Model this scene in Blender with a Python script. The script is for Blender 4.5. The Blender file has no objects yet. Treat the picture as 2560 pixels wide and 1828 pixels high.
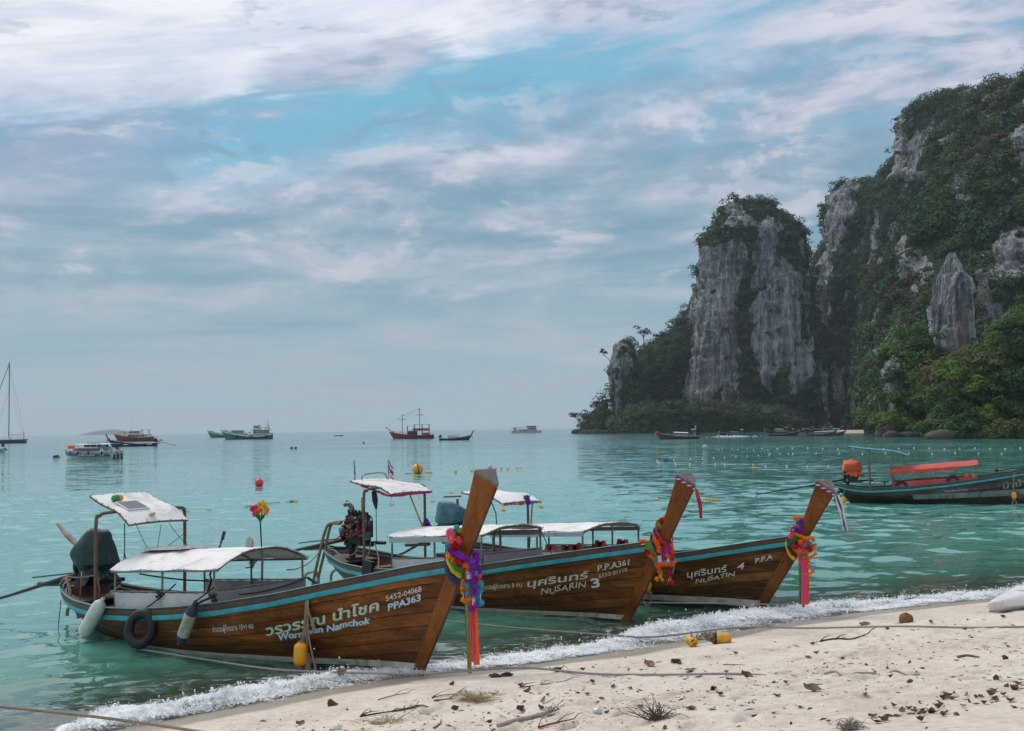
import bpy, math, random
import numpy as np
from mathutils import Vector, Matrix
random.seed(7); RNG = np.random.default_rng(7)
SC = bpy.context.scene
COL = SC.collection
rad = math.radians
PI = math.pi

# ------------------------------------------------------------------ camera
FPX = 3000.0                                   # focal length in pixels of the 2560 px wide photograph
CAMP = np.array([0.0, 0.0, 3.3])
_th, _ro = math.atan(158.2/FPX), math.atan(.0139)
_F = np.array([0, math.cos(_th), math.sin(_th)]); _U0 = np.array([0, -math.sin(_th), math.cos(_th)]); _R0 = np.array([1.0, 0, 0])
_R = _R0*math.cos(_ro) - _U0*math.sin(_ro); _U = _U0*math.cos(_ro) + _R0*math.sin(_ro)
cam_data = bpy.data.cameras.new('camera'); cam = bpy.data.objects.new('camera', cam_data); COL.objects.link(cam)
cam_data.sensor_width = 36; cam_data.lens = 36*FPX/2560; cam_data.clip_start = .1; cam_data.clip_end = 30000
_m = Matrix.Identity(4)
for i in range(3):
    _m[i][0] = _R[i]; _m[i][1] = _U[i]; _m[i][2] = -_F[i]; _m[i][3] = CAMP[i]
cam.matrix_world = _m
SC.camera = cam
SC.view_settings.view_transform = 'Standard'; SC.view_settings.look = 'None'
SC.view_settings.exposure = 0.35; SC.view_settings.gamma = 1; SC.view_settings.use_curve_mapping = False
SC.cycles.max_bounces = 6; SC.cycles.transparent_max_bounces = 12; SC.cycles.volume_bounces = 0
SC.cycles.use_denoising = True

def ray(px, py): return _F + _R*(px-1280)/FPX - _U*(py-914)/FPX
def onz(px, py, z=0.0):
    d = ray(px, py); return CAMP + d*((z-3.3)/d[2])
def aty(px, py, Y):
    d = ray(px, py); return CAMP + d*(Y/d[1])

# ------------------------------------------------------------------ node helper
class NT:
    """tiny wrapper: builds shader maths from python expressions"""
    def __init__(s, tree): s.t = tree; s.n = tree.nodes; s.l = tree.links
    def new(s, typ, **kw):
        n = s.n.new(typ)
        for k, v in kw.items(): setattr(n, k, v)
        return n
    def put(s, sock, v):
        if isinstance(v, bpy.types.NodeSocket): s.l.new(v, sock)
        elif v is not None:
            if isinstance(v, (tuple, list)) and len(v) == 3 and sock.type == 'RGBA': v = (*v, 1)
            sock.default_value = v
    def m(s, op, a, b=None, c=None, clamp=False):
        n = s.new('ShaderNodeMath', operation=op, use_clamp=clamp)
        for i, v in enumerate((a, b, c)):
            if v is not None: s.put(n.inputs[i], v)
        return n.outputs[0]
    def add(s, a, b): return s.m('ADD', a, b)
    def sub(s, a, b): return s.m('SUBTRACT', a, b)
    def mul(s, a, b): return s.m('MULTIPLY', a, b)
    def div(s, a, b): return s.m('DIVIDE', a, b)
    def ss(s, x, a, b, lo=0.0, hi=1.0):
        n = s.new('ShaderNodeMapRange', interpolation_type='SMOOTHSTEP')
        s.put(n.inputs[0], x); s.put(n.inputs[1], a); s.put(n.inputs[2], b); s.put(n.inputs[3], lo); s.put(n.inputs[4], hi)
        return n.outputs[0]
    def mix(s, f, a, b, blend='MIX'):
        n = s.new('ShaderNodeMix', data_type='RGBA', blend_type=blend)
        s.put(n.inputs[0], f); s.put(n.inputs[6], a); s.put(n.inputs[7], b)
        return n.outputs[2]
    def noise(s, vec, scale=1, detail=4, rough=.55, dist=0, out=0):
        n = s.new('ShaderNodeTexNoise')
        if vec is not None: s.l.new(vec, n.inputs['Vector'])
        s.put(n.inputs['Scale'], scale); s.put(n.inputs['Detail'], detail); s.put(n.inputs['Roughness'], rough); s.put(n.inputs['Distortion'], dist)
        return n.outputs[out]
    def vec(s, x, y, z):
        n = s.new('ShaderNodeCombineXYZ')
        for i, v in enumerate((x, y, z)): s.put(n.inputs[i], v)
        return n.outputs[0]
    def sep(s, v):
        n = s.new('ShaderNodeSeparateXYZ'); s.l.new(v, n.inputs[0]); return n.outputs
    def vm(s, op, a, b=None):
        n = s.new('ShaderNodeVectorMath', operation=op); s.put(n.inputs[0], a)
        if b is not None: s.put(n.inputs[1], b)
        return n.outputs[0]
    def scale(s, v, xyz): return s.vm('MULTIPLY', v, xyz)
    def ramp(s, f, stops, interp='LINEAR'):
        n = s.new('ShaderNodeValToRGB'); s.l.new(f, n.inputs[0]); cr = n.color_ramp; cr.interpolation = interp
        while len(cr.elements) < len(stops): cr.elements.new(.5)
        for e, (p, c) in zip(cr.elements, stops): e.position = p; e.color = (*c, 1)
        return n.outputs[0]
    def bump(s, h, strength=.3, dist=.01, nrm=None):
        n = s.new('ShaderNodeBump'); s.put(n.inputs['Strength'], strength); s.put(n.inputs['Distance'], dist); s.l.new(h, n.inputs['Height'])
        if nrm is not None: s.l.new(nrm, n.inputs['Normal'])
        return n.outputs[0]

def lin(r, g, b):
    f = lambda c: c/12.92 if c <= .04045 else ((c+.055)/1.055)**2.4
    return tuple(f(v/255) for v in (r, g, b))

# ------------------------------------------------------------------ world: Nishita sky behind layered cloud
SUN_EL, SUN_AZ = rad(52), rad(-42)             # azimuth measured from +Y (straight ahead) towards +X
W = bpy.data.worlds.new('World'); SC.world = W; W.use_nodes = True
def build_world():
    w = NT(W.node_tree); w.n.clear()
    sky = w.new('ShaderNodeTexSky', sky_type='NISHITA'); sky.sun_disc = False
    sky.sun_elevation = SUN_EL; sky.sun_rotation = SUN_AZ; sky.air_density = 1.2; sky.dust_density = 2.0
    tc = w.new('ShaderNodeTexCoord')
    x, y, z = w.sep(tc.outputs['Generated'])
    hz = w.m('SQRT', w.add(w.mul(x, x), w.mul(y, y)))
    hz = w.m('MAXIMUM', hz, .02)
    a = w.div(x, hz)                           # sine of the azimuth
    e = w.div(z, hz)                           # tangent of the elevation
    zz = w.add(w.m('MAXIMUM', z, 0.0), .085)
    p = w.vec(w.div(x, zz), w.div(y, zz), 0.0)  # point where the view ray meets a cloud sheet
    # slow warp so that the layers do not look like plain noise
    wrp = w.vm('SUBTRACT', w.noise(p, .35, 3, .5, out=1), (.5, .5, .5))
    pw = w.vm('ADD', p, w.scale(wrp, (1.1, 1.1, 0)))
    n_big = w.noise(w.scale(pw, (.55, .8, 1)), 1.0, 5, .55)
    n_mid = w.noise(w.scale(pw, (1.1, 2.0, 1)), 1.0, 9, .62)
    ae = w.vec(a, e, 0.0)
    wae = w.vm('ADD', ae, w.scale(wrp, (.10, .05, 0)))
    n_cu = w.noise(w.scale(wae, (7.0, 17.0, 1)), 1.0, 10, .60, .25)          # cumulus mottling
    n_cu2 = w.noise(w.scale(w.vm('ADD', wae, (.017, -.010, 0.0)), (7.0, 17.0, 1)), 1.0, 10, .60, .25)  # the same, shifted towards the light
    relief = w.sub(n_cu, n_cu2)                                              # sunlit edge of each lump
    n_fine = w.noise(w.scale(wae, (17.0, 44.0, 1)), 1.0, 9, .62)
    sl = w.sub(e, w.mul(a, .20))                                             # height above lines that climb to the right
    n_wisp = w.noise(w.vm('ADD', w.scale(w.vec(a, sl, 0.0), (3.2, 21.0, 0)), w.scale(wrp, (.9, 1.2, 0))), 1.0, 10, .63, .5)
    n_str = w.noise(w.vm('ADD', w.scale(ae, (2.2, 26.0, 0)), w.scale(wrp, (.6, .6, 0))), 1.0, 7, .58)
    k = 10.0*.86                               # Background strength is 0.1
    C = lambda r, g, b, f=1.0: tuple(k*f*v for v in lin(r, g, b))
    # clear air: Nishita, tinted a little towards the teal of the photograph
    clear = w.mix(.8, w.mix(1.0, sky.outputs[0], (.55, .95, 1.0), 'MULTIPLY'), C(104, 172, 204))
    # grey-blue stratus sheet, paler towards the horizon
    sheet = w.ramp(w.m('MULTIPLY', e, 2.0, clamp=True), [(0, C(160, 187, 197)), (.12, C(146, 176, 188)), (.28, C(122, 161, 179)), (.48, C(124, 158, 182)), (.75, C(140, 166, 194)), (1, C(146, 168, 196))])
    sheet_hi = w.ramp(w.m('MULTIPLY', e, 2.0, clamp=True), [(0, C(160, 177, 187)), (.2, C(168, 182, 193)), (.45, C(186, 193, 209)), (.7, C(200, 203, 220)), (1, C(210, 213, 228))])
    dens = w.add(w.add(w.mul(n_cu, .32), w.mul(n_big, .38)), w.add(w.mul(n_mid, .14), w.add(w.mul(n_fine, .14), w.mul(n_wisp, .24))))
    body = w.mix(w.ss(dens, .52, .70), sheet, sheet_hi)
    lee = w.mul(w.mul(w.ss(e, .17, .22), w.ss(e, .30, .25)), w.mul(w.ss(a, .02, -.22), w.ss(n_cu, .62, .44)))
    body = w.mix(w.mul(lee, .6), body, C(136, 158, 188))
    # a darker, bluer shelf through the middle heights towards the right
    shelf = w.mul(w.mul(w.ss(e, .10, .16), w.ss(e, .25, .18)), w.mul(w.ss(a, -.16, .02), w.ss(dens, .70, .54)))
    body = w.mix(w.mul(shelf, .65), body, C(108, 152, 174))
    # blue openings: sloping lanes high in the sky, crossed by wisps
    lane = w.add(w.sub(sl, .290), w.add(w.mul(w.sub(n_cu, .5), .10), w.mul(w.sub(n_wisp, .5), .12)))
    open_ = w.mul(w.ss(w.m('ABSOLUTE', lane), .062, .010), w.mul(w.ss(a, -.36, -.20), w.ss(a, .34, .12)))
    gaps = w.mul(w.mul(w.ss(n_wisp, .50, .38), w.ss(e, .20, .26)), .55)
    col = w.mix(w.mul(w.mul(w.m('MAXIMUM', open_, gaps), .85), w.ss(n_wisp, .72, .50)), body, clear)
    # bright veil in the upper left, nearest the hidden sun
    veil_edge = w.sub(e, w.add(w.add(.270, w.mul(w.m('MAXIMUM', w.add(a, .30), 0.0), .24)), w.add(w.mul(w.sub(n_cu, .5), .16), w.mul(w.sub(n_wisp, .5), .20))))
    veil = w.mul(w.ss(veil_edge, -.020, .030), w.ss(a, .40, -.10))
    veil = w.mul(veil, w.ss(w.add(w.mul(n_wisp, .7), w.mul(n_big, .4)), .38, .56, .55, 1))
    col = w.mix(veil, col, w.mix(w.ss(n_wisp, .40, .62), C(218, 223, 236), C(240, 241, 247)))
    # sunlit rims of the cumulus along the lane's lower edge, the bank at upper right, puffs in the middle
    rim_l = w.add(w.sub(sl, .243), w.mul(w.sub(n_cu, .5), .12))
    rim = w.mul(w.mul(w.ss(w.m('ABSOLUTE', rim_l), .040, .0), w.ss(n_cu, .40, .66)), w.ss(a, -.26, -.08))
    bank = w.mul(w.mul(w.ss(a, .06, .32), w.ss(w.add(e, w.mul(w.sub(n_cu, .5), .16)), .265, .33)), w.ss(w.add(w.mul(n_wisp, .5), w.mul(n_cu, .5)), .40, .58))
    col = w.mix(w.m('MAXIMUM', w.mul(rim, .62), w.mul(bank, .8), clamp=True), col, C(219, 217, 228))
    puffs = w.mul(w.mul(w.ss(relief, .015, .075), w.ss(n_cu, .46, .60)), w.mul(w.ss(e, .085, .13), w.ss(e, .32, .26)))
    col = w.mix(w.mul(puffs, .42), col, C(216, 212, 220))
    under = w.mul(w.ss(relief, -.02, -.08), w.mul(w.ss(e, .08, .14), w.ss(n_cu, .42, .55)))
    col = w.mix(w.mul(under, .45), col, C(122, 150, 172))
    # thin streaks low over the sea
    streak = w.mul(w.ss(n_str, .50, .66), w.mul(w.ss(e, .028, .06), w.ss(e, .22, .13)))
    col = w.mix(w.mul(streak, .62), col, C(186, 192, 202))
    dstr = w.mul(w.ss(n_str, .47, .34), w.mul(w.ss(e, .02, .06), w.ss(e, .26, .16)))
    col = w.mix(w.mul(dstr, .55), col, C(116, 152, 170))
    col = w.mix(w.ss(z, -.02, -.10), col, C(90, 120, 125))  # below the horizon
    bg = w.new('ShaderNodeBackground'); w.l.new(col, bg.inputs[0]); bg.inputs[1].default_value = .1
    out = w.new('ShaderNodeOutputWorld'); w.l.new(bg.outputs[0], out.inputs[0])
    W.cycles.sampling_method = 'MANUAL'; W.cycles.sample_map_resolution = 512
build_world()
_s = bpy.data.lights.new('sun', 'SUN'); _s.energy = 1.5; _s.angle = rad(25); _s.color = (1, .96, .9)
sun = bpy.data.objects.new('sun', _s); COL.objects.link(sun)
_sd = Vector((math.sin(SUN_AZ)*math.cos(SUN_EL), math.cos(SUN_AZ)*math.cos(SUN_EL), math.sin(SUN_EL)))
sun.rotation_euler = _sd.to_track_quat('Z', 'Y').to_euler()
sun.location = (-10, 10, 40)

# ------------------------------------------------------------------ vectorised gradient noise
_perm = np.random.default_rng(3).permutation(256); _perm = np.concatenate([_perm, _perm, _perm])
_g = np.random.default_rng(4).normal(size=(256, 3)); _g /= np.linalg.norm(_g, axis=1)[:, None]
def pnoise(x, y, z):
    x, y, z = np.broadcast_arrays(*(np.asarray(v, float) for v in (x, y, z)))
    xi, yi, zi = np.floor(x).astype(int), np.floor(y).astype(int), np.floor(z).astype(int)
    xf, yf, zf = x-xi, y-yi, z-zi
    u, v, w = (t*t*t*(t*(t*6-15)+10) for t in (xf, yf, zf))
    r = 0
    for dx in (0, 1):
        for dy in (0, 1):
            for dz in (0, 1):
                h = _perm[_perm[_perm[(xi+dx) & 255] + ((yi+dy) & 255)] + ((zi+dz) & 255)]
                g = _g[h]
                d = g[..., 0]*(xf-dx) + g[..., 1]*(yf-dy) + g[..., 2]*(zf-dz)
                r = r + d*(u if dx else 1-u)*(v if dy else 1-v)*(w if dz else 1-w)
    return r
def fbm(x, y, z, oct=4, gain=.5):
    r, a = 0, 1.0
    for i in range(oct):
        r = r + a*pnoise(np.asarray(x)*2**i+i*17.3, np.asarray(y)*2**i, np.asarray(z)*2**i+i*5.1); a *= gain
    return r

# ------------------------------------------------------------------ materials
MATS = {}
def mat(name, col, rough=.6, var=.25, scale=6.0, metal=0.0, bump=.0, bscale=40.0, spec=.5, dirt=None, dirt_amt=.4, trans=0.0):
    """procedural paint / cloth / metal: colour broken up by two scales of noise, optional blotches of dirt, fine relief"""
    if name in MATS: return MATS[name]
    m = bpy.data.materials.new(name); m.use_nodes = True
    t = NT(m.node_tree); b = t.n['Principled BSDF']
    tc = t.new('ShaderNodeTexCoord').outputs['Object']
    n1 = t.noise(tc, scale, 6, .6); n2 = t.noise(tc, scale*7, 4, .6)
    f = t.ss(t.add(t.mul(n1, .65), t.mul(n2, .35)), .3, .7)
    c = t.mix(f, tuple(v*(1-var) for v in col), tuple(min(1, v*(1+var*.6)) for v in col))
    if dirt is not None:
        d = t.ss(t.noise(tc, scale*.8, 8, .68, 1.0), .48, .68)
        c = t.mix(t.mul(d, dirt_amt), c, dirt)
    t.l.new(c, b.inputs['Base Color'])
    b.inputs['Metallic'].default_value = metal; b.inputs['Specular IOR Level'].default_value = spec
    t.put(b.inputs['Roughness'], t.ss(n1, .2, .8, max(.05, rough-.12), min(1, rough+.12)))
    if bump: t.l.new(t.bump(t.noise(tc, bscale, 5, .6), bump, .02), b.inputs['Normal'])
    if trans:
        tr = t.new('ShaderNodeBsdfTranslucent'); t.l.new(c, tr.inputs[0])
        mx = t.new('ShaderNodeMixShader'); mx.inputs[0].default_value = trans
        t.l.new(b.outputs[0], mx.inputs[1]); t.l.new(tr.outputs[0], mx.inputs[2])
        t.l.new(mx.outputs[0], t.n['Material Output'].inputs[0])
    MATS[name] = m; return m

def wood_mat(name, c_dark, c_mid, c_light, rough=.38, grime=.5, wear=.25, upright=False):
    """varnished planking: long grain, blotchy varnish, black nail stains, per-plank shade; grime grows towards the waterline as real staining"""
    if name in MATS: return MATS[name]
    m = bpy.data.materials.new(name); m.use_nodes = True
    t = NT(m.node_tree); b = t.n['Principled BSDF']
    tc = t.new('ShaderNodeTexCoord').outputs['Object']
    inf = t.new('ShaderNodeObjectInfo')
    off = t.vm('ADD', tc, t.vec(t.mul(inf.outputs['Random'], 37.0), t.mul(inf.outputs['Random'], 11.0), 0.0))
    grain = t.noise(t.scale(off, (26, 26, 1.6) if upright else (.9, 16, 30)), 1.0, 9, .70, 1.1)
    blot = t.noise(t.scale(off, (2.4, 2.4, .9) if upright else (1.1, 2.5, 4.0)), 1.0, 9, .68, .6)
    f = t.add(t.mul(grain, .5), t.mul(blot, .6))
    f = t.add(f, t.mul(t.sub(inf.outputs['Random'], .5), .16))
    c = t.ramp(t.ss(f, .36, .76), [(0, c_dark), (.5, c_mid), (1, c_light)])
    _, _, z = t.sep(tc)
    st = t.ss(t.add(t.noise(t.scale(tc, (.55, 1, 3.0)), 1.0, 8, .7, .5), t.mul(t.ss(z, .75, .05), .26)), .52, .80)
    c = t.mix(t.mul(st, grime), c, (.014, .009, .006))
    spots = t.ss(t.noise(t.scale(tc, (9, 9, 22)), 1.0, 3, .5), .70, .80)
    c = t.mix(t.mul(spots, .75), c, (.012, .008, .006))
    worn = t.mul(t.ss(t.noise(t.scale(off, (1.6, 3, 9)), 1.0, 9, .75, 1.2), .56, .70), t.ss(z, 1.0, .0, .25, 1.0))
    c = t.mix(t.mul(worn, wear*1.6), c, (.27, .17, .075))
    scr = t.mul(t.ss(t.noise(t.scale(off, (3, 5, 30)), 1.0, 6, .7, 2.0), .62, .72), wear)
    c = t.mix(scr, c, (.40, .33, .24))
    t.l.new(c, b.inputs['Base Color'])
    t.put(b.inputs['Roughness'], t.ss(blot, .25, .75, rough-.1, rough+.22))
    b.inputs['Specular IOR Level'].default_value = .25
    t.l.new(t.bump(t.add(grain, t.mul(blot, .6)), .35, .006), b.inputs['Normal'])
    MATS[name] = m; return m

# ------------------------------------------------------------------ mesh builder
class MB:
    def __init__(s): s.v = []; s.f = []; s.tint = []
    def _add(s, vs, fs):
        o = len(s.v); s.v.extend([tuple(map(float, p)) for p in vs]); s.f.extend([tuple(i+o for i in q) for q in fs]); return s
    def grid(s, P, close_u=False, close_v=False):
        P = np.asarray(P, float); nu, nv = P.shape[:2]; fs = []
        for i in range(nu if close_u else nu-1):
            for j in range(nv if close_v else nv-1):
                a, b = i, (i+1) % nu; c, d = j, (j+1) % nv
                fs.append((a*nv+c, b*nv+c, b*nv+d, a*nv+d))
        return s._add(P.reshape(-1, 3), fs)
    def slab(s, P, th):
        """a closed sheet: surface grid P thickened by th along its normals"""
        P = np.asarray(P, float)
        du = np.gradient(P, axis=0); dv = np.gradient(P, axis=1); n = np.cross(du, dv); n /= np.linalg.norm(n, axis=2)[..., None]+1e-9
        nu, nv = P.shape[:2]; Q = P - n*th
        o = len(s.v); s.grid(P); s._add(Q.reshape(-1, 3), [])
        k = nu*nv
        for i in range(nu-1):
            for j in range(nv-1):
                s.f.append(tuple(o+k+t for t in (i*nv+j, i*nv+j+1, (i+1)*nv+j+1, (i+1)*nv+j)))
        rim = [(i, 0) for i in range(nu)] + [(nu-1, j) for j in range(1, nv)] + [(i, nv-1) for i in range(nu-2, -1, -1)] + [(0, j) for j in range(nv-2, 0, -1)]
        for q in range(len(rim)):
            a = rim[q]; b = rim[(q+1) % len(rim)]; ia = a[0]*nv+a[1]; ib = b[0]*nv+b[1]
            s.f.append((o+ia, o+k+ia, o+k+ib, o+ib))
        return s
    def box(s, c, size, rot=None, taper=1.0):
        hx, hy, hz = (v/2 for v in size); vs = []
        for dz in (-1, 1):
            k = taper if dz > 0 else 1
            for dx, dy in ((-1, -1), (1, -1), (1, 1), (-1, 1)):
                p = Vector((dx*hx*k, dy*hy*k, dz*hz))
                if rot is not None: p = rot @ p
                vs.append((p[0]+c[0], p[1]+c[1], p[2]+c[2]))
        return s._add(vs, [(3, 2, 1, 0), (4, 5, 6, 7), (0, 1, 5, 4), (1, 2, 6, 5), (2, 3, 7, 6), (3, 0, 4, 7)])
    def prism(s, poly, v):
        """extrude polygon (3-D points) along vector v"""
        n = len(poly); a = [tuple(p) for p in poly]; b = [tuple(np.asarray(p)+np.asarray(v)) for p in poly]
        fs = [tuple(range(n-1, -1, -1)), tuple(range(n, 2*n))] + [(i, (i+1) % n, n+(i+1) % n, n+i) for i in range(n)]
        return s._add(a+b, fs)
    def tube(s, pts, r, n=8, cap=True, smooth=0, flat=1.0):
        P = [np.asarray(p, float) for p in pts]
        if smooth: P = list(cr(P, smooth))
        m = len(P); rr = np.interp(np.linspace(0, 1, m), np.linspace(0, 1, len(r)), r) if hasattr(r, '__len__') else [r]*m
        rings = []; up = None
        for i in range(m):
            t = P[min(i+1, m-1)] - P[max(i-1, 0)]; t = t/(np.linalg.norm(t)+1e-9)
            if up is None: up = np.array([0, 0, 1.0]) if abs(t[2]) < .9 else np.array([1.0, 0, 0])
            u = np.cross(t, up); u /= np.linalg.norm(u)+1e-9; w = np.cross(u, t); up = w
            rings.append([P[i] + rr[i]*(math.cos(2*PI*k/n)*u + flat*math.sin(2*PI*k/n)*w) for k in range(n)])
        o = len(s.v); s.grid(np.array(rings), close_v=True)
        if cap:
            s.f.append(tuple(o+k for k in range(n))); s.f.append(tuple(o+(m-1)*n+k for k in range(n-1, -1, -1)))
        return s
    def lathe(s, prof, c=(0, 0, 0), axis=(0, 0, 1), n=16):
        """prof: (radius, height) pairs along axis from c"""
        ax = Vector(axis).normalized(); q = Vector((0, 0, 1)).rotation_difference(ax); rings = []
        for r, h in prof:
            rings.append([np.array(q @ Vector((max(r, 1e-4)*math.cos(2*PI*k/n), max(r, 1e-4)*math.sin(2*PI*k/n), h)))+np.array(c) for k in range(n)])
        o = len(s.v); s.grid(np.array(rings), close_v=True)
        s.f.append(tuple(o+k for k in range(n-1, -1, -1))); s.f.append(tuple(o+(len(prof)-1)*n+k for k in range(n)))
        return s
    def ball(s, c, r, n=10, m=7, jit=0.0, sq=(1, 1, 1)):
        rings = []
        for i in range(m+1):
            ph = PI*i/m; rings.append([np.array(c)+np.array(sq)*r*(1+jit*random.uniform(-1, 1))*np.array([math.sin(ph)*math.cos(2*PI*k/n), math.sin(ph)*math.sin(2*PI*k/n), -math.cos(ph)]) for k in range(n)])
        return s.grid(np.array(rings), close_v=True)
    def torus(s, c, R_, r, axis=(0, 0, 1), n=28, m=10, sq=1.0):
        q = Vector((0, 0, 1)).rotation_difference(Vector(axis).normalized()); g = []
        for i in range(n):
            t = 2*PI*i/n
            g.append([np.array(q @ Vector(((R_+r*math.cos(2*PI*k/m))*math.cos(t), (R_+r*math.cos(2*PI*k/m))*math.sin(t)*sq, r*math.sin(2*PI*k/m))))+np.array(c) for k in range(m)])
        return s.grid(np.array(g), True, True)
    def puff(s, c, r, n=40, petal=.36):
        n = int(n*1.5)
        """marigold-like head: many small petals standing out of a ball"""
        c = np.array(c, float)
        for i in range(n):
            z = 1-2*(i+.5)/n; t = i*2.39996+random.uniform(-.3, .3); q = math.sqrt(max(0, 1-z*z)); d = np.array([q*math.cos(t), q*math.sin(t), z])
            d += RNG.normal(size=3)*.18; d /= np.linalg.norm(d)
            u = np.cross(d, RNG.normal(size=3)); u /= np.linalg.norm(u)+1e-9; w = np.cross(d, u)
            a = r*petal*.5; b0 = c+d*r*.45; b1 = c+d*r*random.uniform(.92, 1.1)
            s._add([b0-u*a*.5, b0+u*a*.5, b1+u*a+w*a*.5, b1-u*a+w*a*.4], [(0, 1, 2, 3)])
        return s.ball(c, r*.62, 8, 6)
    def build(s, name, m, parent=None, loc=None, smooth=True, kind=None, angle=40):
        me = bpy.data.meshes.new(name); vs = s.v
        if loc is not None: vs = [(p[0]-loc[0], p[1]-loc[1], p[2]-loc[2]) for p in vs]
        me.from_pydata(vs, [], s.f); me.update()
        if smooth:
            me.polygons.foreach_set('use_smooth', [True]*len(me.polygons))
            try: me.set_sharp_from_angle(angle=rad(angle))
            except Exception: pass
        o = bpy.data.objects.new(name, me); COL.objects.link(o)
        if m is not None: me.materials.append(m)
        if loc is not None: o.location = loc
        if parent is not None: o.parent = parent
        if kind: o['kind'] = kind
        return o

def cr(P, k=6):
    """Catmull-Rom through points"""
    P = [np.asarray(p, float) for p in P]; Q = [2*P[0]-P[1]]+P+[2*P[-1]-P[-2]]; out = []
    for i in range(1, len(Q)-2):
        for j in range(k):
            t = j/k; a, b, c, d = Q[i-1:i+3]
            out.append(.5*((2*b)+(c-a)*t+(2*a-5*b+4*c-d)*t*t+(3*b-a-3*c+d)*t**3))
    return np.array(out+[P[-1]])
def sag(a, b, s=.1, n=14):
    """a slack line from a to b hanging s below the chord"""
    a, b = np.asarray(a, float), np.asarray(b, float)
    return [a+(b-a)*t-np.array([0, 0, 4*s*t*(1-t)]) for t in np.linspace(0, 1, n)]

def fast_mesh(name, V, Fq, m, kind=None, parent=None, smooth=True, attrs=None):
    """numpy quads -> mesh object"""
    me = bpy.data.meshes.new(name); V = np.asarray(V, np.float32); Fq = np.asarray(Fq, np.int32); k = Fq.shape[1]
    me.vertices.add(len(V)); me.vertices.foreach_set('co', V.ravel())
    me.loops.add(Fq.size); me.loops.foreach_set('vertex_index', Fq.ravel())
    me.polygons.add(len(Fq)); me.polygons.foreach_set('loop_start', np.arange(0, Fq.size, k, dtype=np.int32))
    try: me.polygons.foreach_set('loop_total', np.full(len(Fq), k, np.int32))
    except Exception: pass
    me.update(calc_edges=True); me.validate()
    if smooth: me.polygons.foreach_set('use_smooth', [True]*len(me.polygons))
    for an, (typ, data) in (attrs or {}).items():
        at = me.attributes.new(an, typ, 'POINT')
        at.data.foreach_set('value' if typ == 'FLOAT' else 'color', np.asarray(data, np.float32).ravel())
    o = bpy.data.objects.new(name, me); COL.objects.link(o)
    if m is not None: me.materials.append(m)
    if kind: o['kind'] = kind
    if parent is not None: o.parent = parent
    return o
def grid_faces(nu, nv, close_v=False):
    i, j = np.meshgrid(np.arange(nu-1), np.arange(nv if close_v else nv-1), indexing='ij'); j2 = (j+1) % nv
    return np.stack([i*nv+j, (i+1)*nv+j, (i+1)*nv+j2, i*nv+j2], -1).reshape(-1, 4)

def tag(o, label, cat, group=None):
    o['label'] = label; o['category'] = cat
    if group: o['group'] = group
    return o
def thing(name, label, cat, loc=(0, 0, 0), rotz=0.0, group=None):
    o = bpy.data.objects.new(name, None); COL.objects.link(o); o.location = tuple(float(v) for v in loc); o.rotation_euler = (0, 0, rotz); o.empty_display_size = .2
    return tag(o, label, cat, group)
ORD = ['leftmost', 'second', 'third', 'fourth', 'fifth', 'sixth', 'seventh', 'eighth', 'ninth', 'tenth', 'eleventh', 'twelfth', 'thirteenth', 'fourteenth', 'fifteenth', 'sixteenth', 'seventeenth', 'eighteenth', 'nineteenth', 'twentieth'] + ['twenty-'+w_ for w_ in ('first', 'second', 'third', 'fourth', 'fifth', 'sixth', 'seventh', 'eighth', 'ninth')] + ['thirtieth'] + ['thirty-'+w_ for w_ in ('first', 'second', 'third', 'fourth', 'fifth')]
def nth(i): return 'leftmost' if i == 0 else ORD[i]+' from left'
# ================================================================== beach frame: u along the waterline, t inland
BP0 = np.array([.7, 17.35]); BE = np.array([.835, .55]); BN = np.array([.55, -.835])
_su = [-40, -12, -6.56, -4.2, -2.8, -1.4, 0, 2.2, 4.2, 7.1, 9.5, 20, 40]
_st = [2.6, 1.5, .34, -.12, -.33, -.12, 0, -.05, -.33, -.28, .05, .6, 1.0]
_fu = np.linspace(-60, 60, 1201); _fs = np.interp(_fu, _su, _st); _k = np.exp(-np.linspace(-2, 2, 21)**2); _fs = np.convolve(np.pad(_fs, 10, 'edge'), _k/_k.sum(), 'valid')
def shore(u): return np.interp(u, _fu, _fs)
def ut(x, y):
    dx, dy = np.asarray(x)-BP0[0], np.asarray(y)-BP0[1]; u = dx*BE[0]+dy*BE[1]; return u, dx*BN[0]+dy*BN[1]-shore(u)
def xy(u, t):
    t = np.asarray(t)+shore(u); return BP0[0]+u*BE[0]+t*BN[0], BP0[1]+u*BE[1]+t*BN[1]
_fr = np.random.default_rng(77); FEET = []
for _ in range(34):                              # trails of footprints wandering along the beach
    fu_, ft_, fa_ = _fr.uniform(-6, 12), _fr.uniform(1.6, 7.5), _fr.choice([0, PI])+_fr.normal(0, .45)
    for k_ in range(int(_fr.integers(5, 13))):
        fu_ += .55*math.cos(fa_); ft_ += .55*math.sin(fa_)*.5; sgn_ = 1 if k_ % 2 else -1; FEET.append((fu_-sgn_*.10*math.sin(fa_), ft_+sgn_*.10*math.cos(fa_), fa_+_fr.normal(0, .15), _fr.uniform(.6, 1.15)))
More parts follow.
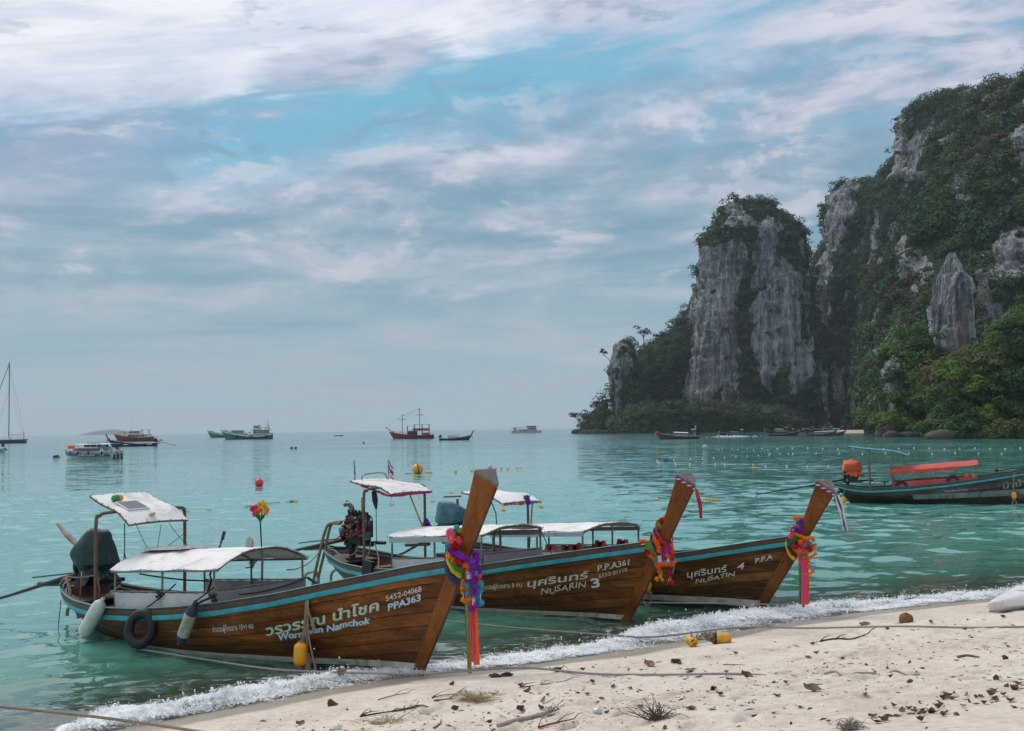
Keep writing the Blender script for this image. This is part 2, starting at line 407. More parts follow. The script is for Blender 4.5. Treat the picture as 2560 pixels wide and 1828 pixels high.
def feet(u, t):
    u, t = np.asarray(u, float), np.asarray(t, float); z = np.zeros(np.broadcast(u, t).shape)
    for fu_, ft_, fa_, k_ in FEET:
        if z.size < 50 and not np.any((np.abs(u-fu_) < .5) & (np.abs(t-ft_) < .5)): continue
        c_, s_ = math.cos(fa_), math.sin(fa_)
        if z.ndim == 2:
            i0, i1 = np.searchsorted(u[:, 0], [fu_-.45, fu_+.45]); q = (slice(i0, i1), slice(None)); uu, tt = u[q]-fu_, t[q]-ft_
        else: q = Ellipsis; uu, tt = u-fu_, t-ft_
        r2 = ((uu*c_+tt*s_)/.15)**2+((tt*c_-uu*s_)/.075)**2
        z[q] += k_*(-.058*np.exp(-r2**1.5*.8)+.016*np.exp(-(np.sqrt(r2)-1.5)**2*4))
    return z
def beach_z(x, y, fine=True):
    u, t = ut(x, y)
    u = np.atleast_1d(u)*1.0 if False else u
    z = np.where(t > 0, .112*t+.004*np.minimum(t, 6)**2*0.4, .115*t)
    if fine: z = z + feet(u, t)
    z = np.where(t < -12, .115*-12 + .06*(t+12), z); z = np.maximum(z, -4.0)
    if fine:
        dry = np.clip((t-.4)/1.5, 0, 1)
        und = .05*pnoise(u*.9, t*1.3, 1.0) + .05*pnoise(u*2.3, t*3.0, 4.0) + .020*np.abs(pnoise(u*4.6, t*5.6, 9.0)) + .006*pnoise(u*10, t*11, 2.0)
        pits = -.075*np.clip(pnoise(u*1.9+9, t*2.6, 7.0)-.22, 0, 1)
        z = z + dry*(und+pits) + .012*pnoise(u*.8, t*.8, 3.0)*np.clip(t+2, 0, 1)
    return z

def build_sand():
    m = bpy.data.materials.new('coral_sand'); m.use_nodes = True; t = NT(m.node_tree); b = t.n['Principled BSDF']
    tc = t.new('ShaderNodeTexCoord').outputs['Object']
    n1 = t.noise(tc, .8, 8, .66); n2 = t.noise(tc, 9, 6, .68); n3 = t.noise(tc, 70, 3, .7)
    c = t.ramp(t.ss(t.add(t.mul(n1, .45), t.mul(n2, .55)), .32, .68), [(0, (.47, .395, .315)), (.5, (.595, .52, .43)), (1, (.68, .61, .525))])
    c = t.mix(t.mul(t.ss(n3, .62, .72), .55), c, (.17, .13, .10))
    c = t.mix(t.mul(t.ss(t.noise(tc, 160, 2, .6), .60, .72), .4), c, (.75, .70, .62))
    wet = t.new('ShaderNodeAttribute', attribute_name='wet').outputs['Fac']
    wet = t.ss(t.add(wet, t.mul(t.sub(t.noise(tc, 1.6, 6, .6), .5), .5)), .3, .62)
    c = t.mix(wet, c, (.31, .255, .195))
    t.l.new(c, b.inputs['Base Color'])
    t.put(b.inputs['Roughness'], t.mix(wet, (.9,)*3, (.28,)*3)); t.put(b.inputs['Specular IOR Level'], t.mix(wet, (.2,)*3, (.5,)*3))
    h = t.add(t.mul(n3, .35), t.add(t.mul(n2, .8), t.mul(t.noise(tc, 28, 4, .6), .6)))
    t.l.new(t.bump(h, t.m('SUBTRACT', .75, t.mul(wet, .6)), .018), b.inputs['Normal'])
    us = np.concatenate([np.linspace(-45, -9, 60)[:-1], np.linspace(-9, 13, 470)[:-1], np.linspace(13, 60, 80)])
    ts = np.concatenate([np.linspace(-40, -3, 50)[:-1], np.linspace(-3, 7.2, 300)[:-1], np.linspace(7.2, 40, 120)])
    U, T = np.meshgrid(us, ts, indexing='ij'); X, Y = xy(U, T); Z = beach_z(X, Y)
    wetv = 1-np.clip((T-.20-.25*pnoise(U*.6, 0, 0))/.85, 0, 1)
    fast_mesh('beach', np.stack([X, Y, Z], -1).reshape(-1, 3), grid_faces(len(us), len(ts))[:, ::-1], m, 'structure', attrs={'wet': ('FLOAT', wetv.ravel())})
build_sand()
def sand_at(px, py):
    """where the view ray of a pixel lands on the beach"""
    d = ray(px, py); lo, hi = 6.0, 60.0
    for _ in range(50):
        m_ = (lo+hi)/2; p = CAMP+d*m_
        if p[2] > float(beach_z(p[0], p[1], False)): lo = m_
        else: hi = m_
    p = CAMP+d*lo; p[2] = float(beach_z(p[0], p[1])); return p

# seabed further out, so that nothing is hollow under the water
def build_seabed():
    g = MB(); g.box((0, 4500, -6.2), (18600, 9400, .3)); g.build('seabed', mat('seabed_sand', (.12, .2, .17), .9), None, smooth=False, kind='structure')
build_seabed()

# ------------------------------------------------------------------ water
_wr = np.random.default_rng(11); WN = 46
WL = np.geomspace(.34, 5.5, WN); WA = .026*WL/(2*PI)*np.where(WL > 2.5, .45, 1.0)
WD = math.atan2(BN[1], BN[0]) + _wr.normal(0, .75, WN); WP = _wr.uniform(0, 2*PI, WN)
def waves(x, y, sp=None):
    h = np.zeros_like(x)
    patch = .75+.9*np.clip(fbm(x*.05, y*.05, 0, 2)+.15, -.4, .6)
    for l, a, d, p in zip(WL, WA, WD, WP):
        w = a if sp is None else a*np.clip((l/sp-2.5)/2, 0, 1)
        h += w*np.sin(2*PI/l*(x*math.cos(d)+y*math.sin(d))+p)
    return h*patch
def build_water():
    rs = np.concatenate([np.geomspace(6.5, 75, 520)[:-1], np.geomspace(75, 9000, 110)]); an = np.radians(np.concatenate([np.linspace(-80, -30, 60)[:-1], np.linspace(-30, 30, 460)[:-1], np.linspace(30, 80, 60)]))
    Rr, A = np.meshgrid(rs, an, indexing='ij'); X, Y = Rr*np.sin(A), Rr*np.cos(A)
    sp = np.maximum(np.gradient(rs)[:, None]*np.ones_like(A), Rr*math.radians(.131))
    U, T = ut(X, Y); off = -T
    Z = waves(X, Y, sp)*np.clip(.25+off*.25, .12, 1)
    depth = -beach_z(X, Y, False)
    depth = np.where(off > 12, 1.4+(off-12)*.06, depth)
    # swell lifting into the little breaker along the beach
    Z = Z + .03*np.exp(-((off-.9)/.5)**2)*np.clip(pnoise(U*.35, 1, 1)+.6, 0, 1.2)
    keep = (T < 4).ravel()
    m = bpy.data.materials.new('sea_water'); m.use_nodes = True; t = NT(m.node_tree); t.n.clear()
    tc = t.new('ShaderNodeNewGeometry').outputs['Position']
    dep = t.new('ShaderNodeAttribute', attribute_name='depth').outputs['Fac']
    offa = t.new('ShaderNodeAttribute', attribute_name='off').outputs['Fac']
    pat = t.noise(t.scale(tc, (.02, .05, 0)), 1, 5, .55)
    c = t.ramp(t.m('MULTIPLY', t.add(dep, t.mul(t.sub(pat, .5), .5)), 1/12, clamp=True), [(0, (.13, .20, .13)), (.03, (.065, .20, .14)), (.08, (.090, .300, .250)), (.25, (.105, .330, .295)), (1, (.045, .20, .195))])
    c = t.mix(t.ss(t.add(dep, t.mul(t.sub(pat, .5), 10.0)), 6, 26), c, (.050, .125, .140))
    cd = t.new('ShaderNodeCameraData').outputs['View Distance']
    # facets of the ripples: slopes drawn from noise, so that they keep their strength at any distance
    geo = t.new('ShaderNodeNewGeometry').outputs['Normal']
    def slope(sc, det, amp):
        v = t.noise(t.scale(tc, sc), 1, det, .6, .3, out=1); return t.scale(t.vm('SUBTRACT', v, (.5, .5, .5)), (amp, amp, 0))
    gust = t.ss(t.noise(t.scale(tc, (.018, .03, 0)), 1, 4, .55), .35, .65, .55, 1.15)
    far = t.ss(cd, 22, 110)
    s1 = slope((3.2, 5.0, 1), 4, .22); s2 = slope((.75, 1.7, 1), 5, .95); s3 = slope((.22, .55, 1), 4, .55)
    mixv = lambda v, f: t.vm('MULTIPLY', v, t.vec(f, f, f))
    nrm = t.vm('ADD', geo, mixv(t.vm('ADD', s1, t.vm('ADD', mixv(s2, t.ss(cd, 14, 70, .25, 1.0)), mixv(s3, far))), gust))
    nrm = t.vm('NORMALIZE', nrm)
    df = t.new('ShaderNodeBsdfDiffuse'); t.l.new(c, df.inputs[0])
    tr = t.new('ShaderNodeBsdfTransparent'); tr.inputs[0].default_value = (.80, .90, .82, 1)
    shallow = t.ss(dep, .50, .0)
    b1 = t.new('ShaderNodeMixShader'); t.l.new(t.mul(shallow, .93), b1.inputs[0]); t.l.new(df.outputs[0], b1.inputs[1]); t.l.new(tr.outputs[0], b1.inputs[2])
    gl = t.new('ShaderNodeBsdfGlossy'); t.put(gl.inputs['Roughness'], t.ss(cd, 15, 400, .03, .10)); t.l.new(nrm, gl.inputs['Normal']); gl.inputs[0].default_value = (.93, 1, .98, 1)
    fr = t.new('ShaderNodeFresnel'); fr.inputs[0].default_value = 1.52; t.l.new(nrm, fr.inputs['Normal'])
    b2 = t.new('ShaderNodeMixShader'); t.l.new(t.m('MULTIPLY', fr.outputs[0], 1.0, clamp=True), b2.inputs[0]); t.l.new(b1.outputs[0], b2.inputs[1]); t.l.new(gl.outputs[0], b2.inputs[2])
    # lace of spent foam near the beach
    lace = t.noise(t.scale(tc, (3.2, 6.5, 1)), 1, 9, .72, 1.6); lace2 = t.noise(t.scale(tc, (.7, 1.2, 1)), 1, 4, .5)
    fm = t.mul(t.ss(t.add(lace, t.mul(lace2, .35)), .70, .84), t.mul(t.ss(offa, 2.6, .3), .8))
    wd = t.new('ShaderNodeBsdfDiffuse'); wd.inputs[0].default_value = (.78, .82, .82, 1)
    b3 = t.new('ShaderNodeMixShader'); t.l.new(fm, b3.inputs[0]); t.l.new(b2.outputs[0], b3.inputs[1]); t.l.new(wd.outputs[0], b3.inputs[2])
    o = t.new('ShaderNodeOutputMaterial'); t.l.new(b3.outputs[0], o.inputs[0])
    F_ = grid_faces(len(rs), len(an)); F_ = F_[keep[F_].all(1)]
    used = np.unique(F_); mp = np.zeros(X.size, int); mp[used] = np.arange(len(used))
    fast_mesh('sea', np.stack([X, Y, Z], -1).reshape(-1, 3)[used], mp[F_][:, ::-1], m, 'structure', attrs={'depth': ('FLOAT', depth.ravel()[used]), 'off': ('FLOAT', np.clip(off, -5, 50).ravel()[used])})
build_water()

# ------------------------------------------------------------------ breaking foam along the beach
def build_foam():
    m = bpy.data.materials.new('foam'); m.use_nodes = True; t = NT(m.node_tree); b = t.n['Principled BSDF']
    tc = t.new('ShaderNodeTexCoord').outputs['Object']
    b.inputs['Base Color'].default_value = (.84, .87, .88, 1); b.inputs['Roughness'].default_value = .55
    al = t.new('ShaderNodeAttribute', attribute_name='thick').outputs['Fac']
    fu = t.new('ShaderNodeAttribute', attribute_name='along').outputs['Fac']; ft = t.new('ShaderNodeAttribute', attribute_name='down').outputs['Fac']
    st = t.noise(t.vec(t.mul(fu, 11.0), t.mul(ft, 3.6), 0.0), 1, 8, .7, 1.2)          # streaks running down the face
    n = t.add(t.mul(t.noise(tc, 24, 9, .74, .8), .50), t.mul(st, .50))
    a = t.mul(t.ss(t.add(al, t.mul(t.sub(n, .5), 2.1)), .44, .82), .93)
    tr = t.new('ShaderNodeBsdfTransparent'); mx = t.new('ShaderNodeMixShader'); t.l.new(a, mx.inputs[0]); t.l.new(tr.outputs[0], mx.inputs[1]); t.l.new(b.outputs[0], mx.inputs[2])
    t.l.new(t.bump(t.noise(tc, 45, 6, .7), .6, .02), b.inputs['Normal'])
    t.l.new(mx.outputs[0], t.n['Material Output'].inputs[0])
    def ribbon(name, u0, u1, wid, hgt, inset, seed, mod=None):
        us = np.arange(u0, u1, .018); vs = np.linspace(0, 1, 46); Ug, Vg = np.meshgrid(us, vs, indexing='ij')
        fade = np.clip((Ug-u0)/.9, 0, 1)*np.clip((u1-Ug)/.9, 0, 1)
        md = np.interp(Ug, *mod) if mod else np.ones_like(Ug)
        wv = wid*(.75+.5*pnoise(Ug*.9, seed, 0)+.25*pnoise(Ug*3, seed, 3))*np.clip(fade*1.4, .25, 1)
        T = inset + .12*pnoise(Ug*.8, seed, 9) + .08*pnoise(Ug*2.7, seed, 5) - (1-Vg)*wv
        prof = np.interp(Vg, [0, .08, .2, .38, .62, .85, 1], [.0, .55, 1, .72, .40, .2, .03])
        hh = hgt*fade*(.65+.6*np.clip(pnoise(Ug*.7, seed, 21)+.3, 0, 1)+.35*pnoise(Ug*3.3, seed, 2))
        Z = prof*hh*md
        X, Y = xy(Ug, T)
        n1 = fbm(X*5, Y*5, Z*5+seed, 4, .6); n2 = fbm(X*19, Y*19, seed, 3, .6)
        rough = np.clip(prof*1.6, .15, 1)*fade
        Z = Z + rough*(np.abs(n1)*.026+n2*.008)
        X = X + rough*.05*fbm(X*9, Y*9, 31+seed, 3); Y = Y + rough*.05*fbm(X*9, Y*9, 57+seed, 3)
        base = np.maximum(beach_z(X, Y, False), .0)
        thick = np.interp(Vg, [0, .06, .2, .45, .7, .9, 1], [.1, .55, .90, .68, .52, .38, .10])*np.clip(fade*1.5, 0, 1)*(.55+.45*md)+.30*pnoise(Ug*1.6, Vg*2.0, seed)-.02
        P = np.stack([X, Y, Z+base+.012], -1)
        ob = fast_mesh(name, P.reshape(-1, 3), grid_faces(len(us), len(vs))[:, ::-1], m, 'stuff', attrs={'thick': ('FLOAT', thick.ravel()), 'along': ('FLOAT', Ug.ravel()), 'down': ('FLOAT', (T+Z*1.2).ravel())})
        # feathery froth: thousands of small flakes of foam standing on the crest and sliding down its face
        rf = np.random.default_rng(int(seed*7)); nf = int((u1-u0)*5200*min(1, hgt/.12)); ii = rf.integers(0, len(us), nf); jj = np.clip((rf.beta(1.3, 2.6, nf)*len(vs)).astype(int), 1, len(vs)-1)
        keep_ = rf.random(nf) < np.clip(thick[ii, jj]*1.15*(md[ii, jj]), 0, 1)*np.clip(.5+1.6*pnoise(us[ii]*3.0, vs[jj]*4, seed+3), .05, 1); ii, jj = ii[keep_], jj[keep_]
        c0 = P[ii, jj]+rf.normal(0, .014, (len(ii), 3)); c0[:, 2] += np.abs(rf.normal(0, 1, len(ii)))*(.004+.020*prof[ii, jj]*fade[ii, jj]*np.clip(md[ii, jj], 0, 1))
        a_ = rf.normal(size=(len(ii), 3)); a_[:, 2] = np.abs(a_[:, 2])*1.3; a_ /= np.linalg.norm(a_, axis=1)[:, None]; b_ = np.cross(a_, rf.normal(size=(len(ii), 3))); b_ /= np.linalg.norm(b_, axis=1)[:, None]+1e-9
        la = (rf.exponential(.0055, len(ii))+.0035)[:, None]; lb = la*rf.uniform(.35, .8, (len(ii), 1)); F4 = np.stack([c0-a_*la, c0-b_*lb, c0+a_*la, c0+b_*lb], 1).reshape(-1, 3)
        fast_mesh('froth', F4, np.arange(len(F4)).reshape(-1, 4), mat('froth_white', (.86, .88, .885), .5, .06, 8, trans=.5), 'stuff', ob, smooth=False)
        # drops thrown off the crest
        g = MB(); rr = np.random.default_rng(int(seed*10))
        for _ in range(int((u1-u0)*16)):
            i = int(rr.integers(0, len(us))); j = int(rr.integers(3, 16)); p = P[i, j]; r = rr.exponential(.0035)+.003; hgt_ = rr.exponential(.055)*fade[i, j]
            g.ball((p[0]+rr.normal(0, .05), p[1]+rr.normal(0, .05), p[2]+hgt_), min(r, .014), 5, 4)
        g.build('spray', mat('water_drop', (.85, .9, .9), .15), ob, kind='stuff')
        return ob
    ribbon('foam', -7.2, -2.25, .76, .13, .05, 1.3)
    ribbon('foam', -.9, 12.5, 1.10, .15, .12, 4.7, ([-1, .3, 1.6, 3, 6, 8, 11, 13], [.25, .45, .9, 1.1, 1.0, .55, .45, .5]))
    ribbon('foam', 1.2, 5.8, .6, .13, -.42, 8.1)
    ribbon('foam', -2.9, 1.4, 1.0, .045, .22, 6.2)
    ribbon('foam', -7.5, 13.0, 1.3, .02, .34, 9.4)
build_foam()

def build_haze():
    g = MB(); g.box((0, 4600, 158), (19000, 9800, 333)); o = g.build('haze', None, None, smooth=False, kind='stuff')
    m = bpy.data.materials.new('haze_air'); m.use_nodes = True; t = NT(m.node_tree); t.n.clear(); v = t.new('ShaderNodeVolumePrincipled'); v.inputs['Color'].default_value = (.80, .92, 1.0, 1); v.inputs['Density'].default_value = .00009; v.inputs['Anisotropy'].default_value = .1
    ou = t.new('ShaderNodeOutputMaterial'); t.l.new(v.outputs[0], ou.inputs['Volume']); o.data.materials.append(m); m.cycles.homogeneous_volume = True
build_haze()
# ================================================================== limestone cliffs and the forest on them
ZX = lambda x, y: (1400+.5973*x, 150+.5973*y)
def in_poly(px, py, poly):
    px, py = np.asarray(px), np.asarray(py); r = np.zeros(px.shape, bool); n = len(poly)
    for i in range(n):
        x0, y0 = poly[i]; x1, y1 = poly[(i+1) % n]
        c = ((y0 > py) != (y1 > py)) & (px < (x1-x0)*(py-y0)/((y1-y0) if y1 != y0 else 1e-9)+x0); r ^= c
    return r
def rock_mat():
    m = bpy.data.materials.new('limestone'); m.use_nodes = True; t = NT(m.node_tree); b = t.n['Principled BSDF']
    P = t.new('ShaderNodeTexCoord').outputs['Object']
    fac = t.new('ShaderNodeAttribute', attribute_name='rock').outputs['Fac']
    st = t.noise(t.scale(P, (.30, .30, .022)), 1, 9, .66, .6)       # dark and pale runs down the face
    st2 = t.noise(t.scale(P, (1.3, 1.3, .09)), 1, 7, .65, .3)
    bl = t.noise(t.scale(P, (.05, .05, .035)), 1, 6, .6)
    f = t.add(t.mul(st, .5), t.add(t.mul(st2, .3), t.mul(bl, .25)))
    c = t.ramp(t.ss(f, .40, .67), [(0, (.042, .047, .052)), (.3, (.145, .158, .168)), (.62, (.29, .305, .31)), (1, (.52, .52, .50))])
    rust = t.mul(t.ss(t.noise(t.scale(P, (.10, .10, .03)), 1, 6, .62), .56, .70), .55)
    c = t.mix(rust, c, (.33, .205, .135))
    crack = t.ss(t.noise(t.scale(P, (.5, .5, .06)), 1, 9, .75, 2.2), .40, .34)
    c = t.mix(t.mul(crack, .6), c, (.022, .024, .024))
    moss = t.ss(t.noise(t.scale(P, (.12, .12, .12)), 1, 8, .7), .54, .64)
    c = t.mix(t.mul(moss, .6), c, (.03, .05, .026))
    g = t.noise(P, .5, 6, .7); green = t.mix(t.ss(g, .35, .65), (.014, .032, .016), (.038, .065, .026))
    fac2 = t.ss(t.add(fac, t.mul(t.sub(t.noise(P, .35, 6, .7), .5), .9)), .38, .55)
    t.l.new(t.mix(fac2, green, c), b.inputs['Base Color']); b.inputs['Roughness'].default_value = .9; b.inputs['Specular IOR Level'].default_value = .15
    h = t.add(t.mul(st, 1.0), t.add(t.mul(st2, .5), t.mul(t.noise(P, .8, 7, .7), .5)))
    t.l.new(t.bump(h, .9, 2.2), b.inputs['Normal'])
    return m
ROCK = rock_mat()
def leaf_mat():
    m = bpy.data.materials.new('foliage'); m.use_nodes = True; t = NT(m.node_tree); b = t.n['Principled BSDF']
    c = t.new('ShaderNodeAttribute', attribute_name='leaf').outputs['Color']
    P = t.new('ShaderNodeTexCoord').outputs['Object']
    c = t.mix(t.ss(t.noise(P, 1.1, 4, .6), .3, .7), t.mix(1.0, c, (.55, .6, .6), 'MULTIPLY'), c)
    t.l.new(c, b.inputs['Base Color']); b.inputs['Roughness'].default_value = .7; b.inputs['Specular IOR Level'].default_value = .2
    tr = t.new('ShaderNodeBsdfTranslucent'); t.l.new(c, tr.inputs[0]); mx = t.new('ShaderNodeMixShader'); mx.inputs[0].default_value = .22
    t.l.new(b.outputs[0], mx.inputs[1]); t.l.new(tr.outputs[0], mx.inputs[2]); t.l.new(mx.outputs[0], t.n['Material Output'].inputs[0])
    return m
LEAF = leaf_mat()
PAL = 1.4*np.array([(.024, .062, .030), (.030, .075, .034), (.042, .088, .030), (.060, .10, .032), (.036, .082, .046), (.070, .085, .034), (.085, .066, .038), (.030, .070, .036)])
PAL_NEAR = 1.65*np.array([(.028, .070, .018), (.040, .095, .020), (.065, .125, .022), (.105, .150, .024), (.024, .055, .018), (.085, .095, .026), (.11, .075, .03)])
def crowns(C, Rr, hue, K, card, rng, flat=.8):
    """leaf cards for many crowns at once -> vertices, quads, colours"""
    n = len(C); d = rng.normal(size=(n, K, 3)); d[..., 2] = np.abs(d[..., 2])*1.0-.35*rng.random((n, K)); d /= np.linalg.norm(d, axis=2)[..., None]
    lump = 1+.42*pnoise(d[..., 0]*1.7+C[:, None, 0]*.31, d[..., 1]*1.7+C[:, None, 1]*.31, d[..., 2]*1.7+C[:, None, 2]*.31)
    rr = Rr[:, None]*(.62+.42*np.sqrt(rng.random((n, K))))*lump
    P = C[:, None, :]+d*rr[..., None]*np.array([1, 1, flat])
    nn = d+rng.normal(size=d.shape)*.34; nn[..., 2] += .35; nn /= np.linalg.norm(nn, axis=2)[..., None]
    u = np.cross(nn, rng.normal(size=d.shape)); u /= np.linalg.norm(u, axis=2)[..., None]+1e-9; w = np.cross(nn, u)
    s = card*(.6+.8*rng.random((n, K)))[..., None]
    k1, k2 = 1+.5*(rng.random((n, K, 1))-.5), .55+.4*rng.random((n, K, 1))
    V = np.stack([P-u*s*k1, P-w*s*k2, P+u*s, P+w*s*k2*k1], 2)          # lozenge leaves
    col = hue[:, None, :]*(.72+.56*rng.random((n, K, 1)))
    col = np.repeat(col[:, :, None, :], 4, 2)
    return V.reshape(-1, 3), col.reshape(-1, 3)
FOREST = {'far': [], 'near': []}
def add_forest(bucket, C, Rr, hue, K, card, rng, flat=.8):
    FOREST[bucket].append(crowns(C, Rr, hue, K, card, rng, flat))

CLIFFS = {}
def cliff(name, rows, D, b, polys=(), n_th=150, n_z=110, amp=3.2, veg=1.0, bare=.22, K=64, Rv=(1.7, 4.4), card=.50, near=False, base_z=-3.0, seed=1.0, sq=.75, dens=.072, allrock=False, inset=2.6, gully=0.0):
    """stacked super-ellipses. rows: (y, left, right[, distance]) read off the photograph's outline at distance D"""
    R_ = []
    for r in rows:
        Y = r[3] if len(r) > 3 else D
        a0 = aty(*ZX(r[1], r[0]), Y); a1 = aty(*ZX(r[2], r[0]), Y); w_ = min(inset, (a1[0]-a0[0])*.3); R_.append((a0[2]*.5+a1[2]*.5-inset*.8*(r is rows[0]), a0[0]+w_, a1[0]-w_, Y))
    R_ = np.array(R_)[np.argsort([r[0] for r in R_])]
    z0, z1 = min(base_z, R_[0, 0]), R_[-1, 0]
    zs = z0+(z1-z0)*np.sin(np.linspace(0, PI/2, n_z))**.9; zs[-1] = z1
    xl, xr, Yc = (np.interp(zs, R_[:, 0], R_[:, k]) for k in (1, 2, 3))
    th = np.linspace(0, 2*PI, n_th, endpoint=False)
    Zg, Tg = np.meshgrid(zs, th, indexing='ij')
    cx, ax = (xl+xr)/2, (xr-xl)/2
    top = np.clip((z1-zs)/(.16*(z1-z0)), 0, 1)**.5
    bb = np.minimum(b, ax*1.3+4)*(.15+.85*top)
    ct, sn = np.cos(Tg), np.sin(Tg)
    X = cx[:, None]+ax[:, None]*np.sign(ct)*np.abs(ct)**sq; Y = Yc[:, None]+bb[:, None]*np.sign(sn)*np.abs(sn)**sq
    hx, hy = X/1.0, Y/1.0
    flute = fbm(hx*.075+seed, hy*.075, Zg*.012, 4, .55)*amp*1.3 + np.abs(fbm(hx*.22, hy*.22+seed, Zg*.05, 4, .6))*amp*1.15
    ledge = fbm(hx*.03, hy*.03, Zg*.10+seed, 3, .5)*amp*.9 + np.abs(fbm(hx*.05, hy*.05, Zg*.24+seed, 3, .6))*amp*.6
    rough = fbm(hx*.35, hy*.35, Zg*.3, 4, .62)*amp*.42
    gul = fbm(hx*.024+seed*3, hy*.024, Zg*.010, 3, .5)*gully
    disp = (flute+ledge+rough+gul)*(.35+.65*np.clip(ax/8, 0, 1))[:, None]
    nx, ny = ct, sn*1.0
    X = X+nx*disp; Y = Y+ny*disp; Z = Zg+(ledge*.5+rough)*np.clip((Zg-z0)/8, 0, 1)
    V = np.stack([X, Y, Z], -1)
    top_c = V[-1].mean(0); V[-1] = top_c+(V[-1]-top_c)*.25
    # which part is bare rock: polygons on the face (world x, z) plus noise
    Pz = [[(aty(*ZX(*q), D)[0], aty(*ZX(*q), D)[2]) for q in pl] for pl in polys]
    def rockf(x, y, z):
        k = D/np.maximum(y, 1.0); xx, zz = x*k, 3.3+(z-3.3)*k       # outline seen from the beach
        wob = 11.0*fbm(x*.07, z*.07, seed, 5, .6), 11.0*fbm(x*.07, z*.07, seed+9, 5, .6)
        s = np.zeros(x.shape)
        for pl in Pz:
            s = np.maximum(s, in_poly(xx+wob[0]*.5, zz+wob[1]*.5, pl).astype(float))
        nz_ = fbm(x*.055+seed, y*.055, z*.022, 4, .55)
        s = np.maximum(s, np.clip((nz_-bare)/.12, 0, 1)*.9)
        if allrock: s = np.clip(np.maximum(s, .95-np.clip((nz_-.34)/.1, 0, 1)*.9), 0, 1)
        return s
    rk = rockf(V[..., 0], V[..., 1], V[..., 2])
    o = fast_mesh(name, V.reshape(-1, 3), grid_faces(n_z, n_th, True), ROCK, 'structure', attrs={'rock': ('FLOAT', rk.ravel())})
    # vegetation
    rng = np.random.default_rng(int(seed*100)+5)
    A, B_, C_, D_ = V[:-1, :], V[1:, :], np.roll(V, -1, 1)[1:, :], np.roll(V, -1, 1)[:-1, :]
    cr_ = np.cross(C_-A, B_-D_); area = .5*np.linalg.norm(cr_, axis=2); nrm = cr_/(2*area[..., None]+1e-9)
    cen = (A+B_+C_+D_)/4
    vis = (nrm[..., 1]*-1 > -.35) | (nrm[..., 2] > .3)                 # skip the far back
    out = cen - np.stack([cx[:-1, None]+0*cen[..., 0], Yc[:-1, None]+0*cen[..., 0], cen[..., 2]], -1)
    p = area*dens*veg*vis*(cen[..., 2] > 1.0)*np.where(rk[:-1] > .5, .045, 1.0)
    cnt = rng.poisson(p); idx = np.repeat(np.arange(p.size), cnt.ravel())
    c3 = cen.reshape(-1, 3)[idx]; n3 = nrm.reshape(-1, 3)[idx]; n3 = np.where((n3*out.reshape(-1, 3)[idx]).sum(1)[:, None] < 0, -n3, n3)
    Rc = Rv[0]+(Rv[1]-Rv[0])*rng.random(len(idx))**1.5*np.where(rng.random(len(idx)) < .10, 1.5, 1)
    rr_ = rk[:-1].reshape(-1)[idx]; Rc = np.where(rr_ > .5, Rc*rng.uniform(.2, .7, len(idx)), Rc)
    c3 = c3+rng.normal(0, 1.0, c3.shape)+n3*Rc[:, None]*.25+np.array([0, 0, .2])*Rc[:, None]
    pal = PAL_NEAR if near else PAL
    zone = fbm(c3[:, 0]*.04, c3[:, 1]*.04, c3[:, 2]*.04, 3)*1.7+rng.normal(0, .26, len(idx))-.12
    q = np.clip(((zone+1)/2*len(pal)), 0, len(pal)-1e-3); hue = pal[q.astype(int)]*(.50+.85*rng.random((len(idx), 1))**1.3)
    add_forest('near' if near else 'far', c3, Rc, hue, K, card, rng)
    CLIFFS[name+str(seed)] = (V, rk); return o

# the sea pillar and its shoulder
cliff('cliff', [(568, 765, 800), (590, 715, 850), (620, 672, 900), (680, 637, 955), (760, 594, 1012), (850, 578, 1028), (930, 568, 1040), (1040, 546, 1055), (1150, 530, 1072), (1300, 517, 1090), (1450, 490, 1105), (1560, 470, 1120)], 720, 36,
      [[(590, 775), (745, 750), (772, 850), (735, 1000), (738, 1100), (748, 1200), (740, 1300), (715, 1330), (650, 1390), (640, 1440), (560, 1435), (505, 1400), (515, 1250), (535, 1100), (560, 950), (572, 850)],
       [(690, 1330), (735, 1340), (735, 1440), (690, 1440)], [(700, 610), (760, 600), (830, 690), (760, 720), (700, 690)]], n_th=300, n_z=190, seed=1.0, bare=.10, inset=3.2, dens=.055)
cliff('cliff', [(798, 885, 905), (830, 874, 955), (900, 862, 1000), (960, 850, 1010), (1000, 815, 1018), (1100, 795, 1030), (1200, 790, 1045), (1300, 800, 1060), (1400, 835, 1060), (1460, 850, 1050), (1560, 850, 1060)], 688, 16,
      [[(880, 800), (950, 825), (1000, 880), (1010, 960), (990, 1000), (1020, 1100), (1060, 1290), (1040, 1330), (1000, 1410), (960, 1380), (950, 1250), (900, 1300), (890, 1400), (850, 1370), (820, 1280), (785, 1200), (795, 1000), (860, 920)]], n_th=190, n_z=140, seed=2.0, bare=.14, amp=2.8, inset=1.0)
cliff('cliff', [(1166, 240, 290), (1200, 217, 320), (1300, 198, 345), (1400, 203, 360), (1560, 203, 380)], 700, 26,
      [[(210, 1185), (258, 1165), (256, 1230), (222, 1290), (228, 1400), (220, 1550), (198, 1550), (190, 1320)]], n_th=110, n_z=80, seed=3.0, amp=2.0, inset=1.8)
cliff('cliff', [(1030, 530, 570), (1075, 500, 600), (1110, 478, 620), (1160, 440, 640), (1200, 395, 660), (1235, 320, 680), (1300, 300, 690), (1400, 285, 700), (1560, 270, 720)], 745, 30, n_th=100, n_z=60, seed=4.0, amp=2.0, bare=.5)
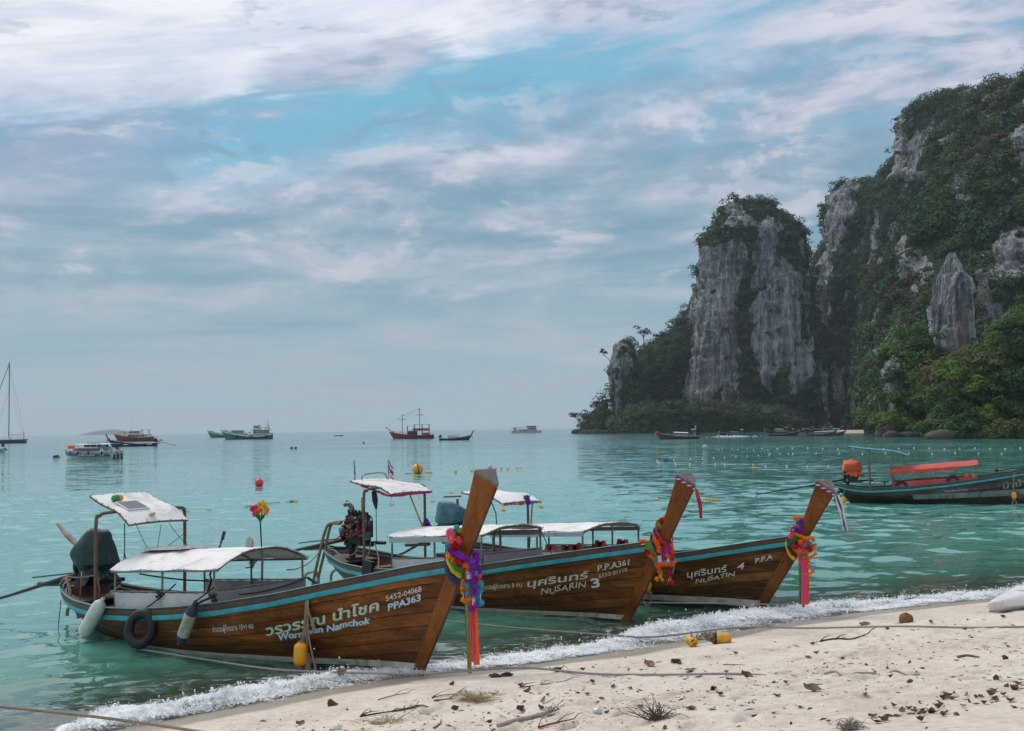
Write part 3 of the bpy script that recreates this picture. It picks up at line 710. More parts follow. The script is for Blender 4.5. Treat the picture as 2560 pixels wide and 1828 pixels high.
cliff('cliff', [(1408, 172, 206), (1440, 142, 214), (1480, 118, 220), (1530, 95, 230), (1562, 78, 240)], 692, 16, n_th=60, n_z=30, seed=5.0, amp=1.2, bare=.9)
# lower skirt of forest in front of the pillar
cliff('cliff', [(1440, 400, 520), (1470, 330, 760), (1490, 250, 960), (1530, 215, 1010), (1566, 190, 1040)], 655, 30, n_th=140, n_z=40, seed=6.0, amp=2.5, bare=.6, dens=.05)
# massif behind the gap
cliff('cliff', [(490, 1190, 1250), (520, 1152, 1330), (580, 1110, 1400), (650, 1096, 1450), (720, 1100, 1470), (760, 1104, 1500), (800, 1092, 1520), (830, 1082, 1550), (870, 1062, 1560), (950, 1040, 1600), (1560, 960, 1700)], 810, 55,
      [[(1105, 590), (1190, 500), (1255, 505), (1240, 620), (1180, 690), (1130, 815), (1100, 825)],
       [(1310, 560), (1420, 545), (1490, 600), (1440, 670), (1400, 730), (1310, 785), (1275, 755), (1295, 650)]], n_th=190, n_z=120, seed=7.0, amp=3.4, bare=.10, gully=2, inset=4.0)
cliff('cliff', [(893, 1082, 1102), (950, 1068, 1116), (1050, 1085, 1119), (1120, 1085, 1112), (1300, 1080, 1120)], 740, 8, [[(1080, 890), (1105, 890), (1118, 950), (1119, 1060), (1110, 1110), (1090, 1060)]], n_th=60, n_z=60, seed=8.0, amp=1.4, bare=.1, inset=.8)
# the highest wall, far right
cliff('cliff', [(122, 1690, 1830), (145, 1560, 1960), (170, 1490, 2010), (200, 1442, 2060), (250, 1408, 2110), (330, 1393, 2160), (400, 1385, 2200), (440, 1345, 2220), (500, 1322, 2240), (560, 1300, 2260), (760, 1280, 2300), (1560, 1200, 2350)], 720, 60,
      [[(1392, 320), (1442, 325), (1452, 505), (1388, 500)], [(1450, 460), (1620, 455), (1600, 510), (1460, 520)]], n_th=210, n_z=130, seed=9.0, amp=3.4, bare=.10, gully=3, inset=7.5)
# near slope on the right
cliff('cliff', [(66, 1935, 2330, 540), (112, 1850, 2420, 535), (190, 1752, 2520, 525), (260, 1702, 2600, 515), (360, 1642, 2650, 500), (470, 1602, 2700, 488), (600, 1582, 2750, 470), (700, 1520, 2750, 455), (800, 1500, 2750, 440), (950, 1430, 2760, 420), (1100, 1365, 2780, 405), (1200, 1330, 2790, 395), (1350, 1318, 2800, 385), (1575, 1345, 2800, 375)], 480, 55,
      [[(1650, 470), (1695, 470), (1705, 600), (1640, 625)], [(1815, 740), (1960, 700), (1960, 890), (1860, 930), (1795, 900)], [(1765, 900), (1800, 900), (1795, 985), (1765, 985)], [(1755, 1000), (1860, 1010), (1850, 1130), (1755, 1140)], [(1890, 480), (1915, 500), (1905, 640), (1880, 620)]],
      n_th=280, n_z=200, seed=10.0, amp=4.2, bare=.15, K=110, Rv=(1.8, 5.4), card=.42, dens=.06, gully=14)
cliff('cliff', [(809, 1634, 1648), (840, 1622, 1660), (870, 1610, 1673), (960, 1590, 1700), (1040, 1571, 1705), (1150, 1557, 1714), (1300, 1547, 1718), (1420, 1541, 1700), (1580, 1540, 1700)], 338, 9, n_th=220, n_z=200, seed=11.0, amp=1.9, inset=.2, allrock=True, veg=.5, K=60, card=.3, Rv=(1, 2.2), dens=.1)
cliff('cliff', [(1150, 1445, 1540), (1200, 1412, 1555), (1260, 1384, 1560), (1350, 1352, 1560), (1450, 1345, 1560), (1576, 1342, 1560)], 316, 12,
      [[(1340, 1300), (1400, 1235), (1428, 1255), (1425, 1350), (1385, 1400), (1365, 1560), (1335, 1560)]], n_th=110, n_z=80, seed=12.0, amp=1.5, inset=.6, bare=.3, near=True, K=150, card=.30, Rv=(1.6, 3.4), dens=.13)
cliff('cliff', [(1040, 1935, 2200), (1090, 1890, 2250), (1190, 1835, 2300), (1250, 1745, 2350), (1295, 1640, 2380), (1330, 1590, 2400), (1400, 1556, 2420), (1500, 1548, 2430), (1592, 1556, 2440)], 272, 22, n_th=170, n_z=80, seed=13.0, amp=2.0, bare=.8, near=True, K=210, card=.25, Rv=(1.5, 3.4), dens=.12)
for nm, bk in (('forest', 'far'), ('shore_forest', 'near')):
    V = np.concatenate([a for a, _ in FOREST[bk]]); Cc = np.concatenate([c for _, c in FOREST[bk]])
    print(nm, len(V)//4)
    ob = fast_mesh(nm, V, np.arange(len(V)).reshape(-1, 4), LEAF, 'stuff', smooth=False, attrs={'leaf': ('FLOAT_COLOR', np.concatenate([Cc, np.ones((len(Cc), 1))], 1))})

# ------------------------------------------------------------------ trees that stand out one by one
BARK = mat('bark', (.10, .085, .07), .9, bump=.5); PALEBARK = mat('pale_bark', (.30, .27, .235), .9, bump=.4)
def leaf_mesh(name, C, Rr, hue, K, card, parent, seed, flat=.8):
    r = np.random.default_rng(seed); V, c = crowns(np.asarray(C, float), np.asarray(Rr, float), np.asarray(hue, float), K, card, r, flat)
    return fast_mesh(name, V, np.arange(len(V)).reshape(-1, 4), LEAF, None, parent, False, {'leaf': ('FLOAT_COLOR', np.concatenate([c, np.ones((len(c), 1))], 1))})
def make_tree(label, group, h, spread, hue, seed, card=.24, K=170, lumps=9, cat='tree'):
    r = np.random.default_rng(seed); t = thing('broadleaf_tree', label, cat, (0, 0, 0), 0, group)
    g = MB(); g.tube([(0, 0, -1.5), (.1, 0, h*.3), (.25, .1, h*.62)], [h*.045, h*.032, h*.016], 8, smooth=4); Cs = []
    for i in range(lumps):
        a = i*2.4+r.normal(0, .3); q = spread*(.25+.75*math.sqrt((i+.5)/lumps)); c = np.array([q*math.cos(a), q*math.sin(a), h*(.92-.42*(q/spread)**1.6)+r.normal(0, h*.04)])
        Cs.append(c); g.tube([(.1, 0, h*(.25+.3*r.random())), tuple(c*np.array([.5, .5, .8])), tuple(c)], [h*.016, h*.009, h*.004], 5, smooth=3)
    g.build('trunk', BARK, t)
    leaf_mesh('crown', Cs, spread*(.42+.2*r.random(lumps)), np.array(hue)*1.3*(.7+.6*r.random((lumps, 1))), K, card, t, seed, .75)
    return t
def place_copies(proto, spots, label=None):
    for i, (p, s, rz) in enumerate(sorted(spots, key=lambda q: q[0][0]/q[0][1])):
        if i == 0: o = proto
        else:
            o = proto.copy(); COL.objects.link(o)
            for ch in proto.children:
                c = ch.copy(); COL.objects.link(c); c.parent = o
        o.location = tuple(float(v) for v in p); o.scale = (s, s, s); o.rotation_euler = (0, 0, rz)
        if label: o['label'] = label % nth(i)
# the bright front row along the foot of the right-hand slope
_sp = [[] for _ in range(4)]; _rt = np.random.default_rng(21)
for i, (zx, zy, Y) in enumerate([(1562, 1560, 250), (1600, 1565, 247), (1640, 1570, 246), (1685, 1572, 245), (1730, 1575, 243), (1780, 1578, 242), (1830, 1580, 240), (1880, 1582, 240), (1930, 1584, 240), (1590, 1500, 254), (1655, 1490, 252), (1720, 1495, 251), (1790, 1480, 250), (1860, 1470, 249), (1925, 1480, 248), (1600, 1420, 258), (1690, 1400, 256), (1770, 1385, 255), (1850, 1370, 253), (1920, 1340, 252), (1640, 1340, 260), (1730, 1310, 258), (1820, 1280, 256), (1900, 1230, 255), (1870, 1160, 257), (1935, 1120, 256),
                                 (1380, 1540, 300), (1415, 1520, 303), (1460, 1530, 300), (1505, 1545, 296), (1440, 1440, 304), (1500, 1450, 302), (1420, 1340, 306), (1480, 1330, 306), (1530, 1280, 308), (1440, 1240, 309), (1500, 1200, 310)]):
    p = aty(*ZX(zx, zy), Y); _sp[[2, 1, 3, 0][int(_rt.integers(0, 4))]].append(((p[0], p[1], p[2]-3.6), _rt.uniform(.75, 1.25), _rt.uniform(0, 6)))
for k, (hue, txt) in enumerate([((.030, .072, .020), 'dark green leafy tree at the foot of the right slope above the water'), ((.050, .105, .022), 'mid green leafy tree at the foot of the right slope above the water'), ((.085, .14, .024), 'bright yellow green leafy tree at the foot of the right slope'), ((.070, .085, .026), 'olive leafy tree at the foot of the right slope above the water')]):
    place_copies(make_tree(txt, 'trees along the foot of the right slope', 6.5, 3.1, hue, 30+k), _sp[k], txt.split(' leafy')[0]+' tree below the right cliff, %s of its colour')
def lone(name, label, px, py, Y, h, sp, hue, seed, lumps=4, card=.5, K=40, lean=(0, 0)):
    p = aty(px, py, Y); t = thing(name, label, 'tree', p); r = np.random.default_rng(seed); g = MB(); Cs = []
    tip = np.array([lean[0], lean[1], h*.6]); g.tube([(0, 0, -2), tip*.5+np.array([.2, 0, 0]), tip], [h*.04, h*.03, h*.02], 6, smooth=3)
    for i in range(lumps):
        a = i*2.4+seed; c = tip+np.array([sp*math.cos(a)*r.uniform(.3, 1), sp*math.sin(a)*.5, h*r.uniform(.05, .42)]); Cs.append(c); g.tube([tip*.8, (tip+c)/2+r.normal(0, .2, 3), c], [h*.018, h*.012, h*.006], 5, smooth=3)
    g.build('trunk', BARK, t); leaf_mesh('crown', Cs, sp*(.3+.2*r.random(lumps)), np.array([hue]*lumps), K, card, t, seed); return t
lone('ridge_tree', 'thin open crowned tree standing on the crest of the small headland left of the pillar', 1609, 866, 735, 11, 5.5, (.02, .04, .022), 2, 6)
lone('ridge_tree', 'smaller spindly tree on the headland crest next to the pillar flank', 1650, 864, 738, 8, 4, (.022, .045, .022), 5, 5)
lone('cliff_tree', 'small tree jutting sideways from the left face of the headland over the sea', 1530, 905, 690, 7, 3, (.02, .038, .02), 8, 3, lean=(-5, 0))
lone('leaning_tree', 'low tree leaning out over the sea at the left tip of the headland', 1462, 1074, 680, 10, 6, (.022, .045, .022), 11, 7, lean=(-4, 0))
def bare_tree():
    p = aty(2188, 900, 395); t = thing('dead_tree', 'pale leafless tree reaching out of the forest between the two cliffs', 'tree', p); g = MB()
    def br(a, d, L, r, k):
        b = a+d*L; g.tube([a, (a+b)/2+RNG.normal(size=3)*L*.08, b], [r, r*.8, r*.55], 5, smooth=3)
        if k:
            for s in (-1, 1): br(b, Vector(d+RNG.normal(size=3)*.25+np.array([s*.5, 0, .1])).normalized()[:] @ np.eye(3), L*.72, r*.55, k-1)
    br(np.array([0, 0, -1.0]), np.array([-.45, -.1, .88]), 4.0, .16, 4)
    g.build('trunk', PALEBARK, t)
bare_tree()
def palm():
    p = aty(2192, 985, 312); t = thing('palm_tree', 'slender palm leaning out at the foot of the pinkish rock face', 'tree', p); g = MB()
    g.tube([(1.2, 0, -8), (.7, 0, -4), (0, 0, 0)], [.2, .16, .13], 7, smooth=4); g.build('trunk', PALEBARK, t); f = MB()
    for i in range(15):
        a = i*2.4; el = .9-.1*i; P = []
        for s in np.linspace(0, 1, 7): P.append(np.array([math.cos(a)*3*s, math.sin(a)*3*s, math.sin(el)*2.2*s-2.0*s*s]))
        P = np.array(P); w = np.array([-math.sin(a), math.cos(a), 0])
        for k in range(6):
            for sgn in (-1, 1):
                q = (P[k]+P[k+1])/2; f._add([P[k], P[k+1], q+sgn*w*.55+np.array([0, 0, -.25])], [(0, 1, 2)])
    f.build('fronds', mat('palm_leaf', (.07, .085, .035), .6, trans=.2), t, smooth=False)
palm()
# boulders at the tideline
def boulders():
    STONE = mat('sea_rock', (.045, .043, .04), .8, bump=.8, bscale=2.0)
    def rock(px, py, Y, r, label, grp=None, sq=(1.3, 1, .7)):
        p = aty(px, py, Y); p[2] = max(0, min(p[2], r*.2)); g = MB(); g.ball((0, 0, 0), r, 14, 9, 0, sq); V = np.array(g.v); V *= (1+.30*fbm(V[:, 0]/r+px, V[:, 1]/r, V[:, 2]/r, 3))[:, None]; g.v = [tuple(q) for q in V]
        o = g.build('boulder', STONE, None, kind=None); o.location = tuple(p); tag(o, label, 'rock', grp)
    rock(1445, 1081, 690, 3.2, 'dark boulder in the water at the far left tip of the headland')
    for i, (px, r) in enumerate([(1462, 2.6), (1474, 2.2), (1488, 2.6), (1503, 2.0), (1520, 2.4)]): rock(px, 1081, 676, r, 'low dark rock under the headland trees, '+nth(i)+' in the row', 'rocks under the headland')
    rock(2214, 1090, 300, 2.6, 'dark rounded rock standing in the sea below the pinkish rock face', None, (1, 1, 1.1))
    rock(2270, 1078, 300, 2.0, 'grey rock on the shore behind the longtail moored by the right slope')
    rock(1932, 1072, 640, 11, 'pale rounded rock rising behind the moored longtail cluster', None, (1, 1, 1.0))
    for i, px in enumerate(range(2345, 2700, 17)): rock(px, 1092, 243, _rt.uniform(1.2, 2.2), 'low dark rock under the right shore trees, '+nth(i)+' in the row', 'rocks under the right shore trees')
    for i, px in enumerate(range(2230, 2350, 22)): rock(px, 1088, 290, _rt.uniform(1.2, 1.9), 'small dark tide line rock left of the bright shore trees, '+nth(i), 'rocks left of the right shore trees')
boulders()
def far_land():
    g = MB(); nx = 60; xs = np.linspace(0, 1, nx); a = aty(212, 1087.5, 8500); b = aty(312, 1087.5, 8500)
    P = [[(a[0]+(b[0]-a[0])*x, a[1]+400*(v-.5), -1+(46*np.interp(x, [0, .12, .3, .45, .7, .9, 1], [0, .35, .62, .72, .9, .72, .55])+4*pnoise(x*9, v*3, 0))*math.sin(PI*v)**.6) for v in np.linspace(0, 1, 13)] for x in xs]
    g.grid(P)
    g.build('island', mat('island_green', (.035, .055, .045), .9), None, kind='structure')
    s = MB(); a = aty(2115, 1079, 430); b = aty(2232, 1079, 430); s.slab([[(a[0]+(b[0]-a[0])*u, 428+v*14, .05+1.1*v) for v in (0, .5, 1)] for u in np.linspace(0, 1, 8)], .8); s.build('sand_strip', mat('far_sand', (.5, .43, .34), .9), None, kind='structure')
far_land()
# ================================================================== longtail boats: shared builders
VARN = wood_mat('varnished_planks', (.066, .023, .0055), (.225, .076, .0135), (.36, .15, .034))
VARN2 = wood_mat('varnished_planks_dark', (.055, .020, .0050), (.185, .064, .0115), (.30, .124, .028), grime=.6)
VARN3 = wood_mat('weathered_planks', (.040, .018, .0060), (.120, .052, .0125), (.23, .112, .033), grime=.75, wear=.5)
OLDW = wood_mat('grey_weathered_planks', (.026, .022, .018), (.075, .065, .052), (.17, .155, .13), rough=.6, grime=.7, wear=.3)
POST = wood_mat('varnished_post', (.09, .028, .005), (.185, .061, .0110), (.28, .105, .025), rough=.3, grime=.30, wear=.16, upright=True)
CAPW = mat('grey_end_grain', (.165, .145, .13), .75, .45, 9, bump=.5, dirt=(.05, .04, .035), dirt_amt=.6)
RIMW = mat('brown_gunwale', (.085, .05, .032), .55, .4, 5, dirt=(.03, .02, .015), dirt_amt=.6, bump=.3)
TEALP = mat('turquoise_paint', (.028, .34, .40), .45, .3, 5, dirt=(.06, .13, .12), dirt_amt=.5, bump=.15)
INNER = mat('red_brown_inside', (.15, .055, .030), .55, .4, 4, dirt=(.04, .02, .015), dirt_amt=.6)
DECKW = mat('mauve_deck_paint', (.16, .105, .09), .6, .35, 5, dirt=(.05, .035, .03), dirt_amt=.6)
CAULK = mat('black_caulk', (.012, .009, .007), .8)
STRIPE = mat('dirty_white_band', (.50, .49, .43), .7, .25, 4, dirt=(.13, .11, .08), dirt_amt=.75)
ANTIF = mat('teal_bottom_paint', (.018, .075, .080), .6, .5, 4, dirt=(.03, .03, .02), dirt_amt=.6)
BOTTOM = mat('black_bottom_paint', (.03, .022, .018), .6, .5, 4, dirt=(.02, .04, .04), dirt_amt=.5)
STEEL = mat('galvanised_pipe', (.24, .215, .19), .45, .35, 7, metal=.5, dirt=(.16, .085, .045), dirt_amt=.7)
RUST = mat('rusty_pipe', (.15, .095, .065), .75, .4, 8, dirt=(.10, .05, .03), dirt_amt=.6)
CANV = mat('white_canvas', (.86, .845, .82), .75, .08, 3, dirt=(.46, .40, .33), dirt_amt=.6, bump=.35, bscale=9, trans=.15)
VAL = mat('grey_valance', (.40, .45, .46), .75, .12, 3, dirt=(.25, .24, .22), dirt_amt=.5)
CURT = mat('grey_curtain', (.27, .26, .27), .8, .15, 2.5, dirt=(.16, .15, .15), dirt_amt=.55, bump=.3, bscale=9)
CURTL = mat('light_grey_curtain', (.52, .52, .52), .8, .12, 2.5, dirt=(.25, .24, .24), dirt_amt=.5, bump=.3, bscale=9)
BLACK = mat('black_rubber', (.012, .012, .013), .55, .4, 8, bump=.3)
IRON = mat('oily_black_iron', (.022, .021, .022), .45, .5, 8, metal=.3, dirt=(.07, .045, .03), dirt_amt=.6)
GREYM = mat('grey_engine_metal', (.17, .175, .18), .4, .5, 10, metal=.6, dirt=(.05, .04, .035), dirt_amt=.7)
ROPE = mat('hemp_rope', (.32, .25, .18), .95, .35, 30, bump=.8, bscale=120)
ROPEG = mat('grey_rope', (.30, .285, .265), .95, .3, 30, bump=.8, bscale=120)
DARKL = mat('dark_line', (.035, .032, .03), .9)
LINEW = mat('white_lettering', (.62, .62, .58), .6, .2, 14, dirt=(.30, .21, .12), dirt_amt=.30)
LINEC = mat('cream_lettering', (.58, .58, .45), .6, .2, 14, dirt=(.30, .22, .12), dirt_amt=.32)
LINEB = mat('pale_blue_lettering', (.54, .63, .68), .6, .2, 14, dirt=(.30, .24, .17), dirt_amt=.28)
GREENL = mat('green_letter_edge', (.03, .19, .07), .6); TEALL = mat('teal_letter_edge', (.05, .24, .30), .6)

BX = [-.2, -.14, -.05, .1, .3, .6, 1, 2, 3, 4, 5, 6, 7, 8, 8.6]
BY = [.05, .22, .36, .48, .58, .69, .80, .95, 1, 1, .93, .76, .49, .17, .085]
class Boat:
    """local frame: x forward, +y port (far side), z up from the water; lateral 'lat' is positive towards the near, starboard side"""
    def __init__(s, bow, stern, rake, sheer, L0=7.85, beam=1.0, ztop=2.5, rimh=.13):
        s.o = onz(*stern)[:2]; b = onz(*bow)[:2]; d = b-s.o; s.L = float(np.hypot(*d)); s.d = d/s.L; s.n = np.array([s.d[1], -s.d[0]])
        s.rz = math.atan2(s.d[1], s.d[0]); s.rake = rake; s.sx, s.sz = zip(*sheer); s.k = (s.L+.65)/8.6; s.beam = beam; s.rimh = rimh; s.ztop = ztop
        xs = np.linspace(-1, 12, 400); zz = np.interp(xs, s.sx, s.sz); kk = np.exp(-np.linspace(-2, 2, 25)**2); zz = np.convolve(np.pad(zz, 12, 'edge'), kk/kk.sum(), 'valid'); s._xs, s._zz = xs, zz
    def w(s, x, y, z): p = s.o+s.d*x-s.n*y; return (float(p[0]), float(p[1]), float(z))
    def side(s, px, py, lat):
        d = ray(px, py); o = CAMP[:2]-s.o; t = (lat-o@s.n)/(d[:2]@s.n); p = CAMP+d*t; return float((p[:2]-s.o)@s.d), float(p[2])
    def B(s, x): return s.beam*np.interp(np.asarray(x)/s.k, BX, BY)
    def Z(s, x): return np.interp(x, s._xs, s._zz)
    def rim(s, x): return s.Z(x)+s.rimh
    def xst(s, z): return .30-.75*np.asarray(z)
    def xbw(s, z): return s.L+s.rake*np.asarray(z)-.125
    def ends(s):
        if not hasattr(s, '_e'):
            a = 0.0
            for _ in range(30): a = float(s.xst(s.rim(a)))
            b = s.L
            for _ in range(30): b = float(s.xbw(s.rim(b)))
            s._e = (a, b)
        return s._e
    def hull(s, S, V, off=0.0):
        """s along, v from rim (0) to keel (1) -> x, half breadth, z"""
        S, V = np.broadcast_arrays(np.asarray(S, float), np.asarray(V, float)); a, b = s.ends(); x0 = a+(b-a)*S
        zr = s.rim(x0); zk = np.interp(S, [0, .12, .4, .8, .95, 1], [-.05, -.28, -.36, -.26, -.12, -.08]); z = zr+(zk-zr)*V
        x = s.xst(z)+(s.xbw(z)-s.xst(z))*S
        e = np.interp(S, [0, .12, .3, .5, .8, 1], [1.25, 1.05, .62, .44, .5, .62]); h = np.maximum(1-V**2, 0)**e
        y = s.B(x0)*h*(1+.02*np.sin(PI*V))+off
        return x, y, z
    def inv(s, x, z):
        S = (x-s.xst(z))/(s.xbw(z)-s.xst(z)); S = np.clip(S, 0, 1); a, b = s.ends(); x0 = a+(b-a)*S; zr = s.rim(x0)
        zk = np.interp(S, [0, .12, .4, .8, .95, 1], [-.05, -.28, -.36, -.26, -.12, -.08]); return S, (zr-z)/(zr-zk)
    def half(s, x, z): S, V = s.inv(x, z); return s.hull(S, np.clip(V, 0, 1))[1]
    def at(s, px, py):
        """pixel -> (x, z) on the near side of the planking"""
        l = .7
        for _ in range(40): x, z = s.side(px, py, l); l = .5*l+.5*float(s.half(x, z))
        return x, z
BOATS = {}
def part(mb, name, m, par, org=(0, 0, 0), **k):
    o = mb.build(name, m, None, org, **k); o.parent = par; o.location = (0, 0, 0); return o
def sub(mb, name, m, par, **k): o = mb.build(name, m, par, **k); return o
def top(mb, name, m, b, label, cat, org, group=None, **k):
    o = mb.build(name, m, None, org, **k); o.location = b.w(*org); o.rotation_euler = (0, 0, b.rz); return tag(o, label, cat, group)
def top_e(name, b, label, cat, org, group=None): return thing(name, label, cat, b.w(*org), b.rz, group)

_font_cache = {}
def text_geo(txt, bold=0.0, shear=0.0, spacing=1.0):
    k = (txt, bold, shear, spacing)
    if k in _font_cache: return _font_cache[k]
    cu = bpy.data.curves.new('t', 'FONT'); cu.body = txt; cu.size = 1; cu.offset = bold; cu.shear = shear; cu.space_character = spacing; cu.resolution_u = 3
    ob = bpy.data.objects.new('t', cu); me = ob.to_mesh(); v = np.array([tuple(p.co) for p in me.vertices]).reshape(-1, 3)[:, :2]; f = [tuple(p.vertices) for p in me.polygons]
    ob.to_mesh_clear(); bpy.data.objects.remove(ob); bpy.data.curves.remove(cu); _font_cache[k] = (v, f); return v, f
def hull_text(b, root, name, txt, pa, pb, height, m, bold=.012, shear=.0, off=.034, edge=None, dx=.012, spacing=1.0, cap=.72, wob=0.0, bend=0.0):
    """lettering painted on the near side from pixel pa to pb along its baseline"""
    a = b.at(*pa); c = b.at(*pb); v, f = text_geo(txt, bold, shear, spacing); w = v[:, 0].max()-v[:, 0].min(); u = (v[:, 0]-v[:, 0].min())/w
    Lw = math.hypot(c[0]-a[0], c[1]-a[1]); q = v[:, 1]/cap*height; sl = (c[1]-a[1])/(c[0]-a[0])
    q = q+wob*np.sin(u*19)*height
    q = q+height*.09*pnoise(u*Lw*9+a[0], v[:, 1]*1.5, 3.3); u = u+height/Lw*.07*pnoise(u*Lw*8, v[:, 1]*2.2+5, a[1]*3)      # unsteady brush
    for (mm, o1, ddx, ddz, nm) in ([(edge, off-.004, dx, -dx, name+'_shadow')] if edge else [])+[(m, off, 0, 0, name)]:
        x = a[0]+(c[0]-a[0])*u+ddx; z = a[1]+(c[1]-a[1])*u+bend*4*u*(1-u)+q+ddz
        S, V = b.inv(x, z); _, y, _ = b.hull(S, V, o1); g = MB(); g._add(np.stack([x, -y, z], 1), f); g.build(nm, mm, root, smooth=False)

def strakes(b, root, wood, n=8, segs=44):
    """each plank a slab with rounded, recessed seams"""
    S = .5-.5*np.cos(np.linspace(0, PI, segs)); S = .35*np.linspace(0, 1, segs)+.65*S
    for side in (-1, 1):
        for i in range(n):
            v0, v1 = .03+.97*(i/n)**.92, .03+.97*((i+1)/n)**.92
            if i == n-1: v1 = .995
            g = .0035*(1+.3*math.sin(i*3)); pr = .009+.002*((i*7) % 3)
            rows = [(v0+g*.4, .0), (v0+g*1.4, pr), (v0*.7+v1*.3, pr+.002), (v0*.3+v1*.7, pr+.002), (v1-g*1.4, pr), (v1-g*.4, .0)]
            P = np.zeros((segs, len(rows), 3))
            for j, (v, of) in enumerate(rows): x, y, z = b.hull(S, v, of); P[:, j] = np.stack([x, y*side*-1 if side > 0 else y, z], -1)
            if side > 0: P = P[:, ::-1]
            mb = MB(); mb.grid(P[:, ::-1]); mb.build('plank', wood, root, angle=25)
def band(b, side, za, zb, s0, s1, off, n=40):
    """a painted strip on the planking between heights za(s), zb(s)"""
    P = []
    for s_ in np.linspace(s0, s1, n):
        row = []
        for k in np.linspace(0, 1, 4):
            z = za(s_)*(1-k)+zb(s_)*k; x = b.xst(z)+(b.xbw(z)-b.xst(z))*s_; S, V = b.inv(x, z); _, y, _ = b.hull(S, V, off); row.append((float(x), -side*float(y), float(z)))
        P.append(row)
    return P if side > 0 else [r[::-1] for r in P]
def sweep_rail(b, zoff, h, w, off, s0=0.0, s1=1.0, n=60):
    """rectangular rail along both sides, round the stern"""
    g = MB(); S = np.concatenate([np.linspace(s1, s0, n)]); a, e = b.ends(); ring = []
    prof = [(0, -h/2), (w, -h/2), (w+.006, 0), (w, h/2), (0, h/2)]
    for side in (-1, 1):
        for q in (S if side < 0 else S[::-1]):
            z0 = float(b.rim(a+(e-a)*q))+zoff; x = float(b.xst(z0)+(b.xbw(z0)-b.xst(z0))*q); Sx, V = b.inv(x, z0); y = float(b.hull(Sx, max(float(V), 0))[1])
            k = max(0.0, 1-q/.03); nrm = np.array([-k*1.2, 1-k*.6]); nrm /= np.linalg.norm(nrm)
            ring.append([(x+nrm[0]*(off+p), side*(y+nrm[1]*(off+p)), z0+dz) for p, dz in prof])
    g.grid(np.array(ring)); g.f.append(tuple(range(5))); m_ = len(ring)*5; g.f.append(tuple(range(m_-1, m_-6, -1))); return g
def build_hull(b, root, wood, stripe=None, bottom=BOTTOM, n=8, inner=INNER):
    # dark inner shell that also closes the seams
    S = .35*np.linspace(0, 1, 60)+.65*(.5-.5*np.cos(np.linspace(0, PI, 60))); V = np.linspace(0, 1, 16); Sg, Vg = np.meshgrid(S, V, indexing='ij'); x, y, z = b.hull(Sg, Vg, .002)
    g = MB(); g.grid(np.concatenate([np.stack([x, -y, z], -1), np.stack([x, y, z], -1)[:, ::-1]], 1)); g.build('hull', CAULK, root)
    x, y, z = b.hull(Sg, Vg*.9, -.045); y = np.maximum(y, .0)
    g = MB(); g.grid(np.concatenate([np.stack([x, -y, z], -1), np.stack([x, y, z], -1)[:, ::-1]], 1)[::-1]); g.build('inner_lining', inner, root)
    strakes(b, root, wood, n)
    a, e = b.ends()
    sweep_rail(b, -.122, .072, .035, .016).build('rub_rail', TEALP, root)
    sweep_rail(b, -.045, .078, .022, .012).build('gunwale', RIMW, root)
    sweep_rail(b, .008, .026, .075, -.045).build('gunwale_cap', RIMW, root)
    sweep_rail(b, .026, .010, .018, .014).build('cap_edge', TEALP, root)
    sweep_rail(b, -.05, .022, .02, -.078, .03, .96).build('inwale', TEALP, root)
    # floor boards and thwarts
    for i in range(5):
        g = MB(); P = []
        for q in np.linspace(.10, .90, 24):
            zf = .10+.0*q; xx = float(b.xst(zf)+(b.xbw(zf)-b.xst(zf))*q); hb = max(.05, float(b.half(xx, zf))-.06); P.append([(xx, -hb+2*hb*(i+.04)/5, zf), (xx, -hb+2*hb*(i+.96)/5, zf)])
        g.slab(P, -.02); g.build('floor_board', DECKW, root, smooth=False)
    for q in (.16, .33, .45, .57, .70, .82):
        xx = a+(e-a)*q; zt = float(b.rim(xx))-.16; hb = float(b.half(xx, zt))-.03; g = MB(); g.box((xx, 0, zt), (.24, 2*hb, .035)); g.build('thwart', DECKW, root, smooth=False)
    g = MB(); P = []
    for q in np.linspace(.012, .105, 10):
        xx = a+(e-a)*q; zt = float(b.rim(xx))-.13; hb = max(.02, float(b.half(xx, zt))-.02); P.append([(xx, -hb, zt), (xx, 0, zt+.015), (xx, hb, zt)])
    g.slab(P, -.03); g.build('stern_deck', DECKW, root)
    P = []
    for q in np.linspace(.80, .985, 12):
        xx = a+(e-a)*q; zt = float(b.rim(xx))-.06; hb = max(.02, float(b.half(xx, zt))-.02); P.append([(xx, -hb, zt), (xx, 0, zt+.02), (xx, hb, zt)])
    g = MB(); g.slab(P, -.03); g.build('fore_deck', DECKW, root)
    if stripe:
        za, zb, s0 = stripe
        for side in (1, -1):
            g = MB(); g.grid(band(b, side, za, zb, s0, 1.0, .0265)); g.build('boot_stripe', STRIPE, root)
            g = MB(); g.grid(band(b, side, lambda s_: zb(s_)-.003, lambda s_: -.16, .02, 1.0, .0245)); g.build('bottom_paint', bottom, root)
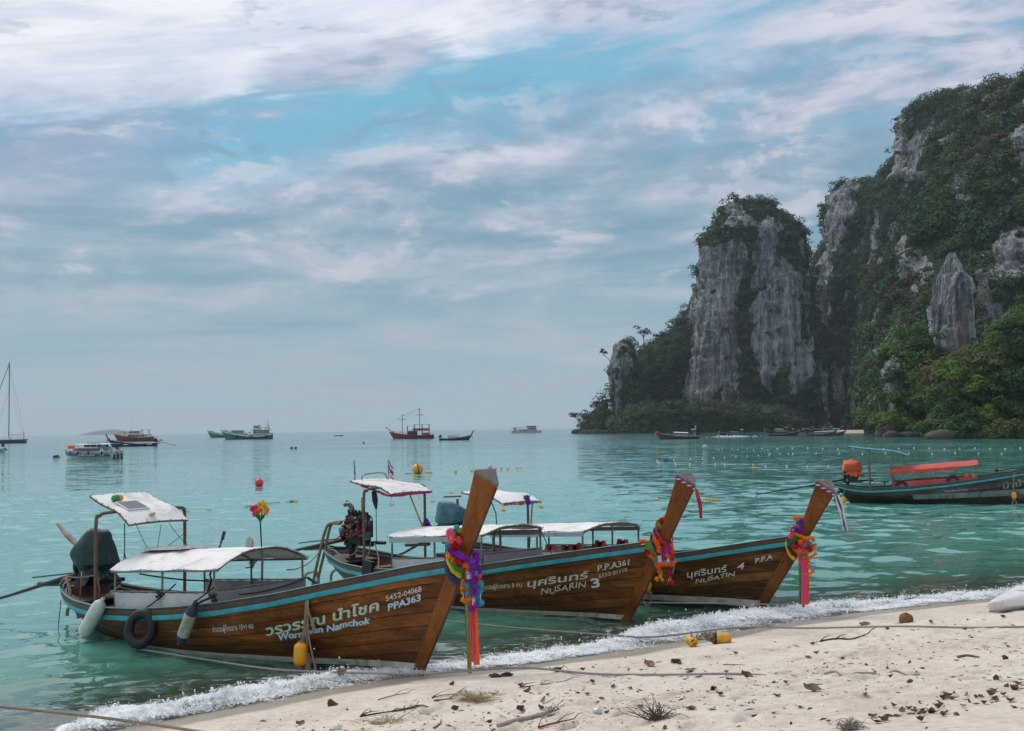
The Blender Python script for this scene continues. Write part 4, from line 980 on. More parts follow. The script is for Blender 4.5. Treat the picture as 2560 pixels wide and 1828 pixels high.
def build_prow(b, root, wood, capm, zt, f0=.145, f1=.20, w1=.22, tilt=.18, zneck=1.7, wneck=.10):
    """stem plank below, three-sided post above, cut square at the top"""
    g = MB(); ring = []; a, e = b.ends(); zr = float(b.rim(e))
    zz = np.concatenate([np.linspace(-.16, zr, 10), np.linspace(zr+.08, zt, 14)])
    for z in zz:
        xf = b.L+b.rake*z+.012*math.sin(z*2)
        if z <= zr+.001: w = float(b.half(xf-.17, min(z, zr-.01)))+.030; f = f0+.04*(z/zr); t = 0; nose = .022
        else:
            k = (z-zr)/(zt-zr); w = np.interp(k, [0, .18, 1], [wneck+.01, wneck, w1]); f = np.interp(k, [0, .2, 1], [f0+.03, f1*.85, f1]); t = tilt*k; nose = .018
        ring.append([(xf, -nose, z), (xf-f, -w, z+t), (xf-f-.02, -w*.8, z+t+.01), (xf-f-.02, w*.8, z+t+.01), (xf-f, w, z+t), (xf, nose, z)])
    R3 = np.array(ring); g.grid(R3, close_v=True); g.f.append(tuple(range(5, -1, -1))); n0 = (len(ring)-1)*6; g.f.append(tuple(n0+k for k in range(6)))
    g.build('prow', wood, root, angle=30)
    c = MB(); T = R3[-1]; ax = np.array([b.rake, 0, 1.0]); ax /= np.linalg.norm(ax); cen = T.mean(0); lo = cen+(T-cen)*1.04+ax*.002; hi = cen+(T-cen)*1.03+ax*.035; c.prism([tuple(p) for p in lo], tuple(ax*.034)); c.build('prow_cap', capm, root, smooth=False)
    # thin lighter strip along the leading edge
    s = MB(); P = [(b.L+b.rake*z+.008+.012*math.sin(z*2), 0, z) for z in np.linspace(.05, zt-.02, 16)]; s.tube(P, .014, 5); s.build('stem_edge', RIMW, root)

def roof(root, x0, x1, half, z0, z1, rise, m, name='canopy', drop=.0, nx=16, ny=13, over=0.02, sagx=.02):
    P = []
    for i in range(nx):
        u = i/(nx-1); x = x0+(x1-x0)*u; row = []
        for j in range(ny):
            t = -1+2*j/(ny-1); z = z0+(z1-z0)*u+rise*(1-abs(t)**2.3)-sagx*math.sin(PI*((u*3) % 1))*.6+.006*math.sin(u*17+t*9); row.append((x, -t*half, z))
        P.append(row)
    g = MB(); g.slab(P, .012); o = g.build(name, m, root, angle=60); A = np.array(P); l = MB()
    for E_ in (A[:, 0], A[:, -1], A[0], A[-1]):
        for q in cr(E_, 2)[::3]: l.tube([q+np.array([.012, 0, .012]), q+np.array([0, .004, .022]), q+np.array([-.015, 0, -.03])], .0045, 4)
    if name == 'canopy' and half > .6 and x1-x0 < 3.5: sub(l, 'lacing', DARKL, o, kind='stuff')
    return P
def arch(x, half, z, rise, r=.016, n=14): return [(x, -t*half, z+rise*(1-abs(t)**2.3)-.02) for t in np.linspace(1, -1, n)]
def pipe(root, pts, r=.018, m=STEEL, name='post', smooth=0, n=8): g = MB(); g.tube(pts, r, n, smooth=smooth); return g.build(name, m, root)
def curtain(root, a, b_, ha, hb, m, name='side_curtain', nu=22):
    """hanging cloth between two points, loosely folded; tops laced to a rail"""
    a, b_ = np.array(a, float), np.array(b_, float); d = b_-a; nrm = np.array([-d[1], d[0], 0]); nrm /= np.linalg.norm(nrm); P = []
    for i in range(nu):
        u = i/(nu-1); p = a+d*u; hh = ha+(hb-ha)*u
        P.append([p+np.array([0, 0, -hh*v-.012*abs(math.sin(u*24))*(1-v)])+nrm*(.018*math.sin(u*15+v*2.5)*v+.008*math.sin(u*37)) for v in np.linspace(0, 1, 7)])
    g = MB(); g.slab(P, .006); g.build(name, m, root, angle=70)
    t = MB()
    for i in range(1, 12):
        p = a+d*i/12; t.tube([p+np.array([0, 0, .035]), p+nrm*.015, p-np.array([.01, 0, .03])], .004, 4)
    t.build('lacing', DARKL, root, kind='stuff')
def puffs(mb, pts, r, n=28, jit=.25):
    for p in pts: mb.puff(np.array(p)+RNG.normal(size=3)*r*.12, r*random.uniform(1-jit, 1+jit), n)
FC = {k: mat('flower_'+k, c, .75, .25, 30, trans=.2) for k, c in dict(purple=(.24, .022, .44), violet=(.16, .05, .42), orange=(.88, .155, .015), yellow=(.83, .50, .02), amber=(.83, .29, .012), red=(.52, .008, .018), pink=(.84, .06, .25), rose=(.80, .10, .16), teal=(.03, .40, .52), white=(.78, .76, .74), green=(.03, .20, .022), lime=(.30, .42, .03), magenta=(.55, .012, .17)).items()}
CL = {k: mat('cloth_'+k, c, .7, .15, 6, bump=.4, bscale=30, trans=.12) for k, c in dict(navy=(.022, .042, .15), yellow=(.72, .58, .03), olive=(.30, .28, .025), pink=(.82, .055, .22), orange=(.88, .13, .02), red=(.45, .012, .045), green=(.05, .25, .025), white=(.72, .70, .72), magenta=(.42, .02, .24), blue=(.03, .06, .26)).items()}
def strand(mb, P, r, step=None, n=26):
    """flower heads strung along a path"""
    P = cr(P, 10); L = np.concatenate([[0], np.cumsum(np.linalg.norm(np.diff(P, axis=0), axis=1))]); step = step or r*1.05; k = max(2, int(L[-1]/step))
    for q in np.linspace(0, L[-1], k): p = np.array([np.interp(q, L, P[:, i]) for i in range(3)]); mb.puff(p+RNG.normal(size=3)*r*.1, r*random.uniform(.88, 1.12), n)
def ribbon_g(a, b_, w, wdir, tw=.3, th=.006, n=16, ph=0.0):
    """a hanging cloth strip with slight twist and folds"""
    a, b_ = np.array(a, float), np.array(b_, float); wd = np.array(wdir, float); wd /= np.linalg.norm(wd); out = np.cross(wd, [0, 0, 1.0]); P = []
    for u in np.linspace(0, 1, n):
        c = a+(b_-a)*u+out*.012*math.sin(u*7+ph); ww = w*(.8+.25*math.sin(u*3+ph)); row = []
        for v in np.linspace(-1, 1, 5): row.append(c+wd*ww*.5*v+out*(.012*math.sin(v*3+u*4+ph)*tw*3))
        P.append(row)
    g = MB(); g.slab(P, th); return g
def wrap_ring(b, z, x_off, hw, hd, nseg=30, dz=0.0):
    """loop round the prow post at height z: half width hw, depth hd, tilted by dz from back to front"""
    xf = b.L+b.rake*z; P = []
    for k in range(nseg+1):
        t = 2*PI*k/nseg; P.append(np.array([xf-.11+x_off+hd*math.cos(t), -hw*math.sin(t), z-dz*math.cos(t)]))
    return P
# ================================================================== the three longtails drawn up on the beach
def flywheel_engine(root, x, z, exposed=True, tail=(-3.2, .25), name='engine'):
    """car engine on a pivot with a long propeller shaft; x, z: centre of the block"""
    g = MB(); g.box((x, 0, z-.02), (.52, .34, .34)); g.box((x, 0, z+.20), (.46, .24, .14)); g.box((x+.02, 0, z-.24), (.40, .28, .12), taper=1.0); g.box((x, 0, z-.34), (.8, .12, .05)); g.box((x, .0, z+.30), (.40, .20, .06))
    for k in range(4): g.lathe([(.03, 0), (.03, .10), (.02, .12)], (x-.16+.11*k, -.10, z+.27), (0, -.3, 1), 8)
    for k in range(5): g.box((x-.2+.1*k, -.178, z), (.022, .02, .26))
    e = part(g, name, IRON, root, smooth=True)
    s = MB(); s.lathe([(.02, -.05), (.20, -.05), (.235, -.03), (.235, .03), (.20, .05), (.02, .05)], (x-.30, 0, z-.09), (1, 0, -.05), 24); sub(s, 'flywheel', IRON, e)
    s = MB(); s.tube([(x-.30, .02, z-.22), (x-1.0, .0, z-.37), tuple([x+tail[0]*.6, 0, z-.30+(tail[1]-z+.3)*.55]), (x+tail[0], 0, tail[1])], [.045, .04, .028, .024], 8); s.tube([(x-.9, .03, z-.45), (x-1.75, .02, z-.52)], .045, 7); s.tube([(x-.4, .05, z-.22), (x-2.0, .05, z-.42)], .014, 6); sub(s, 'drive_shaft', IRON, e)
    s = MB(); px_, pz = x+tail[0], tail[1]
    for k in range(3): s.tube([(px_, 0, pz), (px_-.02, .10*math.cos(k*2.1), pz+.10*math.sin(k*2.1)), (px_-.04, .15*math.cos(k*2.1+.3), pz+.15*math.sin(k*2.1+.3))], [.02, .05, .02], 6, flat=.25)
    sub(s, 'propeller', mat('bronze', (.22, .14, .07), .45, metal=.7), e)
    s = MB(); s.tube([(x+.25, 0, z-.30), (x+.6, -.03, z-.27), (x+.85, -.05, z-.26)], .036, 9); sub(s, 'tiller', IRON, e)
    s = MB(); s.tube([(x-.20, 0, z-.62), (x-.20, 0, z-.36)], [.07, .06], 10); s.box((x-.20, 0, z-.66), (.34, .44, .10)); s.box((x-.20, 0, z-.37), (.2, .2, .06)); sub(s, 'pivot_mount', IRON, e)
    if exposed:
        s = MB(); s.tube([(x-.10, -.06, z+.22), (x-.12, -.06, z+.42), (x-.22, -.08, z+.50), (x-.34, -.08, z+.47), (x-.33, -.08, z+.40)][:4], .042, 10, smooth=5); sub(s, 'intake_pipe', GREYM, e)
        s = MB(); s.tube([(x-.12, .02, z+.24), (x-.30, .03, z+.45), (x-.40, .03, z+.56)], [.03, .045, .02], 8); s.tube([(x+.05, .05, z+.3), (x+.07, .05, z+.44)], .018, 6); sub(s, 'exhaust_stack', GREYM, e)
        s = MB(); s.box((x+.08, .05, z+.52), (.05, .05, .22)); sub(s, 'wooden_handle', mat('raw_wood', (.35, .22, .10), .7), e)
        s = MB(); s.lathe([(.0, -.06), (.075, -.05), (.085, 0), (.075, .06), (.0, .07)], (x+.34, -.10, z+.12), (1, -.3, 0), 14); s.lathe([(.0, 0), (.05, .0), (.05, .05), (0, .05)], (x+.27, -.10, z+.22), (1, -.2, 0), 12); s.box((x+.33, -.06, z-.14), (.10, .12, .16)); s.lathe([(.05, 0), (.05, .10)], (x+.05, -.2, z+.05), (0, -1, 0), 12); sub(s, 'alternator', GREYM, e)
        s = MB(); s.torus((x+.30, -.09, z+.16), .14, .012, (1, -.15, .2), 24, 6, 1.3); s.tube([(x+.15, -.05, z+.32), (x+.30, -.1, z+.36), (x+.40, -.12, z+.20), (x+.37, -.12, z-.05)], .014, 6, smooth=4); sub(s, 'drive_belt', BLACK, e)
        s = MB(); s.ball((x-.23, -.27, z-.02), .062, 12, 8); sub(s, 'fuel_cap', TEALP, e)
        s = MB()
        for _ in range(26):
            p = np.array([x+random.uniform(-.24, .26), -.18+random.uniform(-.05, .04), z+random.uniform(-.12, .24)]); s.tube([p, p+RNG.normal(size=3)*.06, p+RNG.normal(size=3)*.10], random.choice([.006, .009, .014]), 5, smooth=3)
        sub(s, 'hoses', mat('red_hose', (.38, .03, .02), .5), e, kind='stuff')
        s = MB()
        for _ in range(30):
            p = np.array([x+random.uniform(-.26, .28), random.uniform(-.22, -.1), z+random.uniform(-.2, .3)]); s.box(p, (random.uniform(.03, .1), random.uniform(.03, .08), random.uniform(.03, .09)), Matrix.Rotation(random.uniform(0, 3), 3, random.choice('XYZ')))
        sub(s, 'fittings', GREYM, e, kind='stuff')
    return e
def tarp(b, label, cx, cz, sx, sy, h, m, name='engine_cover', seed=1, skirt=.34, point=0.0, n=72, nz=34):
    """cloth thrown over an engine: folds gather towards the lashed bottom edge"""
    g = MB(); P = []; rr_ = np.random.default_rng(int(seed*10)); K = 15
    N_ = rr_.normal(size=(K, 3)); N_[:, 2] = N_[:, 2]*.7+.15; N_ = np.vstack([N_, [[.1, -.1, 1], [1, 0, .12], [-1, .1, .1], [.1, -1, .05], [0, 1, 0]]]); N_ /= np.linalg.norm(N_, axis=1)[:, None]; D_ = rr_.uniform(.74, 1.05, len(N_))
    nb = int(nz*.74); last = None
    for i in range(nz):
        row = []
        for k in range(n):
            t = 2*PI*k/n
            if i < nb:
                ph = .02+i/(nb-1)*.62*PI; d = np.array([math.cos(t)*math.sin(ph), math.sin(t)*math.sin(ph), math.cos(ph)]); q = D_/np.maximum(N_@d, .12); R_ = 1/np.sum((1/q)**26)**(1/26)
                R_ *= 1+.05*float(pnoise(d[0]*3+seed, d[1]*3, d[2]*3))+.05*(.2-abs(float(pnoise(d[0]*2+seed, d[1]*2+5, d[2]*4))))
                v = d*R_; row.append((cx+v[0]*sx, -v[1]*sy, cz+.10*h+v[2]*h*.5+point*max(0, 1-ph*2.2)*2))
            else:
                u = (i-nb+1)/(nz-nb); w_ = 1-.30*math.sin(min(u*1.6, 1)*PI*.5)+.42*max(0, u-.35)+u*(.10*math.sin(t*9+seed)+.07*math.sin(t*17+seed*2)); a = last[k]
                row.append((cx+(a[0]-cx)*w_+.04*u, a[1]*w_, a[2]-u*h*skirt*(1+.3*math.sin(t*3+seed)+.18*math.sin(t*11))))
        if i == nb-1: last = row
        P.append(row)
    g.grid(np.array(P)[:, ::-1], close_v=True); g.f.append(tuple(range(n)))
    return top(g, name, m, b, label, 'tarpaulin', (cx, 0, cz-h*.5), angle=28)
TARPG = mat('dark_green_tarp', (.012, .040, .040), .5, .25, 5, bump=.5, bscale=7); TARPB = mat('teal_blue_tarp', (.035, .12, .155), .42, .25, 5, bump=.5, bscale=8); TARPO = mat('orange_tarp', (.62, .10, .028), .6, .22, 5, bump=.5, bscale=8)
def hoop(root, x, lat, zb, zt, lean=0.0, m=RUST):
    g = MB(); r = .16; g.tube(cr([(x, -lat, zb), (x, -lat, zt-r*1.2), (x+.03, -lat+r*.3, zt-r*.3), (x+.05, -lat+r*1.1, zt), (x+.05, 0, zt+.02), (x+.05, lat-r*1.1, zt), (x+.03, lat-r*.3, zt-r*.3), (x, lat, zt-r*1.2), (x, lat, zb)], 6), .028, 10); return g.build('canopy_hoop', m, root)
def aft_sheet(root, x0, x1, half0, half1, z0, zm, z1, m=CANV, xm=.72, name='stern_canopy'):
    P = []
    for u in np.linspace(0, 1, 14):
        x = x0+(x1-x0)*u; z = np.interp(u, [0, xm, 1], [z0, zm, z1]); h = half0+(half1-half0)*u
        P.append([(x, -t*h, z+.02*(1-t*t)-.015*math.sin(PI*u*2)) for t in np.linspace(-1, 1, 11)])
    g = MB(); g.slab(P, .012); o = g.build(name, m, root, angle=60)
    e = MB(); A = np.array(P); rim = list(A[:, 0])+list(A[-1, 1:])+list(A[::-1, -1])[1:]+list(A[0, ::-1])[1:]
    e.tube([p-np.array([0, 0, .01]) for p in rim], .014, 6); sub(e, 'edge_pipe', RUST, o)
    l = MB()
    for i in range(0, len(rim)-1, 2):
        p = np.array(rim[i]); l.tube([p+np.array([.0, .02, .012]), p+np.array([.012, -.005, .022]), p+np.array([0, -.02, -.02])], .005, 4)
    sub(l, 'lacing', DARKL, o, kind='stuff'); return P
GRP_BOAT = 'wooden longtail boats drawn up at the beach'
# ------------------------------------------------------------------ boat one (nearest)
b1 = Boat((1057, 1683), (203, 1560), .516, [(-1, .64), (-.2, .62), (.5, .47), (1, .425), (2, .405), (3, .46), (4, .555), (5, .68), (6, .855), (7, 1.09), (8, 1.33), (8.6, 1.45), (9.5, 1.6)])
r1 = top_e('longtail_boat', b1, 'nearest varnished longtail boat with Worrawan lettering and white fenders on its side', 'longtail boat', (0, 0, 0), GRP_BOAT)
build_hull(b1, r1, VARN, (lambda s_: -.02+.155*s_, lambda s_: -.075+.115*s_, .02), ANTIF)
build_prow(b1, r1, POST, CAPW, 2.55)
hull_text(b1, r1, 'thai_name', 'วรวรรณ นำโชค', (670, 1589), (953, 1524), .115, LINEC, .022, .12, edge=GREENL, dx=.013, cap=.60, bend=-.01)
hull_text(b1, r1, 'latin_name', 'Worrawan Namchok', (703, 1601), (931, 1556), .092, LINEB, .030, .22, edge=TEALL, dx=.009, wob=.10)
hull_text(b1, r1, 'licence_number', '5452-04068', (969, 1502), (1058, 1478), .072, LINEW, .008, .0)
hull_text(b1, r1, 'registration', 'PPA363', (974, 1526), (1056, 1500), .088, LINEB, .022, .1, edge=TEALL, dx=.008)
hull_text(b1, r1, 'passenger_limit', 'จำนวนผู้โดยสาร 10+1 คน', (537, 1580), (639, 1571), .068, LINEW, .006, .1, cap=.60)
e1 = flywheel_engine(r1, .42, 1.12, False, (-4.4, -.05))
g = MB(); g.tube([(-.2, .05, 1.36), (-.55, .07, 1.52), (-.85, .08, 1.70)], [.05, .055, .028], 9); sub(g, 'exhaust_pipe', mat('chalky_pipe', (.36, .30, .27), .85, .3, 8, dirt=(.2, .1, .07), dirt_amt=.6), e1)
tarp(b1, 'dark green tarpaulin wrapped over the engine of the nearest longtail', .40, 1.16, .43, .36, .94, TARPG, seed=2.2)
g = MB(); g.tube(sag((-.02, -.30, .86), (.85, -.33, .93), .03), .012, 6); top(g, 'lashing_rope', ROPE, b1, 'rope lashed around the foot of the dark green engine tarpaulin', 'rope', (-.02, -.30, .86))
hoop(r1, 1.7, .88, .48, 2.03)
aft_sheet(r1, 1.08, 2.15, .56, .58, 2.27, 2.02, 1.84)
# passenger canopy, posts, curtains
roof(r1, 2.1, 4.72, .90, 1.14, 1.31, .24, CANV)
for x, z in ((2.14, 1.14), (3.4, 1.225), (4.68, 1.31)):
    pipe(r1, arch(x, .89, z, .24), .016, STEEL, 'roof_bow')
for sy in (-1, 1):
    pipe(r1, [(2.12, sy*.89, 1.12), (4.70, sy*.89, 1.29)], .016, STEEL, 'roof_rail')
    for x, zt in ((2.22, 1.13), (3.4, 1.2), (4.6, 1.29)):
        pipe(r1, [(x, sy*.89, float(b1.rim(x))-.05), (x, sy*.88, zt)], .017, STEEL, 'post')
    pipe(r1, [(2.22, sy*.885, .82), (4.6, sy*.885, .97)], .013, STEEL, 'side_rail')
    curtain(r1, (2.24, sy*.90, .81), (4.58, sy*.90, .955), .34, .29, CURTL)
pipe(r1, [(4.62, 0, .35), (4.66, 0, 1.50)], .018, STEEL, 'post')
pipe(r1, [(4.66, -.88, 1.0), (4.66, .88, .99)], .014, STEEL, 'cross_rail')
curtain(r1, (4.67, -.87, .985), (4.67, .87, .975), .36, .30, CURT, 'front_curtain')
pipe(r1, [(2.60, .62, .62), (2.72, .62, .86), (2.68, .62, .95), (3.05, .60, 1.62)], .016, IRON, 'gear_lever', 0)
g = MB(); g.tube([(3.02, .60, 1.55), (3.07, .60, 1.68)], .026, 8); g.build('lever_grip', BLACK, r1)
g = MB(); g.lathe([(.0, -.05), (.08, -.04), (.115, 0), (.118, .015), (.0, .02)], (3.30, .93, 1.46), (-.3, -1, .2), 18); o = g.build('mirror', mat('grey_mirror_back', (.26, .26, .26), .5), r1)
g = MB(); g.lathe([(.0, -.04), (.08, -.03), (.112, 0), (.112, .015), (.0, .02)], (3.36, .93, 1.16), (-.6, -1, .0), 18); g.build('mirror', mat('grey_mirror_back', (.26, .26, .26)), r1)
g = MB(); g.tube([(3.62, .92, 1.32), (3.34, .94, 1.08), (3.20, .94, 1.06)], .012, 6); g.tube([(3.35, .93, 1.28), (3.37, .93, 1.08)], .01, 6); g.tube([(3.45, .9, 1.3), (3.32, .93, 1.40)], .01, 6); g.build('mirror_bracket', IRON, r1)
def panel(b, label, pts, grid, m_frame, m_face, org, thick=.03):
    P = np.array(pts, float); t = top_e('solar_panel', b, label, 'solar panel', org); g = MB(); n = np.cross(P[1]-P[0], P[3]-P[0]); n /= np.linalg.norm(n); n = n if n[2] > 0 else -n
    g.prism([tuple(p) for p in P], tuple(n*thick)); part(g, 'panel_frame', m_frame, t, org, smooth=False)
    def q(u, v): return (P[0]*(1-u)+P[1]*u)*(1-v)+(P[3]*(1-u)+P[2]*u)*v+n*(thick+.003)
    nu, nv = grid
    for i in range(nu):
        for j in range(nv):
            a0, a1 = .05+.9*i/nu+.006, .05+.9*(i+1)/nu-.006; c0, c1 = .06+.88*j/nv+.008, .06+.88*(j+1)/nv-.008; g = MB(); g._add([q(a0, c0), q(a1, c0), q(a1, c1), q(a0, c1)], [(0, 1, 2, 3)]); part(g, 'solar_cell', m_face, t, org, smooth=False)
PVF = mat('panel_frame_white', (.62, .62, .62), .4); PVC = mat('solar_cell_grey', (.10, .115, .13), .2, .2, 3); PVL = mat('glass_reflecting_sky', (.25, .28, .30), .12, .1, 2)
panel(b1, 'small solar panel lying on the stern canopy of the nearest boat', [(1.52, -.40, 2.165), (1.52, .02, 2.175), (1.88, .02, 2.055), (1.88, -.40, 2.045)], (5, 3), PVF, PVC, (1.5, -.2, 2.05), .02)
panel(b1, 'large flat grey panel laid on the main canopy roof of the nearest boat', [(2.10, -.36, 1.405), (2.10, .44, 1.405), (3.15, .44, 1.475), (3.15, -.36, 1.475)], (2, 2), PVF, PVL, (2.5, 0, 1.35), .035)
g = MB(); g.box((2.0, -.06, 1.935), (.10, .16, .05), Matrix.Rotation(.6, 3, 'Y')); l0 = top(g, 'flood_light', BLACK, b1, 'small square floodlight hanging at the front edge of the stern canopy', 'lamp', (2.0, -.06, 1.93), smooth=False); g = MB(); g.box((.045, 0, .03), (.02, .11, .10), Matrix.Rotation(.6, 3, 'Y')); g.build('lens', mat('lamp_lens', (.55, .50, .32), .3), l0, smooth=False)
fl = top_e('net_float', b1, 'half orange half green float lying on the stern canopy', 'float', (1.30, -.28, 2.24)); g = MB(); g.lathe([(0, -.085), (.045, -.08), (.060, -.04), (.062, 0)], (1.40, -.26, 2.235), (0, -1, 0), 14); part(g, 'orange_half', mat('orange_plastic', (.75, .30, .03), .4), fl, (1.30, -.28, 2.24)); g = MB(); g.lathe([(.062, 0), (.063, .04), (.057, .085), (.03, .11), (0, .115)], (1.40, -.26, 2.235), (0, -1, 0), 14); part(g, 'green_half', mat('green_plastic', (.02, .25, .06), .35), fl, (1.30, -.28, 2.24))
def flower_bunch(b, label, org, cols, h0, R_, seed, stick=True, grp=None):
    t = top_e('flower_bouquet', b, label, 'flowers', org, grp); r = random.Random(seed); x, y, z = org
    if stick: g = MB(); g.tube([(x, y, z), (x-.03, y, z+h0)], .011, 7); part(g, 'stick', IRON, t, org)
    g = MB()
    for k in range(9): a = k*2.4; g._add([(x-.03, y, z+h0-.02), (x-.03+.06*math.cos(a), y+.06*math.sin(a), z+h0+.06), (x-.03+.10*math.cos(a+.2), y+.10*math.sin(a+.2), z+h0+.14), (x-.03+.05*math.cos(a+.5), y+.05*math.sin(a+.5), z+h0+.10)], [(0, 1, 2, 3)])
    part(g, 'leaves', FC['green'], t, org, smooth=False)
    for c, k in cols:
        g = MB()
        for q in k: g.puff((x-.03+q[0], y+q[1], z+h0+q[2]), q[3], 34)
        part(g, 'flower', FC[c], t, org, smooth=False)
flower_bunch(b1, 'red and yellow flower bouquet on a stick above the main canopy', (4.64, 0, 1.52), [('yellow', [(.10, -.02, .25, .055), (.12, .02, .19, .055), (.06, .0, .28, .05), (.13, 0, .14, .045), (.02, -.03, .26, .045)]), ('magenta', [(-.13, -.03, .19, .05), (-.06, -.05, .18, .05), (-.12, 0, .11, .045), (-.08, .02, .23, .04)]), ('orange', [(-.01, -.06, .15, .05), (.06, -.05, .17, .04)])], .42, .1, 1)
# fenders and tyre hung on the near side
def fender(b, label, top_, bot, r, m, capm=None, grp='fenders of the nearest boat'):
    t = top_e('boat_fender', b, label, 'fender', bot, grp); a, c = np.array(top_, float), np.array(bot, float); ax = a-c; L = float(np.linalg.norm(ax)); axn = ax/L; g = MB()
    pr = [(.02, -.05), (.035, -.045), (.03, -.01), (.5*r, .01), (.86*r, .05), (r, .13), (r, L-.16), (.85*r, L-.07), (.45*r, L-.01), (.03, L+.02), (.03, L+.06), (.01, L+.06)]
    if capm:
        g.lathe(pr[5:7], c, axn, 18); part(g, 'fender_body', m, t, bot)
        for q in (pr[:6], pr[6:]): h = MB(); h.lathe(q, c, axn, 18); part(h, 'fender_end', capm, t, bot)
    else: g.lathe(pr, c, axn, 20); part(g, 'fender_body', m, t, bot)
    h = MB(); x2 = a+axn*.06; h.tube(sag(x2, np.array([x2[0]+.22, x2[1]+.16, x2[2]+.20]), .0, 4), .013, 6); part(h, 'fender_rope', ROPE if not capm else DARKL, t, bot); return t
FENW = mat('white_vinyl', (.62, .63, .60), .5, .12, 8, dirt=(.38, .36, .32), dirt_amt=.55); FEND = mat('dirty_white_vinyl', (.44, .42, .37), .6, .2, 5, dirt=(.10, .09, .08), dirt_amt=.8); NAVY = mat('navy_vinyl', (.018, .04, .085), .5)
fender(b1, 'plain dirty white fender tilted over the stern quarter of the nearest boat', (*[(lambda q: (q[0], -1.10, q[1]))(b1.side(254, 1503, 1.10))][0],), (*[(lambda q: (q[0], -1.10, q[1]))(b1.side(207, 1588, 1.10))][0],), .112, FENW)
fender(b1, 'stained white fender with dark blue ends hanging amidships', (*[(lambda q: (q[0], -1.14, q[1]))(b1.side(486, 1512, 1.14))][0],), (*[(lambda q: (q[0], -1.12, q[1]))(b1.side(451, 1606, 1.12))][0],), .088, FEND, NAVY)
tx, tz = b1.side(352, 1572, 1.10); g = MB(); g.torus((tx, -1.10, tz), .19, .072, (0.42, -1, .06), 34, 12, 1.22); ty = top(g, 'tyre', BLACK, b1, 'black tyre hung as a fender between the two white fenders', 'tyre', (tx, -1.10, tz)); 
g = MB(); g.tube([(-.02, .06, .27), (.28, .20, .50), (.52, .24, .68)], .012, 6); g.build('tyre_rope', DARKL, ty)
# black lashings on the posts
for p, lab in (((4.60, -.90, .90), 'black rope knot tied round the front near canopy post'), ((3.38, -.90, .86), 'small black knot tied round the middle canopy post')):
    g = MB()
    for k in range(7): g.torus((p[0]+random.uniform(-.03, .05), p[1]-.01, p[2]+random.uniform(-.04, .04)), random.uniform(.03, .05), .014, (random.uniform(-.5, .5), random.uniform(-.5, .5), 1), 12, 5)
    if lab[0:11] == 'black rope ': g.tube([(p[0], p[1]-.02, p[2]), (p[0]-.12, p[1]-.12, p[2]-.06), (p[0]-.20, p[1]-.2, p[2]-.14)], .02, 6, smooth=3)
    top(g, 'rope_knot', DARKL, b1, lab, 'rope', p)
g = MB(); g.tube(sag((5.0, -.75, .95), (4.69, .87, 1.0), .05), .014, 6); g.torus((5.75, .55, .93), .06, .022, (0, .5, 1), 14, 6); g.tube(sag((4.72, .88, 1.0), (5.85, .6, .92), .06), .022, 6); top(g, 'bow_line', DARKL, b1, 'black line from the far front post to the gunwale of the nearest boat', 'rope', (4.7, .5, .95))
# bunch of hawser hung over the gunwale with the yellow float
hx, hz = b1.at(772, 1500); hy = -float(b1.half(hx, hz))-.05
org = (hx, hy, hz); hb_ = top_e('hanging_hawser', b1, 'bundle of brown rope hung over the gunwale across the painted name', 'rope', org)
g = MB()
for k, (dx1, dz1, dx2, dz2, ln) in enumerate([(-.03, -.3, -.08, -.62, 1), (.02, -.35, .04, -.85, 1), (.12, -.25, .16, -.42, 0), (.0, -.4, -.02, -.7, 1), (.10, -.5, .27, -1.12, 1)]):
    g.tube([(hx, hy+.08, hz+.07), (hx+.01*k, hy-.005, hz-.05), (hx+dx1, hy-.012*k, hz+dz1), (hx+dx2, hy-.02, hz+dz2)], .0135, 7, smooth=5)
g.tube([(hx+.12, hy-.03, hz-.25), (hx+.2, hy-.03, hz-.40), (hx+.16, hy-.03, hz-.30), (hx+.05, hy-.03, hz-.12)], .0135, 7, smooth=5)
part(g, 'rope', ROPE, hb_, org)
g = MB()
for k in range(9): g.torus((hx-.06+random.uniform(-.05, .06), hy-.03, hz-.66+random.uniform(-.07, .07)), random.uniform(.03, .05), .012, (random.uniform(-1, 1), -1, random.uniform(-1, 1)), 12, 5)
g.tube([(hx+.05, hy-.03, hz-.72), (hx+.06, hy-.03, hz-.95)], [.03, .045], 7); part(g, 'knot', ROPE, hb_, org)
fx, fz = b1.side(751, 1636, -hy+.10); g = MB(); L = .32; g.lathe([(0, -.16), (.05, -.158), (.085, -.13), (.094, -.09), (.094, .09), (.085, .13), (.05, .158), (0, .16)], (fx, hy-.10, fz), (.04, 0, 1), 20); yf = top(g, 'yellow_float', mat('yellow_float_plastic', (.80, .36, .012), .35, .1, 4), b1, 'yellow capsule float hanging on rope under the painted name', 'float', (fx, hy-.10, fz))
g = MB(); g.tube([(0, 0, .17), (.06, .03, .30), (.09, .05, .40)], .012, 6); g.tube([(0, 0, -.15), (0, 0, -.20)], .03, 6); g.build('float_rope', ROPE, yf)

def garland_set(b, gname, zr, items): pass
def post_pt(b, z, back=.0, lat=.0): return np.array([b.L+b.rake*z-back, -lat, z])
